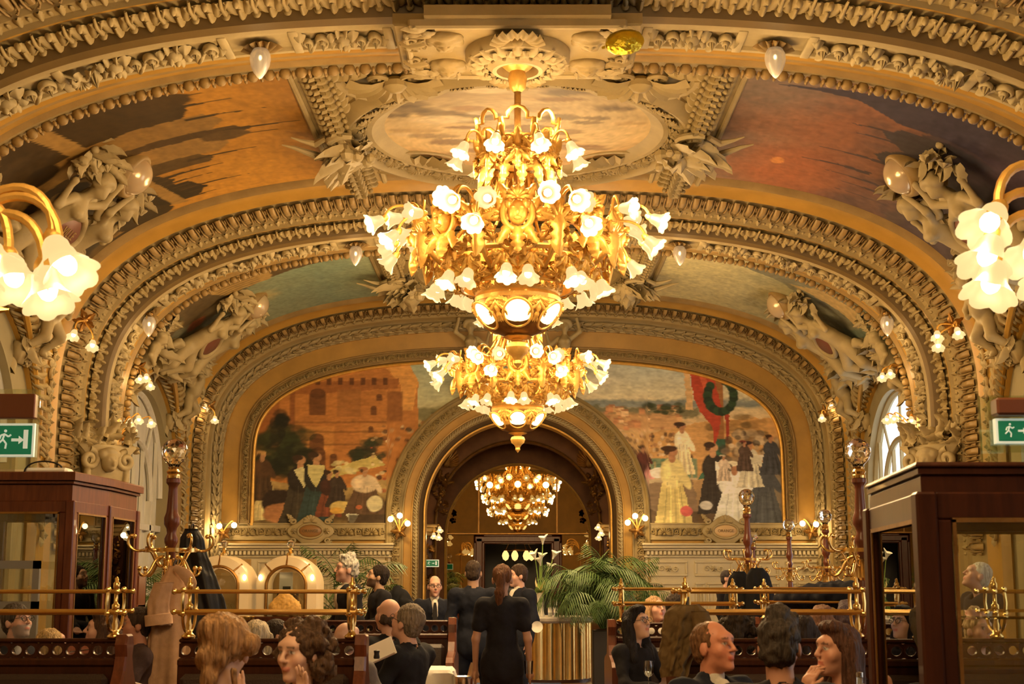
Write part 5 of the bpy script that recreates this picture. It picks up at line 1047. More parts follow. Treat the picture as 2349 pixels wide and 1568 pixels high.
    obj('finial', MB().add(lathe([(.11, -.93), (.13, -.945), (.1, -.96), (.06, -.97), (.05, -.985), (.085, -1.0), (.10, -1.04), (.085, -1.09), (.05, -1.12), (.03, -1.16), (.035, -1.19), (.012, -1.22), (0, -1.24)], 20, (8, .1))), MT['gilt'], root)
    for i in range(6): a = 2 * PI * i / 6 + .3; point(root, A(a, .42, 1.1), 3.2 * LAMP * k, .06)
    for i in range(8): a = -PI / 2 + 2 * PI * i / 8; point(root, A(a, 1.25, -.12), 3.2 * LAMP * k, .1)  # added fill lights without bulbs, put in to brighten the basket
    return root
MT['panelglow'] = mat('opal_glass', (1, .95, .85), .4, emis=(1., .74, .36), es=1.6); MT['panelglow'].cycles.emission_sampling = 'NONE'
ch = chandelier((0, 12.95, at(1183, 545, 12.95).z), 'nearest and largest gilt chandelier with tiers of glowing flower shades and a glass-panelled bowl')
chandelier((0, 21.2, at(1187, 850, 21.2).z), 'second gilt chandelier, hanging lower in view in front of the far arch')
chandelier((0, 3.5, at(1187, 850, 21.2).z), 'third gilt chandelier hanging overhead, out of the picture above the camera', .5)
# pendant lamps under the ribs
PEND = MB().add(lathe([(.03, -.06), (.07, -.07), (.095, -.12), (.10, -.17), (.09, -.23), (.06, -.30), (.025, -.35), (0, -.37)], 24, (16, .03))).mesh('glass_drop', MT['drop'] if 'drop' in MT else mat('frosted_drop', (.42, .36, .27), .3, emis=(1, .66, .34), es=.16, trans=.5))
PCAP = MB().add(lathe([(.06, .0), (.075, -.02), (.05, -.04), (.045, -.08), (.03, -.08)], 16)).mesh('cap', MT['gilt_dark']); PBUL = MB().add(ell((0, 0, -.17), (.03, .03, .04), 10, 7)).mesh('bulb', MT['bulb'])
names = {(2, -2.5): 'left of the large chandelier, under the nearest rib', (2, 2.5): 'right of the large chandelier, under the nearest rib', (3, -2.5): 'upper left one under the second rib', (3, 2.5): 'upper right one under the second rib', (3, -5.9): 'lower left one under the second rib, by the side wall', (3, 5.9): 'lower right one under the second rib, by the side wall'}
for (k, s), w in names.items():
    o, X, Y, Z = ARC.fr(s, -.0, DR[k]); p = empty('pendant_lamp', o, label='frosted glass drop pendant, ' + w, cat='pendant lamp', group='drop pendants under the ribs')
    link('cap', PCAP, p); link('glass_drop', PEND, p); link('bulb', PBUL, p, SC(.8) if k == 2 else None); point(p, (0, 0, -.45), 2.5, .05)
def sconce(label, D, base, lamps, size=1.0, dirs=None, en=5, group='flower sconces on the ribs and arches', globe=False, D2=None):
    """base / lamps in photo pixels at the depth D"""
    o = at(*base, D); root = empty('wall_sconce', o, label=label, cat='sconce', group=group)
    b = MB()
    for a in range(5): b.add(leaf(.2 * size, .06 * size, 3, .4, .05 * size, 8, 5), 0, RX(PI / 2) @ RZ(a * 1.25 + .3))
    b.add(ell((0, -.03, 0), .05 * size, 8, 6)); obj('backplate', b, MT['gilt_dark'], root); c = Vector((0, 0, 0))
    for (x, y) in lamps:
        q = at(x, y, D - .22 * size) - o; c += q / len(lamps); up = Vector((0, 0, .12 * size)); pts = bez([Vector((0, -.02, 0)), Vector((q.x * .2, -.12, q.z * .4 + .05 * size)), q + up * 1.6, q + up * .9, q + (Vector((0, 0, -.03)) if globe else Vector((0, 0, .03)))]); obj('lamp_arm', MB().add(tube(pts, .013 * size, 6)), MT['gilt'], root)
        if globe: obj('globe_bulb', MB().add(ell((0, 0, 0), .06 * size, 12, 8)), MT['bulb'], root, TR(*q))
        else: flower(root, q + Vector((0, 0, .03)), (q.x * .6, -.5, -.8), size)
    point(root, c + Vector((0, -.2, -.1)), en, .06); return root
sconce('gilt sconce with two flower lamps on the near left pier', 19.6, (196, 735), [(172, 762), (213, 786)], .95, en=6.3); sconce('gilt sconce with three flower lamps on the near right pier', 19.6, (2185, 745), [(2150, 765), (2195, 757), (2152, 787)], .95, en=6.3)
sconce('gilt sconce with three flower lamps over the far left window arch', 22.7, (318, 842), [(322, 865), (336, 862), (345, 880)], .8, en=4.6); sconce('gilt sconce with two flower lamps over the far right window arch', 22.7, (2062, 838), [(2042, 852), (2024, 860)], .85, en=4.6)
sconce('branching gilt sconce with five flower lamps on the left pilaster', 22.3, (275, 1000), [(275, 968), (298, 965), (318, 958), (345, 966), (305, 980)], .8, en=7.1); sconce('branching gilt sconce with five flower lamps on the right pilaster', 22.3, (2105, 1000), [(2036, 958), (2052, 956), (2072, 972), (2090, 960), (2098, 980)], .8, en=7.1)
sconce('small gilt sconce with two flower lamps left of the left mural', 28.6, (480, 930), [(471, 930), (493, 958)], .9, en=4.6); sconce('small gilt sconce with two flower lamps right of the right mural', 28.6, (1893, 945), [(1906, 926), (1885, 954)], .9, en=4.6)
for (lab, b, L) in (('gilt sconce of three globe bulbs left of the central arch', (916, 1218), [(896, 1190), (917, 1182), (935, 1200)]), ('gilt sconce of three globe bulbs right of the central arch', (1462, 1216), [(1440, 1198), (1457, 1183), (1480, 1188)]), ('gilt sconce of three globe bulbs under the left end of the left mural', (512, 1222), [(475, 1205), (503, 1206), (537, 1204)]), ('gilt sconce of two globe bulbs under the right end of the right mural', (1862, 1218), [(1841, 1200), (1872, 1202)])): sconce(lab, 29.4, b, L, 1., en=13, group='globe bulb sconces on the far wall', globe=True)
sconce('gilt sconce with three flower lamps on the left jamb inside the arch', 31.3, (984, 1225), [(1008, 1211), (995, 1225), (1006, 1228)], .8, en=4, group='sconces inside the vestibule'); sconce('gilt sconce with three flower lamps on the right jamb inside the arch', 31.3, (1398, 1225), [(1373, 1205), (1380, 1218), (1374, 1228)], .8, en=4, group='sconces inside the vestibule')
# two large branched lamp standards at the picture's edges
def torchere(label, x, y, lamps, D, side):
    root = empty('lamp_standard', (x, y, 0), label=label, cat='floor lamp', group='large lamp standards at the sides'); top = at(0, 620, D).z
    obj('pole', MB().add(lathe([(0, 0), (.22, 0), (.22, .04), (.12, .08), (.05, .14), (.035, .5), (.045, 1.2), (.03, 1.25), (.035, top - .1), (.06, top), (.03, top + .05), (.02, top + .3), (0, top + .34)], 20)), MT['gilt_dark'], root)
    for (px, py, tz) in lamps:
        q = at(px, py, D) - Vector((x, y, 0)); p = bez([Vector((0, 0, top)), Vector((q.x * .1, q.y * .1, q.z + .3)), q + Vector((0, 0, .34)), q + Vector((0, 0, .0))], 16); obj('lamp_arm', MB().add(tube(p, .022, 8)), MT['gilt'], root); flower(root, q, (-side * .35, -.3, tz - .35), 1.25, 3)
    b = MB()
    for a in range(6): b.add(leaf(.25, .07, 4, .5, .06), 0, TR(0, 0, top - .1) @ RZ(a * PI / 3) @ TR(.03, 0, 0) @ RY(.6) @ RZ(-PI / 2))
    obj('leaf_collar', b, MT['gilt'], root); None
torchere('gilt branched lamp standard with large flower shades at the left edge', -2.42, 5.9, [(20, 588, -.5), (122, 548, -.4), (100, 615, -.75), (135, 570, -.2), (-30, 560, -.3), (-80, 600, -.4)], 5.9, -1)
torchere('gilt branched lamp standard with large flower shades at the right edge', 2.62, 6.2, [(2290, 478, -.1), (2278, 545, -.4), (2283, 600, -.7), (2385, 540, -.3), (2420, 600, -.4)], 6.0, 1)
# ---------------------------------------------------------------- booths with brass luggage racks
def cell_mesh(w=.081, h=.10, t=.03, r=.029):
    m = MB(); n = 16; v = []
    for y in (-t / 2, t / 2):
        for i in range(n):
            a = 2 * PI * i / n; c, s = math.cos(a), math.sin(a); k = 1 / max(abs(c) / (w / 2), abs(s) / (h / 2)); v += [(c * k, y, s * k), (r * c, y, r * s)]
    f = []
    for i in range(n):
        j = (i + 1) % n; f += [(2 * i, 2 * j, 2 * j + 1, 2 * i + 1), (2 * n + 2 * i, 2 * n + 2 * i + 1, 2 * n + 2 * j + 1, 2 * n + 2 * j), (2 * i + 1, 2 * j + 1, 2 * n + 2 * j + 1, 2 * n + 2 * i + 1)]
    m.add((v, f)); m.add(tube([(r * 1.12 * math.cos(a), -t / 2, r * 1.12 * math.sin(a)) for a in np.linspace(0, 2 * PI, 17)], .004, 5, False)); return m.mesh('gallery_ring', MT['mahogany'], True, 40)
CELL = cell_mesh()
POST = MB().add(lathe([(0, 0), (.04, 0), (.045, .015), (.025, .03), (.016, .05), (.02, .08), (.014, .1), (.014, .16), (.024, .17), (.024, .20), (.012, .21), (.012, .29), (.02, .30), (.02, .33), (.01, .34), (.012, .36), (0, .37)], 14)).mesh('rack_post', MT['brass'])
def booth(label, x0, x1, y, endl=True, endr=True, rack=True, back=True, group='dark mahogany booths', rx=None):
    root = empty('booth', ((x0 + x1) / 2, y, 0), label=label, cat='booth', group=group); w = (x1 - x0) / 2
    b = MB(); b.add(box(-w, w, -.05, .05, .08, 1.02, .008)); b.add(box(-w, w, -.065, .065, 1.0, 1.05, .012)); b.add(box(-w, w, -.03, .03, 1.14, 1.165, .008)); obj('back_panel', b, MT['mahogany'], root, smooth=False)
    n = max(2, int(2 * w / .081))
    for i in range(n): link('gallery_ring', CELL, root, TR(-w + 2 * w * (i + .5) / n, 0, 1.095) @ SC(2 * w / n / .081, 1, .95))
    for sy in (-1, 1):
        if sy < 0 and not back: continue
        s = MB(); s.add(box(-w + .03, w - .03, min(sy * .06, sy * .5), max(sy * .06, sy * .5), .32, .46, .03)); obj('seat_cushion', s, MT['leather'], root); s = MB(); s.add(box(-w + .03, w - .03, min(sy * .055, sy * .13), max(sy * .055, sy * .13), .5, .96, .03)); obj('back_cushion', s, MT['leather'], root); s = MB(); s.add(box(-w, w, min(sy * .05, sy * .48), max(sy * .05, sy * .48), .0, .31, .01)); obj('plinth', s, MT['mahogany'], root, smooth=False)
        q = MB()
        for k in (0, 1): q.add(box(-w + .06, w - .06, sy * .052 - .012, sy * .052 + .012, .3 + k * .5, .33 + k * .5, .004))
        obj('panel_moulding', q, MT['darkwood'], root, smooth=False)
    P = [(-.52, 0), (.52, 0), (.52, .82), (.44, .86), (.16, .90), (.10, .98), (.07, 1.06), (.09, 1.13), (.06, 1.19), (-.06, 1.19), (-.09, 1.13), (-.07, 1.06), (-.1, .98), (-.16, .90), (-.44, .86), (-.52, .82)]
    for sx, on in ((-1, endl), (1, endr)):
        if on: obj('bench_end', MB().add(prism(P, 0, .07, .012), 0, TR(sx * w + (0 if sx > 0 else -.07), 0, 0) @ frame((0, 0, 0), (0, 1, 0), (0, 0, 1), (1, 0, 0))), MT['mahogany_red'], root, smooth=False)
    if rack:
        a, c = (-w + .05, w - .03) if rx is None else (rx[0] - (x0 + x1) / 2, rx[1] - (x0 + x1) / 2)
        for x in (a, c):
            p = link('rack_post', POST, root, TR(x, 0, 1.165)); q = MB()
            for sy in (-1, 1): q.add(tube(bez([(x, 0, 1.2), (x, sy * .1, 1.2), (x, sy * .17, 1.24), (x, sy * .17, 1.32)], 9), .01, 6)); q.add(tube([(x, sy * .17, 1.31), (x, sy * .19, 1.38), (x, sy * .17, 1.45)], .011, 6)); q.add(ell((x, sy * .17, 1.315), .02, 8, 6)); q.add(ell((x, sy * .17, 1.455), .02, 8, 6))
            q.add(tube([(x, -.17, 1.32), (x, .17, 1.32)], .009, 6)); obj('rack_bracket', q, MT['brass'], root)
        for (yy, z) in ((-.17, 1.445), (.17, 1.445), (-.17, 1.325), (0, 1.315), (.17, 1.325)):
            q = MB(); q.add(tube([(a - .05, yy, z), (c + .05, yy, z)], .0115, 8)); 
            for x in (a - .055, c + .055): q.add(ell((x, yy, z), .018, 8, 6))
            obj('rack_rail', q, MT['brass'], root)
    return root
booth('mahogany booth with brass rack at the left edge, left of the camel coat', -4.3, -2.42, 8.8, endl=False)
booth('mahogany booth with brass rack between the camel coat and the menu', -2.05, -.98, 8.8, endl=False)
booth('mahogany booth with brass rack behind the olive coat and talking man', .95, 2.12, 8.8, rx=(1.02, 2.06))
booth('farther booth with brass rack behind the woman in glasses', .83, 1.86, 12.3)
booth('farther booth piled with dark coats on its rack, by the right pole', 2.2, 3.35, 13.2)
booth('low mahogany booth end in front of the smiling waiter', -1.95, -.62, 13.0, rack=False)
booth('mahogany booth seen through the right glass cabinet', 2.45, 4.2, 8.8, rack=True, rx=(2.9, 4.1), endl=False)
# ---------------------------------------------------------------- coat-stand lamps
def crystal():
    return mat('cut_crystal', (1, .98, .96), .03, trans=1.)
MT['crystal'] = crystal()
HOOK = MB(); HOOK.add(tube(bez([(.2, 0, 0), (.3, 0, -.03), (.37, 0, .06), (.30, 0, .15), (.27, 0, .10)], 14), [.011] * 10 + [.012, .014, .012, .01], 7)); HOOK.add(ell((.272, 0, .105), .018, 8, 6)); HOOKM = HOOK.mesh('hook', MT['brass'])
HK2 = MB(); HK2.add(tube(bez([(.06, 0, .12), (.16, 0, .12), (.12, 0, -.02), (.2, 0, -.06), (.25, 0, -.03), (.24, 0, .03)], 16), .012, 7)); HK2.add(ell((.24, 0, .03), .02, 8, 6)); HK2.add(tube(bez([(.06, 0, .05), (.12, 0, .02), (.12, 0, .16), (.2, 0, .19)], 10), .010, 6)); HK2M = HK2.mesh('coat_hook', MT['brass'])
def lamppost(label, x, y, zg=2.48, hooks=6, rot=.2):
    root = empty('coat_stand_lamp', (x, y, 0), label=label, cat='coat stand', group='mahogany coat stands with crystal globes'); k = zg / 2.48; S = SC(1, 1, k)
    obj('pole', MB().add(lathe([(0, 0), (.16, 0), (.16, .05), (.1, .09), (.055, .14), (.042, .3), (.044, .6), (.048, 1.0), (.048, 1.30), (.042, 1.52), (.036, 1.55), (.036, 1.80), (.05, 1.83), (.052, 1.86), (.034, 1.90), (.04, 1.94), (.058, 1.97), (.06, 2.02), (.046, 2.06), (.042, 2.09), (.034, 2.24), (.036, 2.27), (.055, 2.295), (.055, 2.325), (0, 2.33)], 20), 0, S), MT['mahogany_red'], root)
    obj('brass_socket', MB().add(lathe([(.04, 1.54), (.06, 1.56), (.055, 1.68), (.06, 1.70), (.04, 1.71)], 20, (12, .06)), 0, S), MT['brass'], root); obj('brass_neck', MB().add(lathe([(.03, 2.32), (.05, 2.33), (.052, 2.35), (.045, 2.36), (.055, 2.38), (.04, 2.40), (.045, 2.415), (.03, 2.42)], 18), 0, S), MT['brass'], root)
    obj('brass_ring', MB().add(lathe([(.195, 1.755), (.205, 1.755), (.205, 1.785), (.195, 1.785), (.195, 1.755)], 32), 0, S), MT['brass'], root)
    gl = MB(); pr = [(.03, 2.40), (.045, 2.435), (.07, 2.46), (.09, 2.49), (.10, 2.525), (.10, 2.56), (.088, 2.595), (.064, 2.62), (.03, 2.637)]; v = []
    for q, (r_, z_) in enumerate(pr):
        for t in range(14): a = 2 * PI * (t + .5 * (q % 2)) / 14; v.append((r_ * math.cos(a), r_ * math.sin(a), z_ * k))
    f_ = []
    for q in range(len(pr) - 1):
        for t in range(14):
            a, b, c_, d = q * 14 + t, q * 14 + (t + 1) % 14, (q + 1) * 14 + t, (q + 1) * 14 + (t + 1) % 14
            f_ += [(a, b, d if q % 2 else c_), (a, d, c_) if q % 2 else (b, d, c_)]
    f_.append(tuple(range((len(pr) - 1) * 14, len(pr) * 14))); gl.add((v, f_)); obj('crystal_globe', gl, MT['crystal'], root, smooth=False)
    for i in range(hooks): a = 2 * PI * i / hooks + rot; link('ring_hook', HOOKM, root, RZ(a) @ TR(0, 0, 1.77 * k)); link('coat_hook', HK2M, root, RZ(a + .4) @ TR(0, 0, 1.6 * k))
    return root
lamppost('mahogany coat stand with crystal globe, holding the camel coat at the left', -2.66, 11.0, 2.44)
lamppost('mahogany coat stand with crystal globe beside the right glass cabinet', 2.63, 11.0, 2.44, rot=.5)
lamppost('coat stand with crystal globe rising behind the black coats', 2.88, 18.0, 2.5)
lamppost('coat stand with the second largest far globe, right of the mural', 4.5, 21.0, 2.4, rot=.4)
lamppost('slender far coat stand between the black coats and the mural end', 4.72, 25.0, 2.43)
lamppost('farthest coat stand, its small globe just right of the black coats', 4.42, 27.0, 2.3)
# ---------------------------------------------------------------- glass cabinets
def cabinet(label, pts, z0, z1, zt, mt, name='glass_cabinet', sill=.9, shelves=(), plain=False):
    """pts: plan outline, counter-clockwise; glazed between posts"""
    root = empty(name, (0, 0, 0), label=label, cat='cabinet'); n = len(pts)
    def slab(za, zb, off, nm, m2, bev=.01):
        c = np.mean(pts, 0); P = [tuple(c + (np.array(p) - c) * (1 + off)) for p in pts]; obj(nm, MB().add(prism(P, za, zb, bev)), m2, root, smooth=False)
    slab(0, z0, 0, 'base', mt); slab(z0, z0 + .03, .02, 'base_moulding', mt); slab(z1, z1 + (.06 if plain else .13), .01, 'frieze', mt); z1_ = z1 + (.06 if plain else .13); slab(z1_, z1_ + .025, .02 if plain else .05, 'cornice', mt, .008); slab(z1_ + .025, zt, .03 if plain else .09, 'cornice_top', mt, .01)
    for (i, p) in enumerate(pts): obj('post', MB().add(box(p[0] - .035, p[0] + .035, p[1] - .035, p[1] + .035, z0, z1, .008)), mt, root, smooth=False)
    for i in range(n):
        a, b = Vector((*pts[i], 0)), Vector((*pts[(i + 1) % n], 0)); d = (b - a).normalized(); L = (b - a).length; nn = Vector((d.y, -d.x, 0)); M = frame(a, d, nn * -1, (0, 0, 1), 1.); fr = MB(); e = .035
        for q in (box(e, L - e, -.02, .02, z0 + .03, z0 + .10, .006), box(e, L - e, -.02, .02, z1 - .09, z1, .006), box(e, e + .05, -.02, .02, z0 + .1, z1 - .09, .006), box(L - e - .05, L - e, -.02, .02, z0 + .1, z1 - .09, .006)): fr.add(q)
        obj('door_frame', fr, mt, root, M, smooth=False); g = MB(); g.add(box(e + .05, L - e - .05, -.003, .003, z0 + .1, z1 - .09)); obj('glass_pane', g, MT['pane'], root, M, smooth=False)
        g = MB()
        for q in (box(e + .05, L - e - .05, -.024, -.018, z1 - .1, z1 - .085), box(e + .05, e + .062, -.024, -.018, z0 + .1, z1 - .09), box(L - e - .062, L - e - .05, -.024, -.018, z0 + .1, z1 - .09)): g.add(q)
        obj('gilt_bead', g, MT['gilt_dark'], root, M, smooth=False)
    for z in shelves: c = np.mean(pts, 0); P = [tuple(c + (np.array(p) - c) * .95) for p in pts]; obj('glass_shelf', MB().add(prism(P, z, z + .01)), MT['pane'], root, smooth=False)
    return root
def px(x, D): return at(x, 1335, D).x
cabinet('large mahogany glass cabinet at the left edge behind the first booth', [(-4.6, 11.0), (px(155, 11.0), 11.0), (px(240, 11.75), 11.75), (px(240, 11.75), 12.6), (-4.6, 12.6)], .95, 2.12, 2.34, MT['mahogany_red'])
cabinet('dark mahogany glass cabinet close by at the right edge', [(px(2128, 4.75), 4.75), (3.1, 4.75), (3.1, 6.0), (px(2008, 5.85), 5.85)], .98, 1.795, 1.895, MT['mahogany'], shelves=(1.38,), plain=True)
# ---------------------------------------------------------------- gilded counter, planter, carpet
c = empty('bar_counter', (.47, 22.6, 0), label='round gilded counter with fluted drum behind the waitress', cat='counter')
P = []; nf = 22
dr = MB(); prof = [(.66, .04), (.66, .88)]; v = []
for i in range(nf * 6):
    a = 2 * PI * i / (nf * 6); w = abs(math.sin(nf * a / 2)); r = .62 + .05 * w
    for z in (.05, .9): v.append((r * math.cos(a), r * math.sin(a), z))
dr.add((v, gridf(nf * 6, 2, True))); obj('fluted_drum', dr, MT['goldleaf'], c); obj('counter_top', MB().add(lathe([(0, .98), (.72, .98), (.74, .96), (.74, .92), (.7, .89), (.5, .89)], 48)), mat('marble', (.5, .46, .4), .25, var=.2, vs=8), c); obj('plinth', MB().add(lathe([(.6, 0), (.66, 0), (.66, .05), (.6, .06)], 48)), MT['darkwood'], c)
obj('carpet_runner', MB().add(box(-.85, .65, 11.5, 22, 0.001, .012, .004)), mat('carpet_blue', (.03, .05, .12), .9, var=.3, vs=40), label='dark blue carpet runner on the floor before the gilded counter', cat='carpet', smooth=False)
# ---------------------------------------------------------------- palms
def frond(L, droop, n=22, lw=.012, seed=0):
    """one pinnate palm frond along +x, rising then drooping"""
    r = random.Random(seed); m = MB(); sp = bez([(0, 0, 0), (L * .3, 0, L * .62), (L * .75, 0, L * .72), (L, 0, L * (.80 - droop))], n); m.add(tube(sp, np.linspace(.009, .002, n), 5))
    for i in range(4, n):
        t = i / (n - 1); d = sp[min(n - 1, i + 1)] - sp[i - 1]; d /= np.linalg.norm(d)
        for s in (-1, 1):
            ln = L * .42 * math.sin(PI * min(1, t * .8 + .18)) * r.uniform(.85, 1.1); o = sp[i]; dirv = d * .75 + np.array([0, s * .8, -.12 - .3 * t]); dirv /= np.linalg.norm(dirv); w = np.cross(dirv, [0, 0, 1]); w /= np.linalg.norm(w) + 1e-6
            a, b, e = o, o + dirv * ln * .5 + w * 0, o + dirv * ln + np.array([0, 0, -ln * .35]); m.add(([a, b + w * lw, e, b - w * lw], [(0, 1, 2, 3)]))
    return m.mesh('frond', MT['green_leaf'])
FR = [frond(1.0, .12 + .16 * k, 20, .012, k) for k in range(4)]
def palm(label, x, y, z, H, n, spread=1.0, pot=True, seed=0):
    root = empty('potted_palm', (x, y, 0), label=label, cat='palm', group='potted palms'); r = random.Random(seed)
    if pot: obj('planter', MB().add(box(-.2, .2, -.2, .2, 0, z, .015)), MT['black'], root, smooth=False); obj('soil', MB().add(ell((0, 0, z - .02), (.18, .18, .05), 12, 5)), MT['darkwood'], root)
    for i in range(n):
        k = r.uniform(.55, 1.05) * H; a = r.uniform(0, 2 * PI); ti = r.uniform(-.9, .55); link('frond', FR[i % 4], root, TR(r.uniform(-.06, .06), r.uniform(-.06, .06), z) @ RZ(a) @ RY(ti) @ SC(k * spread, k * spread, k))
    return root
palm('big bushy potted palm right of the gilded counter', px(1388, 21.6), 21.6, .80, 1.38, 110, .66, True, 3)
palm('potted palm behind the grey-haired standing man', px(800, 20.0), 20.0, .9, 1.2, 24, .75, True, 5)
palm('small dark palm beside the left glass cabinet', px(300, 16.9), 16.9, .85, 1.05, 30, .75, True, 8)
palm('thin palm behind the bearded man', px(890, 23.5), 23.5, .8, .8, 12, .9, True, 9)
# ---------------------------------------------------------------- calla lilies
vx = px(1240, 22.35); f = empty('flower_vase', M=TR(vx, 22.35, .98) @ SC(.86), label='tall white vase of calla lilies on the gilded counter', cat='flower vase')
obj('vase', MB().add(lathe([(0, 0), (.07, 0), (.075, .02), (.055, .1), (.06, .3), (.075, .42), (.07, .42), (.05, .3), (.045, .1)], 16)), MT['white'], f)
r = random.Random(4); wl = mat('calla_white', (.85, .84, .74), .5); gl = mat('lily_green', (.22, .34, .08), .5, var=.2)
for (dx, h, tilt) in ((-.09, 1.0, -.2), (.04, 1.28, .05), (-.02, .98, .3), (.22, 1.02, .35), (.0, .9, -.1), (.12, .8, .4)):
    st = bez([(dx * .2, 0, .3), (dx * .4, -.02, .6), (dx, -.04, h)], 10); obj('stem', MB().add(tube(st, .009, 6)), gl, f)
    v = []; n = 14
    for i in range(n):
        a = 2 * PI * i / n
        for j in range(6):
            t = j / 5; rr = .014 + .055 * t ** 1.8; v.append((rr * math.cos(a) * (1 + .25 * t), rr * math.sin(a), .14 * t + .06 * t * t * (math.cos(a) > .4) * math.cos(a)))
    obj('calla_bloom', MB().add((v, gridf(n, 6, True))), wl, f, TR(dx, -.04, h) @ RY(tilt * 1.2) @ RX(.3))
for i in range(12):
    a = r.uniform(0, 6.28); L = r.uniform(.22, .4); obj('leaf', MB().add(leaf(L, L * .28, 1, .4, .03, 9, 5)), gl if i % 3 else mat('leaf_cream', (.75, .62, .3), .5), f, TR(.04 * math.cos(a), .04 * math.sin(a), .40) @ RZ(a) @ RX(PI / 2 - r.uniform(.3, 1.2)))
# ---------------------------------------------------------------- domed display cases
def dome_case(label, cx, D, w=.80):
    x = px(cx, D); root = empty('domed_display_case', (x, D, 0), label=label, cat='display case', group='domed lit display cases'); R = w / 2; zc = 1.46
    obj('base_cabinet', MB().add(box(-R - .04, R + .04, -.3, .3, 0, 1.02, .01)), MT['mahogany'], root, smooth=False); obj('brass_base', MB().add(box(-R - .02, R + .02, -.31, .31, 1.02, 1.08, .01)), MT['brass'], root, smooth=False)
    A = np.linspace(0, PI, 30); v = []
    for (rr, y) in ((R, .3), (R, -.22), (R - .02, -.26), (R - .13, -.30), (R - .14, -.28), (R - .14, .3)): v.append([(-rr, y, 1.08)] + [(-rr * math.cos(a), y, zc + rr * math.sin(a) * .95) for a in A] + [(rr, y, 1.08)])
    obj('lit_arch', MB().add(([p for q in zip(*v) for p in q], gridf(32, 6))), mat('opal_arch', (.62, .47, .25), .3, emis=(1, .68, .3), es=.10), root)
    for a in (PI * .25, PI * .5, PI * .75): obj('arch_joint', MB().add(tube([(-(R - .13) * math.cos(a), -.315, zc + (R - .13) * math.sin(a) * .95), (-(R) * math.cos(a), -.235, zc + R * math.sin(a) * .95)], .012, 6)), MT['gilt_dark'], root)
    v = [(-R + .15, -.31, 1.08)] + [(-(R - .15) * math.cos(a), -.31, zc + (R - .15) * math.sin(a) * .95) for a in A] + [(R - .15, -.31, 1.08)]; obj('brass_arch', MB().add(tube(v, .022, 8)), MT['gilt_dark'], root)
    for s in (-1, 1): obj('lamp', MB().add(ell((s * (R - .07), -.3, zc + .1), (.025, .02, .04), 8, 6)), MT['bulb'], root)
    obj('back_panel', MB().add(box(-R + .1, R - .1, .25, .3, 1.08, 1.8)), MT['stucco_gold'], root); obj('glass', MB().add(box(-R + .14, R - .14, -.29, -.285, 1.08, 1.62)), MT['pane'], root, smooth=False)
    obj('pedestal', MB().add(lathe([(0, 1.84), (.05, 1.84), (.05, 1.87), (.02, 1.89), (.03, 1.92), (.02, 1.94)], 12)), MT['brass'], root); obj('top_globe', MB().add(ell((0, 0, 1.99), .05, 12, 8)), MT['crystal'], root)
    point(root, (0, -.1, 1.5), 1.2, .05); return x
xa = dome_case('right domed display case with lit opal arch, in view above the rack', 665, 18.6); dome_case('left domed display case with lit opal arch, behind the black coat', 512, 18.6)
obj('book', MB().add(box(-.085, .085, -.01, .01, 0, .27, .003)), MT['paper'], M=TR(xa - .02, 18.42, 1.36) @ RZ(.1), label='white printed booklet standing in the right domed case', cat='book', smooth=False)
obj('photo_print', MB().add(box(-.05, .05, -.001, .001, 0, .05)), MT['black'], bpy.data.objects['book'], TR(.01, -.012, .04), smooth=False)
obj('book_stand', MB().add(box(-.13, .13, -.08, .08, 0, .28, .01)), MT['darkwood'], M=TR(xa, 18.45, 1.08), label='dark stand under the booklet in the domed case', cat='stand', smooth=False)
bk = MB(); v, F = soft([elp((0, 0, .12), (.17, .1, .14)), elp((-.1, 0, .1), .1), elp((.11, 0, .1), .1), elp((0, 0, .2), .1)], .018, .04, [(.014, 60)])
soft_obj('bread_loaf', (v, F), mat('bread', (.62, .36, .09), .7, var=.25, vs=30), M=TR(xa + .02, 18.1, 1.08), label='golden rounded loaf before the right domed case', cat='bread')
obj('loaf_table', MB().add(box(-.35, .35, -.15, .15, 0, 1.08, .01)), MT['mahogany'], M=TR(xa + .02, 18.1, 0), label='low dark table carrying the golden loaf', cat='table', smooth=False)
# ---------------------------------------------------------------- exit signs
MT['exit'] = mat('exit_green', (.0, .11, .045), .5, emis=(.02, .5, .2), es=.12); MT['exit_white'] = mat('exit_white', (.9, .95, .9), .5, emis=(.7, 1, .8), es=.22); MT['acryl'] = pane_mat('acrylic', (.86, .93, .86), .12)
def runner(parent, s, M):
    q = MB(); q.add(ell((.02, 0, .3), .05, 10, 6))
    for p in (((.0, 0, .22), (-.06, 0, .02)), ((-.06, 0, .02), (-.2, 0, -.12)), ((-.04, 0, .02), (.06, 0, -.1)), ((.06, 0, -.1), (.04, 0, -.26)), ((0, 0, .2), (.12, 0, .12)), ((.12, 0, .12), (.2, 0, .18)), ((0, 0, .2), (-.12, 0, .16)), ((-.12, 0, .16), (-.16, 0, .04))): q.add(tube(p, .03, 6))
    obj('running_figure', q, MT['exit_white'], parent, M @ SC(s))
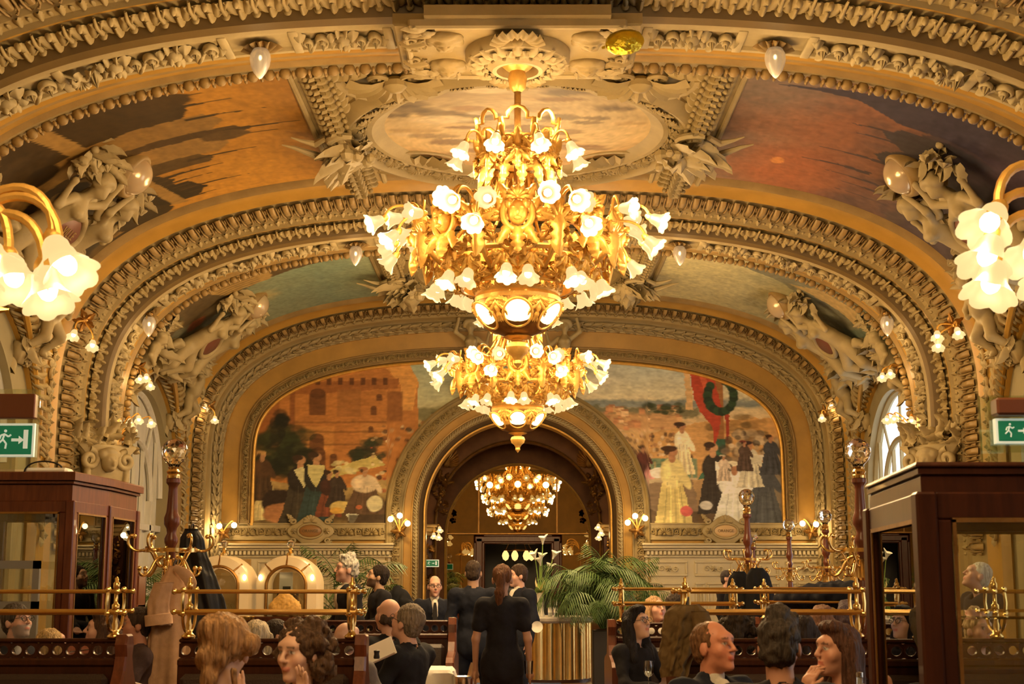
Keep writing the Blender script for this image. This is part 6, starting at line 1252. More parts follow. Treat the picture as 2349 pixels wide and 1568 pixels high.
def exit_block(label, x, y, z, w, h, brown=True):
    root = empty('exit_sign', (x, y, z), label=label, cat='exit sign', group='green exit signs'); obj('sign_face', MB().add(box(-w / 2, w / 2, -.015, .015, 0, h, .004)), MT['exit'], root, smooth=False); fr = MB()
    e = w * .06
    for q in (box(-w / 2 - e, w / 2 + e, -.012, .02, -e, 0), box(-w / 2 - e, w / 2 + e, -.012, .02, h, h + e), box(-w / 2 - e, -w / 2, -.012, .02, 0, h), box(w / 2, w / 2 + e, -.012, .02, 0, h)): fr.add(q)
    obj('sign_border', fr, MT['exit_white'], root, smooth=False); runner(root, h * 1.1, TR(-w * .22, -.02, h * .48))
    if w > h * 1.3:
        q = MB(); q.add(prism([(-.5, -.12), (.1, -.12), (.1, -.35), (.55, 0), (.1, .35), (.1, .12), (-.5, .12)], 0, .01), 0, frame((0, 0, 0), (1, 0, 0), (0, 0, 1), (0, -1, 0))); obj('arrow', q, MT['exit_white'], root, TR(w * .12, -.016, h * .5) @ SC(h * .42)); obj('door_mark', MB().add(box(w * .28, w * .40, -.02, -.016, h * .2, h * .85)), MT['exit_white'], root, smooth=False)
    if brown: obj('lamp_housing', MB().add(box(-w / 2 - e, w / 2 + e, -.04, .04, h * 1.25, h * 2.1, .008)), mat('brown_housing', (.16, .05, .02), .4), root, smooth=False); obj('acrylic_holder', MB().add(box(-w * .62, w * .62, .03, .036, -h * .5, h * 2.3)), MT['acryl'], root, smooth=False)
    return root
xl = px(12, 11.3); exit_block('green running-man exit sign under a brown housing at the left edge', xl, 11.3, at(0, 1042, 11.3).z, .30, .23); xr = px(2352, 5.2); exit_block('green running-man exit sign under a brown housing at the right edge', xr, 5.2, at(2340, 1012, 5.2).z, .14, .075)
obj('document_holder', MB().add(box(-.1, .1, -.003, .003, 0, .30)).add(box(-.105, -.098, -.005, .005, 0, .305)), MT['acryl'], M=TR(px(2330, 5.4), 5.4, 1.896), label='clear acrylic sheet standing on the right glass cabinet', cat='sign holder', smooth=False)
r2 = empty('tmp'); bpy.data.objects.remove(r2)
exit_block('small green exit sign on the left jamb inside the arch', px(990, 30.2), 30.2, at(990, 1298, 30.2).z, .27, .12, False)
w = mat('router_white', (.8, .78, .72), .4); q = empty('router', (px(100, 11.4), 11.4, 2.34), label='white box with a black cable on the left glass cabinet', cat='router'); obj('casing', MB().add(box(-.17, .17, -.1, .1, 0, .06, .02)), w, q); obj('cable', MB().add(tube(bez([(-.17, -.1, .02), (-.15, -.12, .14), (.1, -.12, .12), (.13, -.1, .06)]), .007, 6)), MT['black'], q)
# foil balloon caught under the vault
v, F = soft([elp((0, 0, 0), (.175, .1, .115))], .012, .02, [(.006, 55)])
bl = soft_obj('foil_balloon', (v, F), mat('gold_foil', (.72, .58, .05), .16, .9, bump=.4, bs=40), M=TR(*at(1433, 97, 12.0)) @ RY(-.15), label='crinkled yellow foil balloon caught under the ceiling rosette', cat='balloon')
obj('tail', MB().add(prism([(-.03, 0), (.0, .02), (.0, -.02)], -.01, .01)), bl.data.materials[0], bl, TR(-.18, 0, -.02))
# ---------------------------------------------------------------- lamp cluster in the dark room behind the doorway
q = empty('hanging_lamp', (0, YM + 1.2, 2.25), label='cluster of amber glass lamps hanging in the dark doorway', cat='chandelier'); obj('lamp_ring', MB().add(lathe([(.3, 0), (.33, 0), (.33, .03), (.3, .03), (.3, 0)], 24)), MT['gilt_dark'], q)
for i in range(7):
    a = 2 * PI * i / 7; obj('glass_drop', MB().add(lathe([(.03, .02), (.07, -.04), (.085, -.1), (.06, -.18), (0, -.22)], 12)), mat('amber_glass', (.9, .6, .3), .4, emis=(1, .6, .2), es=1.2) if i == 0 else bpy.data.materials['amber_glass'], q, TR(.33 * math.cos(a), .33 * math.sin(a), -.02)); obj('chain', MB().add(tube([(.33 * math.cos(a), .33 * math.sin(a), .02), (.2 * math.cos(a), .2 * math.sin(a), .26)], .008, 5)), MT['gilt_dark'], q)
# gilded winged reliefs and cornices in the vestibule
for sd in (-1, 1):
    g = empty('gilt_relief', M=frame((sd * 1.62, YV - .03, 3.55), (sd, 0, 0), (0, 0, 1), (0, -1, 0), 1.), label='dark gilt winged relief on the vestibule arch, %s side' % ('left' if sd < 0 else 'right'), cat='relief', group='gilt reliefs in the vestibule'); q = MB(); clutter(q, 16, (-.05, .2, -.6, .3), 21, .2, 6)
    for i in range(7): q.add(leaf(.5 - .03 * i, .07, 3, .2, .05), 0, TR(.0, .5, .02) @ RZ(.5 + i * .17))
    obj('wing_and_garland', q, MT['gilt_dark'], g); g2 = empty('vestibule_pilaster', (sd * 2.0, YV - .2, 0), label='dark wooden pilaster with cornice block inside the arch, %s side' % ('left' if sd < 0 else 'right'), cat='pilaster', group='pilasters in the vestibule')
    obj('shaft', MB().add(box(-.13, .13, -.12, .18, 0, 2.5, .01)), MT['mahogany'], g2, smooth=False); obj('capital', MB().add(box(-.17, .17, -.18, .18, 2.5, 2.58, .01)).add(box(-.22, .22, -.24, .2, 2.58, 2.68, .02)).add(box(-.26, .26, -.3, .2, 2.68, 2.75, .02)), MT['stucco_gold'], g2, smooth=False)
    q = MB(); clutter(q, 20, (-.1, .1, 1.3, 2.4), 23, .16, 4); obj('carving', q, MT['gilt_dark'], g2, frame((0, -.13, 0), (1, 0, 0), (0, 0, 1), (0, -1, 0), 1.))
# ---------------------------------------------------------------- people
MT['skin'] = vmat('skin', .5, .4, 0, 200, .0); FABRIC = {}
def fabric(col, rough=.85, var=.12):
    k = tuple(col)
    if k not in FABRIC: FABRIC[k] = mat('cloth_%d' % len(FABRIC), col, rough, var=var, vs=14, bump=.15, bs=160, sheen=.0, spec=.25)
    return FABRIC[k]
HAIRM = {}
def hairm(col):
    k = tuple(col)
    if k not in HAIRM: HAIRM[k] = mat('hair_%d' % len(HAIRM), tuple(c * .55 for c in col), .55, col2=tuple(min(1, c * 1.7) for c in col), vs=40, stretch=(1.8, 1.8, .2), bump=.9, bs=60, spec=.22)
    return HAIRM[k]
def xf(p, M):
    R = np.array(M)[:3, :3]; t = np.array(M)[:3, 3]
    if p[0] == 'c': return ('c', R @ p[1] + t, R @ p[2] + t, p[3], p[4], p[5])
    return ('e', R @ p[1] + t, p[2], R if p[3] is None else R @ p[3], 0, p[5])
def head_prims(male=True, jaw=1.0):
    k = .012; j = jaw
    return [elp((0, .016, .035), (.076, .096, .098)), elp((0, -.028, -.045), (.058 * j, .066, .072)), elp((0, -.074, -.098), (.024 * j, .02, .018)), elp((0, -.074, .04), (.056, .024, .03)), elp((-.042, -.056, -.018), (.026, .028, .03)), elp((.042, -.056, -.018), (.026, .028, .03)),
            cap((0, -.094, .022), (0, -.114, -.018), .0085, .0125, .008), elp((-.011, -.102, -.022), .009, None, .006), elp((.011, -.102, -.022), .009, None, .006), elp((0, -.091, -.050), (.024, .012, .006), None, .006), elp((0, -.089, -.061), (.02, .012, .007), None, .006), elp((-.079, .012, -.004), (.012, .022, .034), None, .008), elp((.079, .012, -.004), (.012, .022, .034), None, .008),
            elp((-.031, -.079, .014), (.0125, .012, .010), None, .003), elp((.031, -.079, .014), (.0125, .012, .010), None, .003)]
HSUB = [elp((-.031, -.104, .014), (.017, .019, .0095)), elp((.031, -.104, .014), (.017, .019, .0095)), elp((0, -.112, -.0555), (.022, .012, .0025))]
def hair_prims(st):
    f = elp((0, -.105, -.035), (.075, .085, .105)); L = []; S = []; nz = [(.004, 90)]
    if st in ('short', 'cropped'): t = .008 if st == 'short' else 0; L = [elp((0, .024, .05), (.082 + t, .098 + t, .092 + t)), elp((0, .06, -.01), (.072, .06, .07))]; S = [elp((0, -.115, -.02), (.085, .105, .105)), elp((-.085, -.01, -.06), (.04, .05, .06)), elp((.085, -.01, -.06), (.04, .05, .06))]
    elif st == 'tousled': L = [elp((0, .02, .055), (.088, .1, .095)), elp((0, .06, -.01), (.076, .064, .07)), elp((-.04, -.05, .12), .035), elp((.03, -.04, .125), .035), elp((0, .03, .14), .05)]; S = [elp((0, -.12, -.02), (.085, .10, .105))]; nz = [(.009, 60)]
    elif st == 'balding': L = [elp((0, .03, .04), (.083, .098, .093)), elp((0, .062, -.01), (.071, .058, .066))]; S = [elp((0, -.105, .055), (.068, .12, .13)), elp((0, -.115, -.05), (.09, .10, .10)), elp((-.085, -.02, -.06), (.04, .05, .06)), elp((.085, -.02, -.06), (.04, .05, .06))]; nz = [(.005, 80)]
    elif st == 'bald': L = [elp((-.066, .045, -.01), (.024, .05, .04)), elp((.066, .045, -.01), (.024, .05, .04)), elp((0, .09, -.015), (.06, .028, .045))]
    elif st == 'long': L = [elp((0, .025, .05), (.09, .10, .092)), cap((-.075, .03, .03), (-.10, .03, -.26), .045, .05), cap((.075, .03, .03), (.10, .03, -.26), .045, .05), cap((0, .08, 0), (0, .09, -.28), .07, .075), elp((0, -.03, .115), (.07, .06, .04))]; S = [elp((0, -.112, -.03), (.062, .085, .11))]; nz = [(.005, 60, .25)]
    elif st == 'bob': L = [elp((0, .025, .05), (.09, .10, .092)), cap((-.08, .02, .02), (-.085, .02, -.12), .04, .04), cap((.08, .02, .02), (.085, .02, -.12), .04, .04), cap((0, .07, 0), (0, .07, -.13), .07, .07)]; S = [elp((0, -.112, -.03), (.062, .085, .11))]; nz = [(.005, 60, .3)]
    elif st == 'ponytail': L = [elp((0, .024, .045), (.084, .10, .094)), elp((0, .09, .04), (.045, .045, .045)), cap((0, .12, .04), (.012, .13, -.10), .032, .04), cap((.012, .13, -.10), (.02, .11, -.27), .04, .014)]; S = [f]; nz = [(.004, 70, .2)]
    elif st == 'updo': L = [elp((0, .028, .05), (.095, .108, .098)), elp((.02, .08, .08), (.075, .065, .062)), elp((.03, .085, -.02), (.065, .05, .055)), elp((-.10, .05, .03), (.035, .04, .045)), elp((.04, .1, -.09), (.03, .03, .05)), cap((-.05, .09, -.07), (-.06, .07, -.14), .014, .006)]; S = [f]; nz = [(.006, 55, .5)]
    elif st == 'curly':
        r = random.Random(5); L = [elp((0, .03, .04), (.1, .11, .10))]
        for _ in range(70):
            a, b = r.uniform(-.2, PI + .2), r.uniform(-1.0, 1.35); rr = .105 + r.uniform(-.01, .025); L.append(elp((rr * math.cos(a) * math.cos(b) * 1.05, .02 + rr * math.sin(a) * math.cos(b) * .9 + .01, .02 + rr * math.sin(b) * (1 if b > 0 else 1.6)), r.uniform(.02, .034)))
        S = [elp((0, -.135, -.015), (.078, .12, .13))]; nz = [(.009, 75)]
    return L, S, nz
def hand(wr, d, up, curl=.3, side=1, spread=.15):
    """palm at the wrist along d, palm normal up; five unequal bent fingers"""
    d = np.array(d, float); d /= np.linalg.norm(d); u = np.array(up, float); u -= d * (u @ d); u /= np.linalg.norm(u); s = np.cross(d, u) * side; P = [cap(wr, wr + d * .05, .024, .03, .012), elp(wr + d * .055, .034, None, .012), cap(wr + d * .05 + s * .022, wr + d * .085 + s * .026, .014, .012, .008), cap(wr + d * .05 - s * .022, wr + d * .082 - s * .028, .014, .011, .008)]
    for i, (o, L) in enumerate(((-.03, .060), (-.011, .076), (.010, .082), (.030, .072))):
        b = wr + d * .085 - s * o; dd = d - s * o * spread * 30 * .3; dd /= np.linalg.norm(dd); m = b + dd * L * .5 + u * L * .12 * curl; e = m + (dd * (1 - curl * .6) + u * curl * .9) * L * .5; P += [cap(b, m, .0095, .0088, .004), cap(m, e, .0088, .0072, .004)]
    t0 = wr + d * .03 + s * .03; t1 = t0 + d * .03 + s * .03; P += [cap(t0, t1, .013, .011, .006), cap(t1, t1 + d * .03 + s * .008 + u * curl * .01, .011, .0085, .004)]; return P
def person(label, hx, hy, D, stand=False, head=(0, 0), body=0, hair='short', hcol=(.05, .03, .02), skin=(.55, .33, .23), top=(.012, .012, .016), style='jacket', lower=(.012, .012, .014), arms=None, glasses=False, beard=None, vox=.011, male=True, lean=0, tie=None, shirt=None, hands=(True, True), legs=None, palm=((0, 0, 1), (0, 0, 1)), hdir=(None, None), curl=.3, clothvox=.014):
    """hx, hy: photo pixel of the head centre at depth D. body / head yaw in degrees: 0 faces the camera, 90 faces right"""
    q = at(hx, hy, D); zh = 1.62 if stand else 1.21; S = q.z / zh; off = 0 if stand else -.41
    root = empty('person', M=TR(q.x, q.y, 0) @ RZ(math.radians(body)) @ SC(S), label=label, cat='person'); sh = 1.43 + off; hz = 1.62 + off; wd = .185 if male else .16; ly = -lean
    HM = TR(0, -.02 + ly, hz) @ RZ(math.radians(head[0])) @ RX(-math.radians(head[1])) if 1 else None
    # joints
    hipz = .93 + off; chest = (0, .0 + ly * .7, 1.28 + off); A = arms or 'down'
    def arm(i):
        s = -1 if i == 0 else 1; a = A[i] if isinstance(A, (list, tuple)) else A; so = (s * wd, .02 + ly * .85, sh - .02)
        if a == 'down': return so, (s * (wd + .06), .04 + ly * .6, sh - .30), (s * (wd + .07), -.03 + ly * .3, sh - .55)
        if a == 'back': return so, (s * (wd + .07), .10, sh - .29), (s * .05, .16, sh - .42)
        if a == 'table': return so, (s * (wd + .08), -.1 + ly, sh - .27), (s * .10, -.33 + ly, sh - .28)
        return so, a[0], a[1]
    J = [arm(0), arm(1)]
    B = [xf(p, HM) for p in head_prims(male, 1.0 if male else .92)]; nk = HM @ Vector((0, .03, -.07)); B += [cap(nk, (0, .015 + ly * .8, sh + .0), .056 if male else .047, .06 if male else .052), elp((0, ly * .75, 1.33 + off), (wd * .85, .09, .13)), elp((0, ly * .4, 1.12 + off), (.12, .08, .16)), elp((0, 0, hipz + .02), (.14, .1, .12))]
    for i in (0, 1):
        so, el, wr = [np.array(v, float) for v in J[i]]; s = -1 if i == 0 else 1; B += [cap(so, el, .05 if male else .04, .04 if male else .034), cap(el, wr, .038 if male else .033, .026 if male else .022)]
        if hands[i]: d = np.array(hdir[i] if hdir[i] is not None else (wr - el)); B += hand(wr, d, palm[i], curl, s)
    sub = [xf(p, HM) for p in HSUB]; Hi = np.array(HM.inverted()); sk = np.array(skin)
    def colf(V):
        P = V @ Hi[:3, :3].T + Hi[:3, 3]; c = np.tile(sk, (len(V), 1)); x, y, z = np.abs(P[:, 0]), P[:, 1], P[:, 2]; face = (y < -.03) & (z > -.13) & (z < .15) & (x < .09)
        def put(m, col, a=1.): c[m] = c[m] * (1 - a) + np.array(col) * a
        ck = np.exp(-(((x - .042) / .02) ** 2 + ((z + .025) / .022) ** 2)) * face; c[:] = c * (1 - .25 * ck[:, None]) + .25 * ck[:, None] * sk * np.array([1.15, .7, .65])
        put(face & (np.abs(z + .056) < .010) & (x < .024) & (y < -.086), sk * np.array([.85, .42, .42]), .75)
        put(face & (np.abs(z - .036 - .06 * (.03 - np.abs(x - .03))) < .0055) & (x > .012) & (x < .05), np.array(hcol) * .8, .8)
        e = ((x - .031) / .0145) ** 2 + ((z - .014) / .008) ** 2; put(face & (e < 1) & (y < -.07), (.62, .56, .5)); put(face & (((x - .031) ** 2 + (z - .014) ** 2) < .0062 ** 2) & (y < -.07), (.03, .02, .015)); put(face & (e > .8) & (e < 1.6) & (z > .014) & (y < -.06), sk * .35, .6)
        if beard is not None: put((y < .0) & (z < -.028) & (z > -.15) & (x < .09) & ~((np.abs(z + .056) < .009) & (x < .022)) & (((x > .03) | (z < -.03))), beard, .8)
        return c
    soft_obj('body', soft(B, vox, .022, None, sub, .004), MT['skin'], root, colf=colf)
    # hair
    L, Sb, nz = hair_prims(hair)
    if L: soft_obj('hair', soft([xf(p, HM) for p in L], max(.008, vox * .85), .014, nz + [('strand', .0028, 26, HM.translation.x, HM.translation.y + .02)], [xf(p, HM) for p in Sb], .008), hairm(hcol), root)
    # clothes
    T = [elp((0, ly * .75, 1.33 + off), (wd * .98, .125, .15)), elp((0, ly * .8, 1.40 + off), (wd * 1.0, .10, .085)), elp((0, ly * .4, 1.13 + off), (.155 if male else .135, .12, .17)), elp((0, .0, hipz + .03), (.18, .135, .15)), cap((0, .02 + ly * .8, sh - .01), (0, .02 + ly * .85, sh + .045), .075, .062)]
    for i in (0, 1):
        so, el, wr = [np.array(v, float) for v in J[i]]; sl = .92 if male else .76; T.append(elp(so, .078 * sl)); 
        if style == 'tee': T.append(cap(so, so + (el - so) * .6, .064, .062))
        else: T += [cap(so, el, .068 * sl, .058 * sl), cap(el, el + (wr - el) * .93, .056 * sl, .042)]
    if stand and style in ('jacket', 'dress', 'tee'): T.append(elp((0, 0, hipz - .06), (.185, .14, .14)))
    neckcut = [elp((0, -.05 + ly * .85, sh + .06), (.045, .06, .10 if style == 'jacket' else .07)), cap((0, .02 + ly * .8, sh + .02), (0, .0 + ly, sh + .2), .055, .06)]
    soft_obj('jacket' if style == 'jacket' else 'top', soft(T, clothvox, .045, [(.007, 22, .6), (.003, 55)], neckcut, .01), fabric(top), root)
    if shirt is not None:
        sp = [cap((0, .012 + ly * .83, sh + .0), (0, .0 + ly * .85, sh + .058), .064, .058), elp((0, -.08 + ly * .8, sh - .08), (.055, .055, .13))]; s_ = soft_obj('shirt', soft(sp, .010, .02, None, [cap((0, .02 + ly * .8, sh + .03), (0, .0 + ly, sh + .2), .05, .055)], .006), fabric(shirt), root)
        if tie is not None: obj('tie', MB().add(prism([(-.012, .0), (.012, .0), (.022, -.05), (.034, -.22), (0, -.27), (-.034, -.22), (-.022, -.05)][::-1], 0, .018, .004)), fabric(tie), root, frame((0, -.128 + ly * .8, sh + .01), (1, 0, 0), (0, .12, 1), (0, -1, .0)))
    if stand:
        Tr = [elp((0, .0, hipz - .02), (.165, .125, .14))]
        for s in (-1, 1): kx = s * .1 + (legs or 0) * s; Tr += [cap((s * .085, 0, hipz - .05), (kx, -.02, .50), .095, .068), cap((kx, -.02, .50), (kx + s * (legs or 0), .02, .08), .066, .05)]
        soft_obj('trousers', soft(Tr, .018, .03, [(.005, 25)]), fabric(lower), root)
        for s in (-1, 1): soft_obj('shoe', soft([cap((0, .04, .045), (0, -.14, .035), .045, .038)], .014, .02), MT['black'], root, TR(s * (.1 + 2 * (legs or 0)), 0, 0))
    else:
        Tr = [elp((0, .0, hipz - .0), (.18, .14, .12))]
        for s in (-1, 1): Tr += [cap((s * .09, 0, hipz - .02), (s * .1, -.42, .50), .09, .07), cap((s * .1, -.42, .50), (s * .1, -.40, .08), .066, .05), cap((s * .1, -.38, .045), (s * .1, -.54, .04), .045, .04)]
        soft_obj('trousers', soft(Tr, .022, .03), fabric(lower), root)
    if glasses:
        g = MB()
        for s in (-1, 1): g.add(tube([(s * .033 + .024 * math.cos(a), -.108, .012 + .019 * math.sin(a)) for a in np.linspace(0, 2 * PI, 18)], .0022, 5, False)); g.add(tube([(s * .057, -.107, .018), (s * .079, -.06, .02), (s * .084, .02, .015)], .0022, 5))
        g.add(tube([(-.01, -.109, .016), (0, -.112, .019), (.01, -.109, .016)], .0022, 5)); obj('glasses', g, MT['black'], root, HM)
    return root
W_ = (.55, .35, .25); PK = (.62, .36, .27); OL = (.45, .27, .17)
DK = (.011, .010, .013); NV = (.010, .012, .022)
person('waitress with a long brown ponytail and black short-sleeved dress, seen from behind', 1152, 1330, 11.5, True, (0, 0), 176, 'ponytail', (.13, .055, .025), (.52, .30, .21), (.013, .013, .02), 'tee', (.011, .011, .016), 'down', male=False, vox=.010, legs=.0, hdir=(None, None), palm=((1, 0, 0), (-1, 0, 0)))
person('man in a black suit seen from behind, left of the waitress', 1086, 1316, 14.5, True, (-6, -4), 182, 'cropped', (.045, .028, .018), (.5, .3, .2), NV, 'jacket', NV, 'down', legs=.05, vox=.012, hands=(True, True))
person('smiling bald waiter in glasses, vest and tie facing us', 997, 1346, 15.5, True, (4, 0), 6, 'balding', (.05, .03, .02), PK, NV, 'jacket', NV, 'back', True, vox=.0115, shirt=(.62, .57, .5), tie=(.02, .018, .02))
person('dark-haired man turning left behind the waitress', 1190, 1322, 16.2, True, (-10, 0), -55, 'short', (.05, .03, .02), PK, NV, 'jacket', NV, 'down', vox=.012, shirt=(.6, .56, .5))
person('tall grey-haired man in a dark jacket and pale shirt facing left', 799, 1308, 14.0, True, (-4, 6), -68, 'tousled', (.42, .40, .36), PK, DK, 'jacket', DK, [((-.25, -.05, 1.12), (-.12, -.3, 1.05)), 'down'], vox=.0105, shirt=(.55, .48, .38))
person('bearded man in black with a backpack strap, leaning left', 879, 1324, 15.0, True, (-6, 14), -72, 'short', (.022, .014, .01), OL, DK, 'top', DK, [((-.24, -.1, 1.14), (-.12, -.36, 1.08)), ((.24, -.1, 1.14), (.1, -.38, 1.1))], beard=(.03, .018, .012), vox=.0105, lean=.05, palm=((0, 0, 1), (0, 0, 1)))
person('woman with a loose brown updo in the left foreground, seen from behind', 512, 1500, 5.5, False, (10, -8), 172, 'updo', (.28, .15, .06), W_, (.62, .50, .34), 'top', DK, 'table', male=False, vox=.009, clothvox=.012)
person('woman with curly brown hair and raised open hands, left foreground', 692, 1500, 6.3, False, (-14, -2), -20, 'curly', (.075, .04, .02), (.60, .36, .25), (.5, .36, .22), 'top', DK, [((-.25, -.12, .84), (-.13, -.30, 1.0)), ((.25, -.12, .84), (.17, -.30, 1.02))], male=False, vox=.0078, palm=((.5, -1, 0), (-.5, -1, 0)), hdir=((-.1, -.1, 1), (.05, -.1, 1)), curl=.25, clothvox=.012)
person('grey-haired man in glasses and a dark anorak looking down at a menu', 938, 1430, 10.0, False, (-6, 20), -115, 'short', (.20, .16, .12), PK, (.015, .016, .022), 'jacket', DK, 'table', True, vox=.0095, clothvox=.013)
person('bald man in a black jacket behind the man with the menu', 893, 1414, 11.0, False, (0, 10), -140, 'bald', (.06, .04, .03), PK, DK, 'jacket', DK, 'table', vox=.0105)
person('bearded man in glasses at the left edge, smiling to the right', 38, 1428, 10.3, False, (20, 12), 40, 'short', (.07, .055, .045), PK, (.02, .02, .028), 'jacket', DK, 'table', True, beard=(.30, .27, .25), vox=.0105, shirt=(.4, .42, .48))
person('blonde diner whose crown shows above the left gallery', 116, 1482, 9.4, False, (0, 20), 150, 'bob', (.50, .34, .15), PK, (.1, .08, .07), 'top', DK, 'table', male=False, vox=.0115)
person('long-haired brunette diner behind the left rack end', 238, 1448, 10.0, False, (0, 10), -80, 'long', (.07, .035, .02), PK, (.03, .025, .03), 'top', DK, 'table', male=False, vox=.0115)
person('ruddy diner half hidden behind the camel coat', 318, 1436, 10.6, False, (0, 5), -70, 'short', (.05, .03, .02), (.52, .24, .15), (.08, .05, .05), 'top', DK, 'table', vox=.0115)
person('white-haired diner behind the left rack', 588, 1466, 9.4, False, (10, 10), 160, 'bob', (.60, .50, .36), PK, (.3, .26, .2), 'top', DK, 'table', male=False, vox=.0115)
person('dark-haired diner in a white collar bending forward behind the left rack', 640, 1458, 10.4, False, (30, 30), 60, 'short', (.03, .02, .015), PK, (.6, .58, .54), 'top', DK, 'table', True, male=False, vox=.0115)
person('diner with swept-back dark grey hair behind the curly-haired woman', 718, 1455, 9.9, False, (0, 22), 20, 'short', (.06, .05, .045), (.6, .34, .24), (.05, .05, .06), 'jacket', DK, 'table', vox=.0115)
person('bald pink-headed diner under the right end of the left rack', 795, 1468, 9.5, False, (0, 25), 150, 'bald', (.3, .25, .2), (.66, .40, .3), (.2, .18, .17), 'top', DK, 'table', vox=.0115)
person('woman with long black hair and glasses reading at the right tables', 1458, 1432, 11.2, False, (4, 14), 42, 'long', (.012, .009, .009), (.60, .37, .27), DK, 'top', DK, 'table', True, male=False, vox=.0092, clothvox=.012)
person('balding talking man in a dark suit and open white shirt', 1634, 1486, 7.0, False, (14, 8), 32, 'balding', (.16, .08, .035), (.60, .25, .15), (.010, .012, .022), 'jacket', DK, 'table', vox=.0078, shirt=(.66, .60, .52), clothvox=.011)
person('man with greying dark hair and a black jacket seen from behind', 1790, 1488, 6.1, False, (-14, 0), 176, 'tousled', (.045, .034, .026), (.55, .29, .19), DK, 'jacket', DK, 'table', vox=.0085, clothvox=.012)
person('laughing woman with long brown hair, hand at her mouth', 1926, 1495, 6.9, False, (-6, 4), -62, 'long', (.07, .03, .018), (.56, .28, .18), (.3, .22, .17), 'top', DK, [((-.2, -.18, .86), (-.02, -.21, 1.03)), 'table'], male=False, vox=.0078, palm=((0, 1, 0), (0, 0, 1)), hdir=((.2, .5, 1), None), curl=.8, clothvox=.011)
person('curly dark-haired diner behind the right rack', 1690, 1448, 9.9, False, (0, 5), 170, 'curly', (.04, .028, .02), PK, DK, 'top', DK, 'table', vox=.0125)
person('dark straight-haired diner between the right foreground heads', 1842, 1452, 9.8, False, (0, 5), 165, 'bob', (.03, .02, .016), PK, DK, 'top', DK, 'table', male=False, vox=.0125)
person('auburn-haired diner under the right end of the right rack', 1884, 1436, 10.4, False, (0, 8), 150, 'long', (.2, .10, .06), PK, DK, 'top', DK, 'table', male=False, vox=.0125)
person('long dark-haired diner against the right pole', 1945, 1420, 11.6, False, (0, 8), 170, 'long', (.05, .03, .04), PK, DK, 'top', DK, 'table', male=False, vox=.0125)
person('dark-haired diner left of the olive coat, farther booth', 1550, 1395, 13.4, False, (0, 12), 160, 'short', (.03, .02, .015), PK, (.4, .36, .32), 'top', DK, 'table', vox=.0125)
person('fair diner in pink beside the woman in glasses, farther booth', 1502, 1398, 14.4, False, (0, 12), 30, 'bob', (.4, .25, .13), PK, (.5, .3, .28), 'top', DK, 'table', male=False, vox=.0125)
person('masked man in black standing far behind the black coats', 1668, 1328, 21.0, True, (0, 5), 60, 'cropped', (.04, .03, .03), PK, DK, 'jacket', DK, 'down', beard=(.6, .6, .6), vox=.014)
person('white-haired man seen through the right glass cabinet', 2262, 1322, 12.0, True, (-20, 25), -70, 'cropped', (.62, .58, .52), PK, NV, 'jacket', DK, 'table', vox=.011, lean=.08)
person('fair-haired woman in the cabinet glass, right edge', 2243, 1448, 10.0, False, (0, 10), 20, 'tousled', (.5, .36, .2), PK, (.1, .05, .05), 'top', DK, 'table', male=False, vox=.011)
# ---------------------------------------------------------------- coats, tables and small things
def drape(o, D, keys, nf=9, amp=.3, depth=.55, seed=1, rings=44, seg=84, back=0., crum=.004):
    """hanging cloth: closed folded rings through keys (x, y, half width) in photo pixels"""
    r = random.Random(seed); ph = [r.uniform(0, 6.3) for _ in range(4)]; K = []
    for (x, y, h) in keys: a = at(x, y, D) - o; b = at(x + h, y, D) - o; K.append((a.z, a.x, b.x - a.x))
    z = np.array([k[0] for k in K]); t = np.linspace(0, 1, rings); src = np.linspace(0, 1, len(K)); L = (z - z[0]) / (z[-1] - z[0]); f = lambda i: np.interp(t, L, [k[i] for k in K]); ker = np.ones(5) / 5; sm = lambda a: np.convolve(np.pad(a, 2, 'edge'), ker, 'valid')
    Z, X, H = f(0), sm(f(1)), sm(f(2)); v = []
    for q in range(rings):
        for k in range(seg):
            a = 2 * PI * k / seg; w = math.sin(nf * a + ph[0] + 1.3 * math.sin(2.2 * t[q] + ph[1]) + .5 * math.sin(3 * a)); w = math.copysign(abs(w) ** .75, w); g = 1 + amp * (.12 + .88 * t[q]) * (.75 * w + .35 * math.sin(2 * nf * a + ph[2] + 3 * t[q])) + .04 * math.sin(9 * t[q] + 3 * a + ph[3])
            v.append((X[q] + H[q] * math.cos(a) * (.78 + .22 * g), back + H[q] * depth * math.sin(a) * g, Z[q]))
    v = np.array(v); v += crum * np.stack([Nz(v, 1, 28), Nz(v, 2, 24), Nz(v, 3, 20) * .6], -1) + crum * .5 * np.stack([Nz(v, 4, 60), Nz(v, 5, 60), 0 * v[:, 0]], -1)
    f_ = gridf(rings, seg, False, True); f_ = [tuple(reversed(x)) for x in f_]; f_.append(tuple(range(seg))); return v, f_
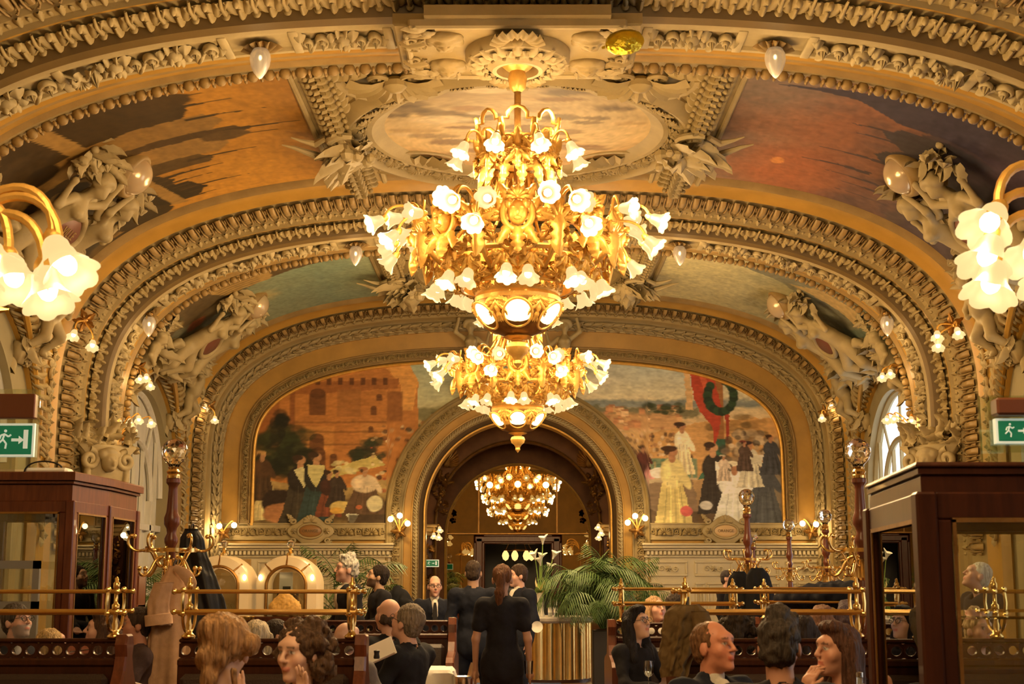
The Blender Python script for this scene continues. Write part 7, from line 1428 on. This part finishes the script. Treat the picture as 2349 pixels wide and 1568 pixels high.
def coat(name, label, D, keys, col, group=None, nf=9, amp=.3, sleeve=None, collar=None, cuff=None, seed=1, cat='coat', depth=.55, rough=.85, crum=.004):
    o = at(keys[0][0], keys[0][1], D); root = empty(name, o, label=label, cat=cat)
    if group: root['group'] = group
    m = fabric(col, rough); obj('cloth_body', MB().add(drape(o, D, keys, nf, amp, depth, seed, crum=crum)), m, root, sharp=None)
    if sleeve:
        obj('sleeve', MB().add(drape(o, D - .02, sleeve, 5, .22, .7, seed + 3, 30, 48, -.13)), m, root, sharp=None)
        x, y, h = sleeve[-1]; a = at(x, y, D) - o; w = h * D / F_PX
        if cuff: c = MB(); c.add(lathe([(1.08, -.03), (1.14, -.028), (1.14, .045), (1.08, .05), (1.02, .04)], 28), 0, TR(a.x, -.13, a.z + .03) @ RY(-.12) @ SC(w, w * .75, 1)); obj('cuff', c, fabric(tuple(min(1, q * 1.12) for q in col)), root)
    if collar:
        (x0, y0), (x1, y1), (x2, y2), r = collar; pts = [at(x, y, D - .07) - o for x, y in collar[:3]]; obj('collar', MB().add(tube(bez(pts, 14), np.interp(np.linspace(0, 1, 14), [0, .3, .8, 1], [r * .5, r, r, r * .4]), 10, True, .45)), m, root)
    obj('hanging_loop', MB().add(tube(bez([(0, 0, -.01), (.0, .02, .06), (.02, .05, .05), (.0, .07, .0)]), .006, 5)), MT['black'], root); return root
coat('camel_coat', 'long camel coat hanging from the left coat stand', 10.62, [(398, 1297, 8), (397, 1312, 18), (394, 1345, 34), (390, 1400, 44), (388, 1470, 50), (386, 1560, 56), (385, 1660, 60)], (.56, .35, .21), nf=6, amp=.30, sleeve=[(385, 1335, 22), (372, 1380, 25), (374, 1432, 27)], collar=((400, 1300), (446, 1325), (436, 1352), .045), cuff=True, seed=4)
coat('black_coat', 'shiny black coat with hood hanging on the left coat stand', 11.25, [(438, 1212, 10), (440, 1224, 26), (442, 1260, 30), (452, 1310, 40), (466, 1380, 52), (474, 1450, 58), (476, 1500, 58)], (.010, .010, .013), nf=7, amp=.34, seed=7, rough=.4)
coat('black_coat', 'black coat on the far stand, left of the hanging pair', 17.5, [(1696, 1310, 9), (1695, 1318, 22), (1692, 1360, 28), (1688, 1420, 36), (1684, 1480, 42)], (.006, .006, .008), 'black coats on the far stand', nf=5, seed=2)
coat('black_coat', 'taller black coat on the far stand, right of the hanging pair', 17.35, [(1736, 1302, 9), (1738, 1310, 24), (1742, 1350, 32), (1746, 1420, 36), (1746, 1480, 40)], (.006, .006, .008), 'black coats on the far stand', nf=5, seed=3)
coat('olive_coat', 'crumpled olive coat hanging from the right rack', 8.42, [(1578, 1386, 22), (1576, 1396, 46), (1572, 1425, 52), (1562, 1465, 46), (1552, 1510, 38), (1546, 1552, 28)], (.14, .09, .036), nf=8, amp=.5, seed=5, crum=.011, sleeve=[(1600, 1400, 20), (1606, 1440, 22), (1596, 1490, 17)])
def heap(name, label, D, px_pts, col, cat='coat', amp=.02):
    o = at(px_pts[0][0], px_pts[0][1], D); P = []
    for i, (x0, y0, x1, y1, r0, r1) in enumerate(px_pts): a = at(x0, y0, D) - o; b = at(x1, y1, D) - o; P.append(cap((a.x, -.02 * (i % 3), a.z), (b.x, -.05 * (i % 3), b.z), r0, r1))
    root = empty(name, o, label=label, cat=cat); soft_obj('cloth_body', soft(P, .013, .03, [(amp, 30, .5), (amp * .5, 16, .5, 2)]), fabric(col), root); obj('hanging_loop', MB().add(tube(bez([(0, 0, .02), (.0, .05, .1), (.03, .06, .1), (.03, .02, .02)]), .006, 5)), MT['black'], root)
heap('dark_coat', 'pile of dark coats lying on the farther right rack', 13.2, [(1800, 1375, 1880, 1365, .09, .1), (1880, 1365, 1960, 1362, .11, .12), (1960, 1365, 2000, 1375, .1, .08), (1850, 1380, 1850, 1400, .05, .05), (1930, 1385, 1940, 1410, .06, .05)], (.010, .010, .016))
heap('backpack', 'black backpack on the bearded man, behind his shoulder', 15.12, [(912, 1368, 932, 1400, .10, .11), (925, 1372, 938, 1395, .08, .09)], (.008, .008, .010), cat='bag')
def table(label, x, y, w, d, h=.77, drop=.35):
    root = empty('dining_table', (x, y, 0), label=label, cat='table', group='white-clothed tables'); obj('table_top', MB().add(box(-w / 2, w / 2, -d / 2, d / 2, h - .04, h - .012, .006)), MT['mahogany'], root, smooth=False)
    for sx in (-1, 1):
        for sy in (-1, 1): obj('leg', MB().add(box(sx * (w / 2 - .06) - .025, sx * (w / 2 - .06) + .025, sy * (d / 2 - .06) - .025, sy * (d / 2 - .06) + .025, 0, h - .04, .006)), MT['mahogany'], root, smooth=False)
    return root
def cloth(label, x, y, w, d, h=.77, drop=.35):
    n = 26; v = []
    for i in range(n * 2 + 1):
        for j in range(n * 2 + 1):
            u, t = (i - n) / n, (j - n) / n; X, Y = u * (w / 2 + drop), t * (d / 2 + drop); ex, ey = max(0, abs(X) - w / 2), max(0, abs(Y) - d / 2); z = h - math.hypot(ex, ey) if ex * ey > 0 else h - max(ex, ey)
            fx = .03 * math.sin(9 * Y / w) * min(1, ex * 8) + min(ex, .02); fy = .03 * math.sin(9 * X / w) * min(1, ey * 8) + min(ey, .02); fl = min(ex, ey) * .45
            v.append((math.copysign(min(abs(X), w / 2) + fx * (ex > 0) + fl, X), math.copysign(min(abs(Y), d / 2) + fy * (ey > 0) + fl, Y), z))
    return obj('tablecloth', MB().add((v, gridf(n * 2 + 1, n * 2 + 1))), MT['white'], M=TR(x, y, 0), label=label, cat='tablecloth', group='white tablecloths')
table('clothed table at the end of the low booth', -.86, 12.25, .6, .6, .79); cloth('white tablecloth falling beside the low booth, left of the aisle', -.86, 12.25, .6, .6, .792)
xr_ = px(1440, 10.95); table('clothed table before the woman in glasses', xr_, 10.55, .62, .5, .74); cloth('white tablecloth before the woman in glasses', xr_, 10.55, .62, .5, .742)
table('table hidden below the right foreground group', 1.5, 6.3, .24, .24, .80); cloth('white tablecloth below the right foreground group', 1.5, 6.3, .24, .24, .802)
table('table behind the left booth gallery', px(182, 13), 13.0, .6, .6, .76)
# wine glass, bottles, bucket, menu, plate
def wineglass(label, p):
    g = empty('wine_glass', p, label=label, cat='wine glass'); obj('bowl', MB().add(lathe([(.004, .085), (.02, .09), (.034, .11), (.038, .14), (.034, .175), (.03, .2), (.0285, .2), (.0325, .175), (.0365, .14), (.0325, .112), (.019, .093), (.0, .089)], 20)), MT['pane'], g); obj('stem', MB().add(lathe([(0, 0), (.032, 0), (.034, .003), (.01, .008), (.004, .02), (.0035, .08), (.006, .087)], 16)), MT['pane'], g)
wineglass('empty wine glass on the table before the woman in glasses', (px(1483, 10.6), 10.55, .742))
def bottle(label, p, mt=None):
    g = empty('bottle', p, label=label, cat='bottle'); obj('glass_body', MB().add(lathe([(0, 0), (.034, 0), (.036, .01), (.036, .17), (.03, .2), (.014, .24), (.013, .29), (.015, .30)], 18)), mt or mat('bottle_glass', (.75, .78, .74), .08, trans=.6), g); obj('cap', MB().add(lathe([(.0155, .295), (.0155, .315), (0, .317)], 14)), MT['steel'], g); obj('label_band', MB().add(lathe([(.0365, .06), (.0368, .14)], 18)), MT['paper'], g)
bottle('clear water bottle at the lower right, before the laughing woman', (px(1963, 6.3), 6.3, .802)); bottle('small water bottle behind the left gallery', (px(182, 13), 13.0, .76))
g = empty('ice_bucket', (px(1064, 11.9), 11.9, 0), label='steel ice bucket on a stand beside the waitress', cat='ice bucket'); obj('bucket', MB().add(lathe([(0, .56), (.07, .56), (.085, .70), (.092, .74), (.096, .745), (.085, .735), (.075, .6), (0, .58)], 24)), MT['steel'], g); obj('stand', MB().add(lathe([(0, 0), (.13, 0), (.13, .015), (.02, .03), (.014, .5), (.06, .555), (.0, .56)], 18)), MT['steel'], g)
mn = at(872, 1492, 9.62); obj('menu', MB().add(box(-.10, .10, -.004, .004, -.065, .065, .002)).add(box(-.09, .09, -.03, -.004, -.07, -.062, .002)), MT['paper'], M=TR(*mn) @ RY(-.42) @ RX(-.5), label='white menu card held up by the grey-haired diner', cat='menu', smooth=False)
obj('pepper_mill', MB().add(lathe([(0, 0), (.018, 0), (.02, .01), (.016, .03), (.02, .05), (0, .055)], 14)), MT['black'], M=TR(*(at(864, 1510, 9.2))), label='small black jar by the menu on the booth end', cat='jar')
pl = at(1232, 1437, 15.75); obj('plate', MB().add(lathe([(0, 0), (.04, .002), (.06, .014), (.062, .016), (.05, .01), (0, .006)], 24)), MT['white'], M=TR(*pl) @ RX(PI / 2) @ RZ(0), label='white plate held at the waitress right, by the counter', cat='plate')
obj('tumbler', MB().add(lathe([(0, 0), (.03, 0), (.036, .1), (.034, .1), (.028, .006), (0, .006)], 16)), MT['pane'], M=TR(*at(1213, 1545, 11.35)), label='small glass carried in the waitress hand', cat='glass')
for i, (x, d) in enumerate(((1262, 22.3), (1275, 22.2))): bottle(['clear bottle on the gilded counter by the lilies', 'second clear bottle on the gilded counter, nearer the palm'][i], (px(x, d), d, .982))
# grey framed panel before the left cabinet, dark sideboard beside it
g = empty('grey_frame_panel', (px(20, 10.75), 10.75, 0), label='grey framed glass panel standing before the left cabinet', cat='partition'); gm = mat('grey_paint', (.23, .22, .20), .5); xw = .23; q = MB()
for b in (box(-.6, xw, -.02, .02, 1.6, 1.66), box(-.6, xw, -.02, .02, 1.28, 1.36), box(xw - .05, xw, -.02, .02, 0, 1.66), box(-.6, -.55, -.02, .02, 0, 1.66), box(-.6, xw, -.02, .02, 0, .1)): q.add(b)
obj('frame', q, gm, g, smooth=False); obj('infill', MB().add(box(-.55, xw - .05, -.008, .008, .1, 1.28)), mat('grey_fill', (.30, .28, .25), .6), g, smooth=False); obj('pane', MB().add(box(-.55, xw - .05, -.003, .003, 1.36, 1.6)), MT['pane'], g, smooth=False)
g = empty('sideboard', (px(255, 15.2), 15.2, 0), label='dark sideboard with shelves between the left cabinet and the palm', cat='sideboard'); obj('carcass', MB().add(box(-.32, .32, -.2, .2, 0, 1.02, .01)), MT['mahogany'], g, smooth=False)
for z in (1.24, 1.56): obj('shelf', MB().add(box(-.32, .32, -.12, .2, z, z + .03, .005)), MT['mahogany_red'], g, smooth=False)
for x in (-.3, .3): obj('upright', MB().add(box(x - .02, x + .02, -.1, .2, 1.02, 1.6, .004)), MT['mahogany_red'], g, smooth=False)
obj('back', MB().add(box(-.32, .32, .18, .2, 1.02, 1.6)), MT['mahogany'], g, smooth=False)
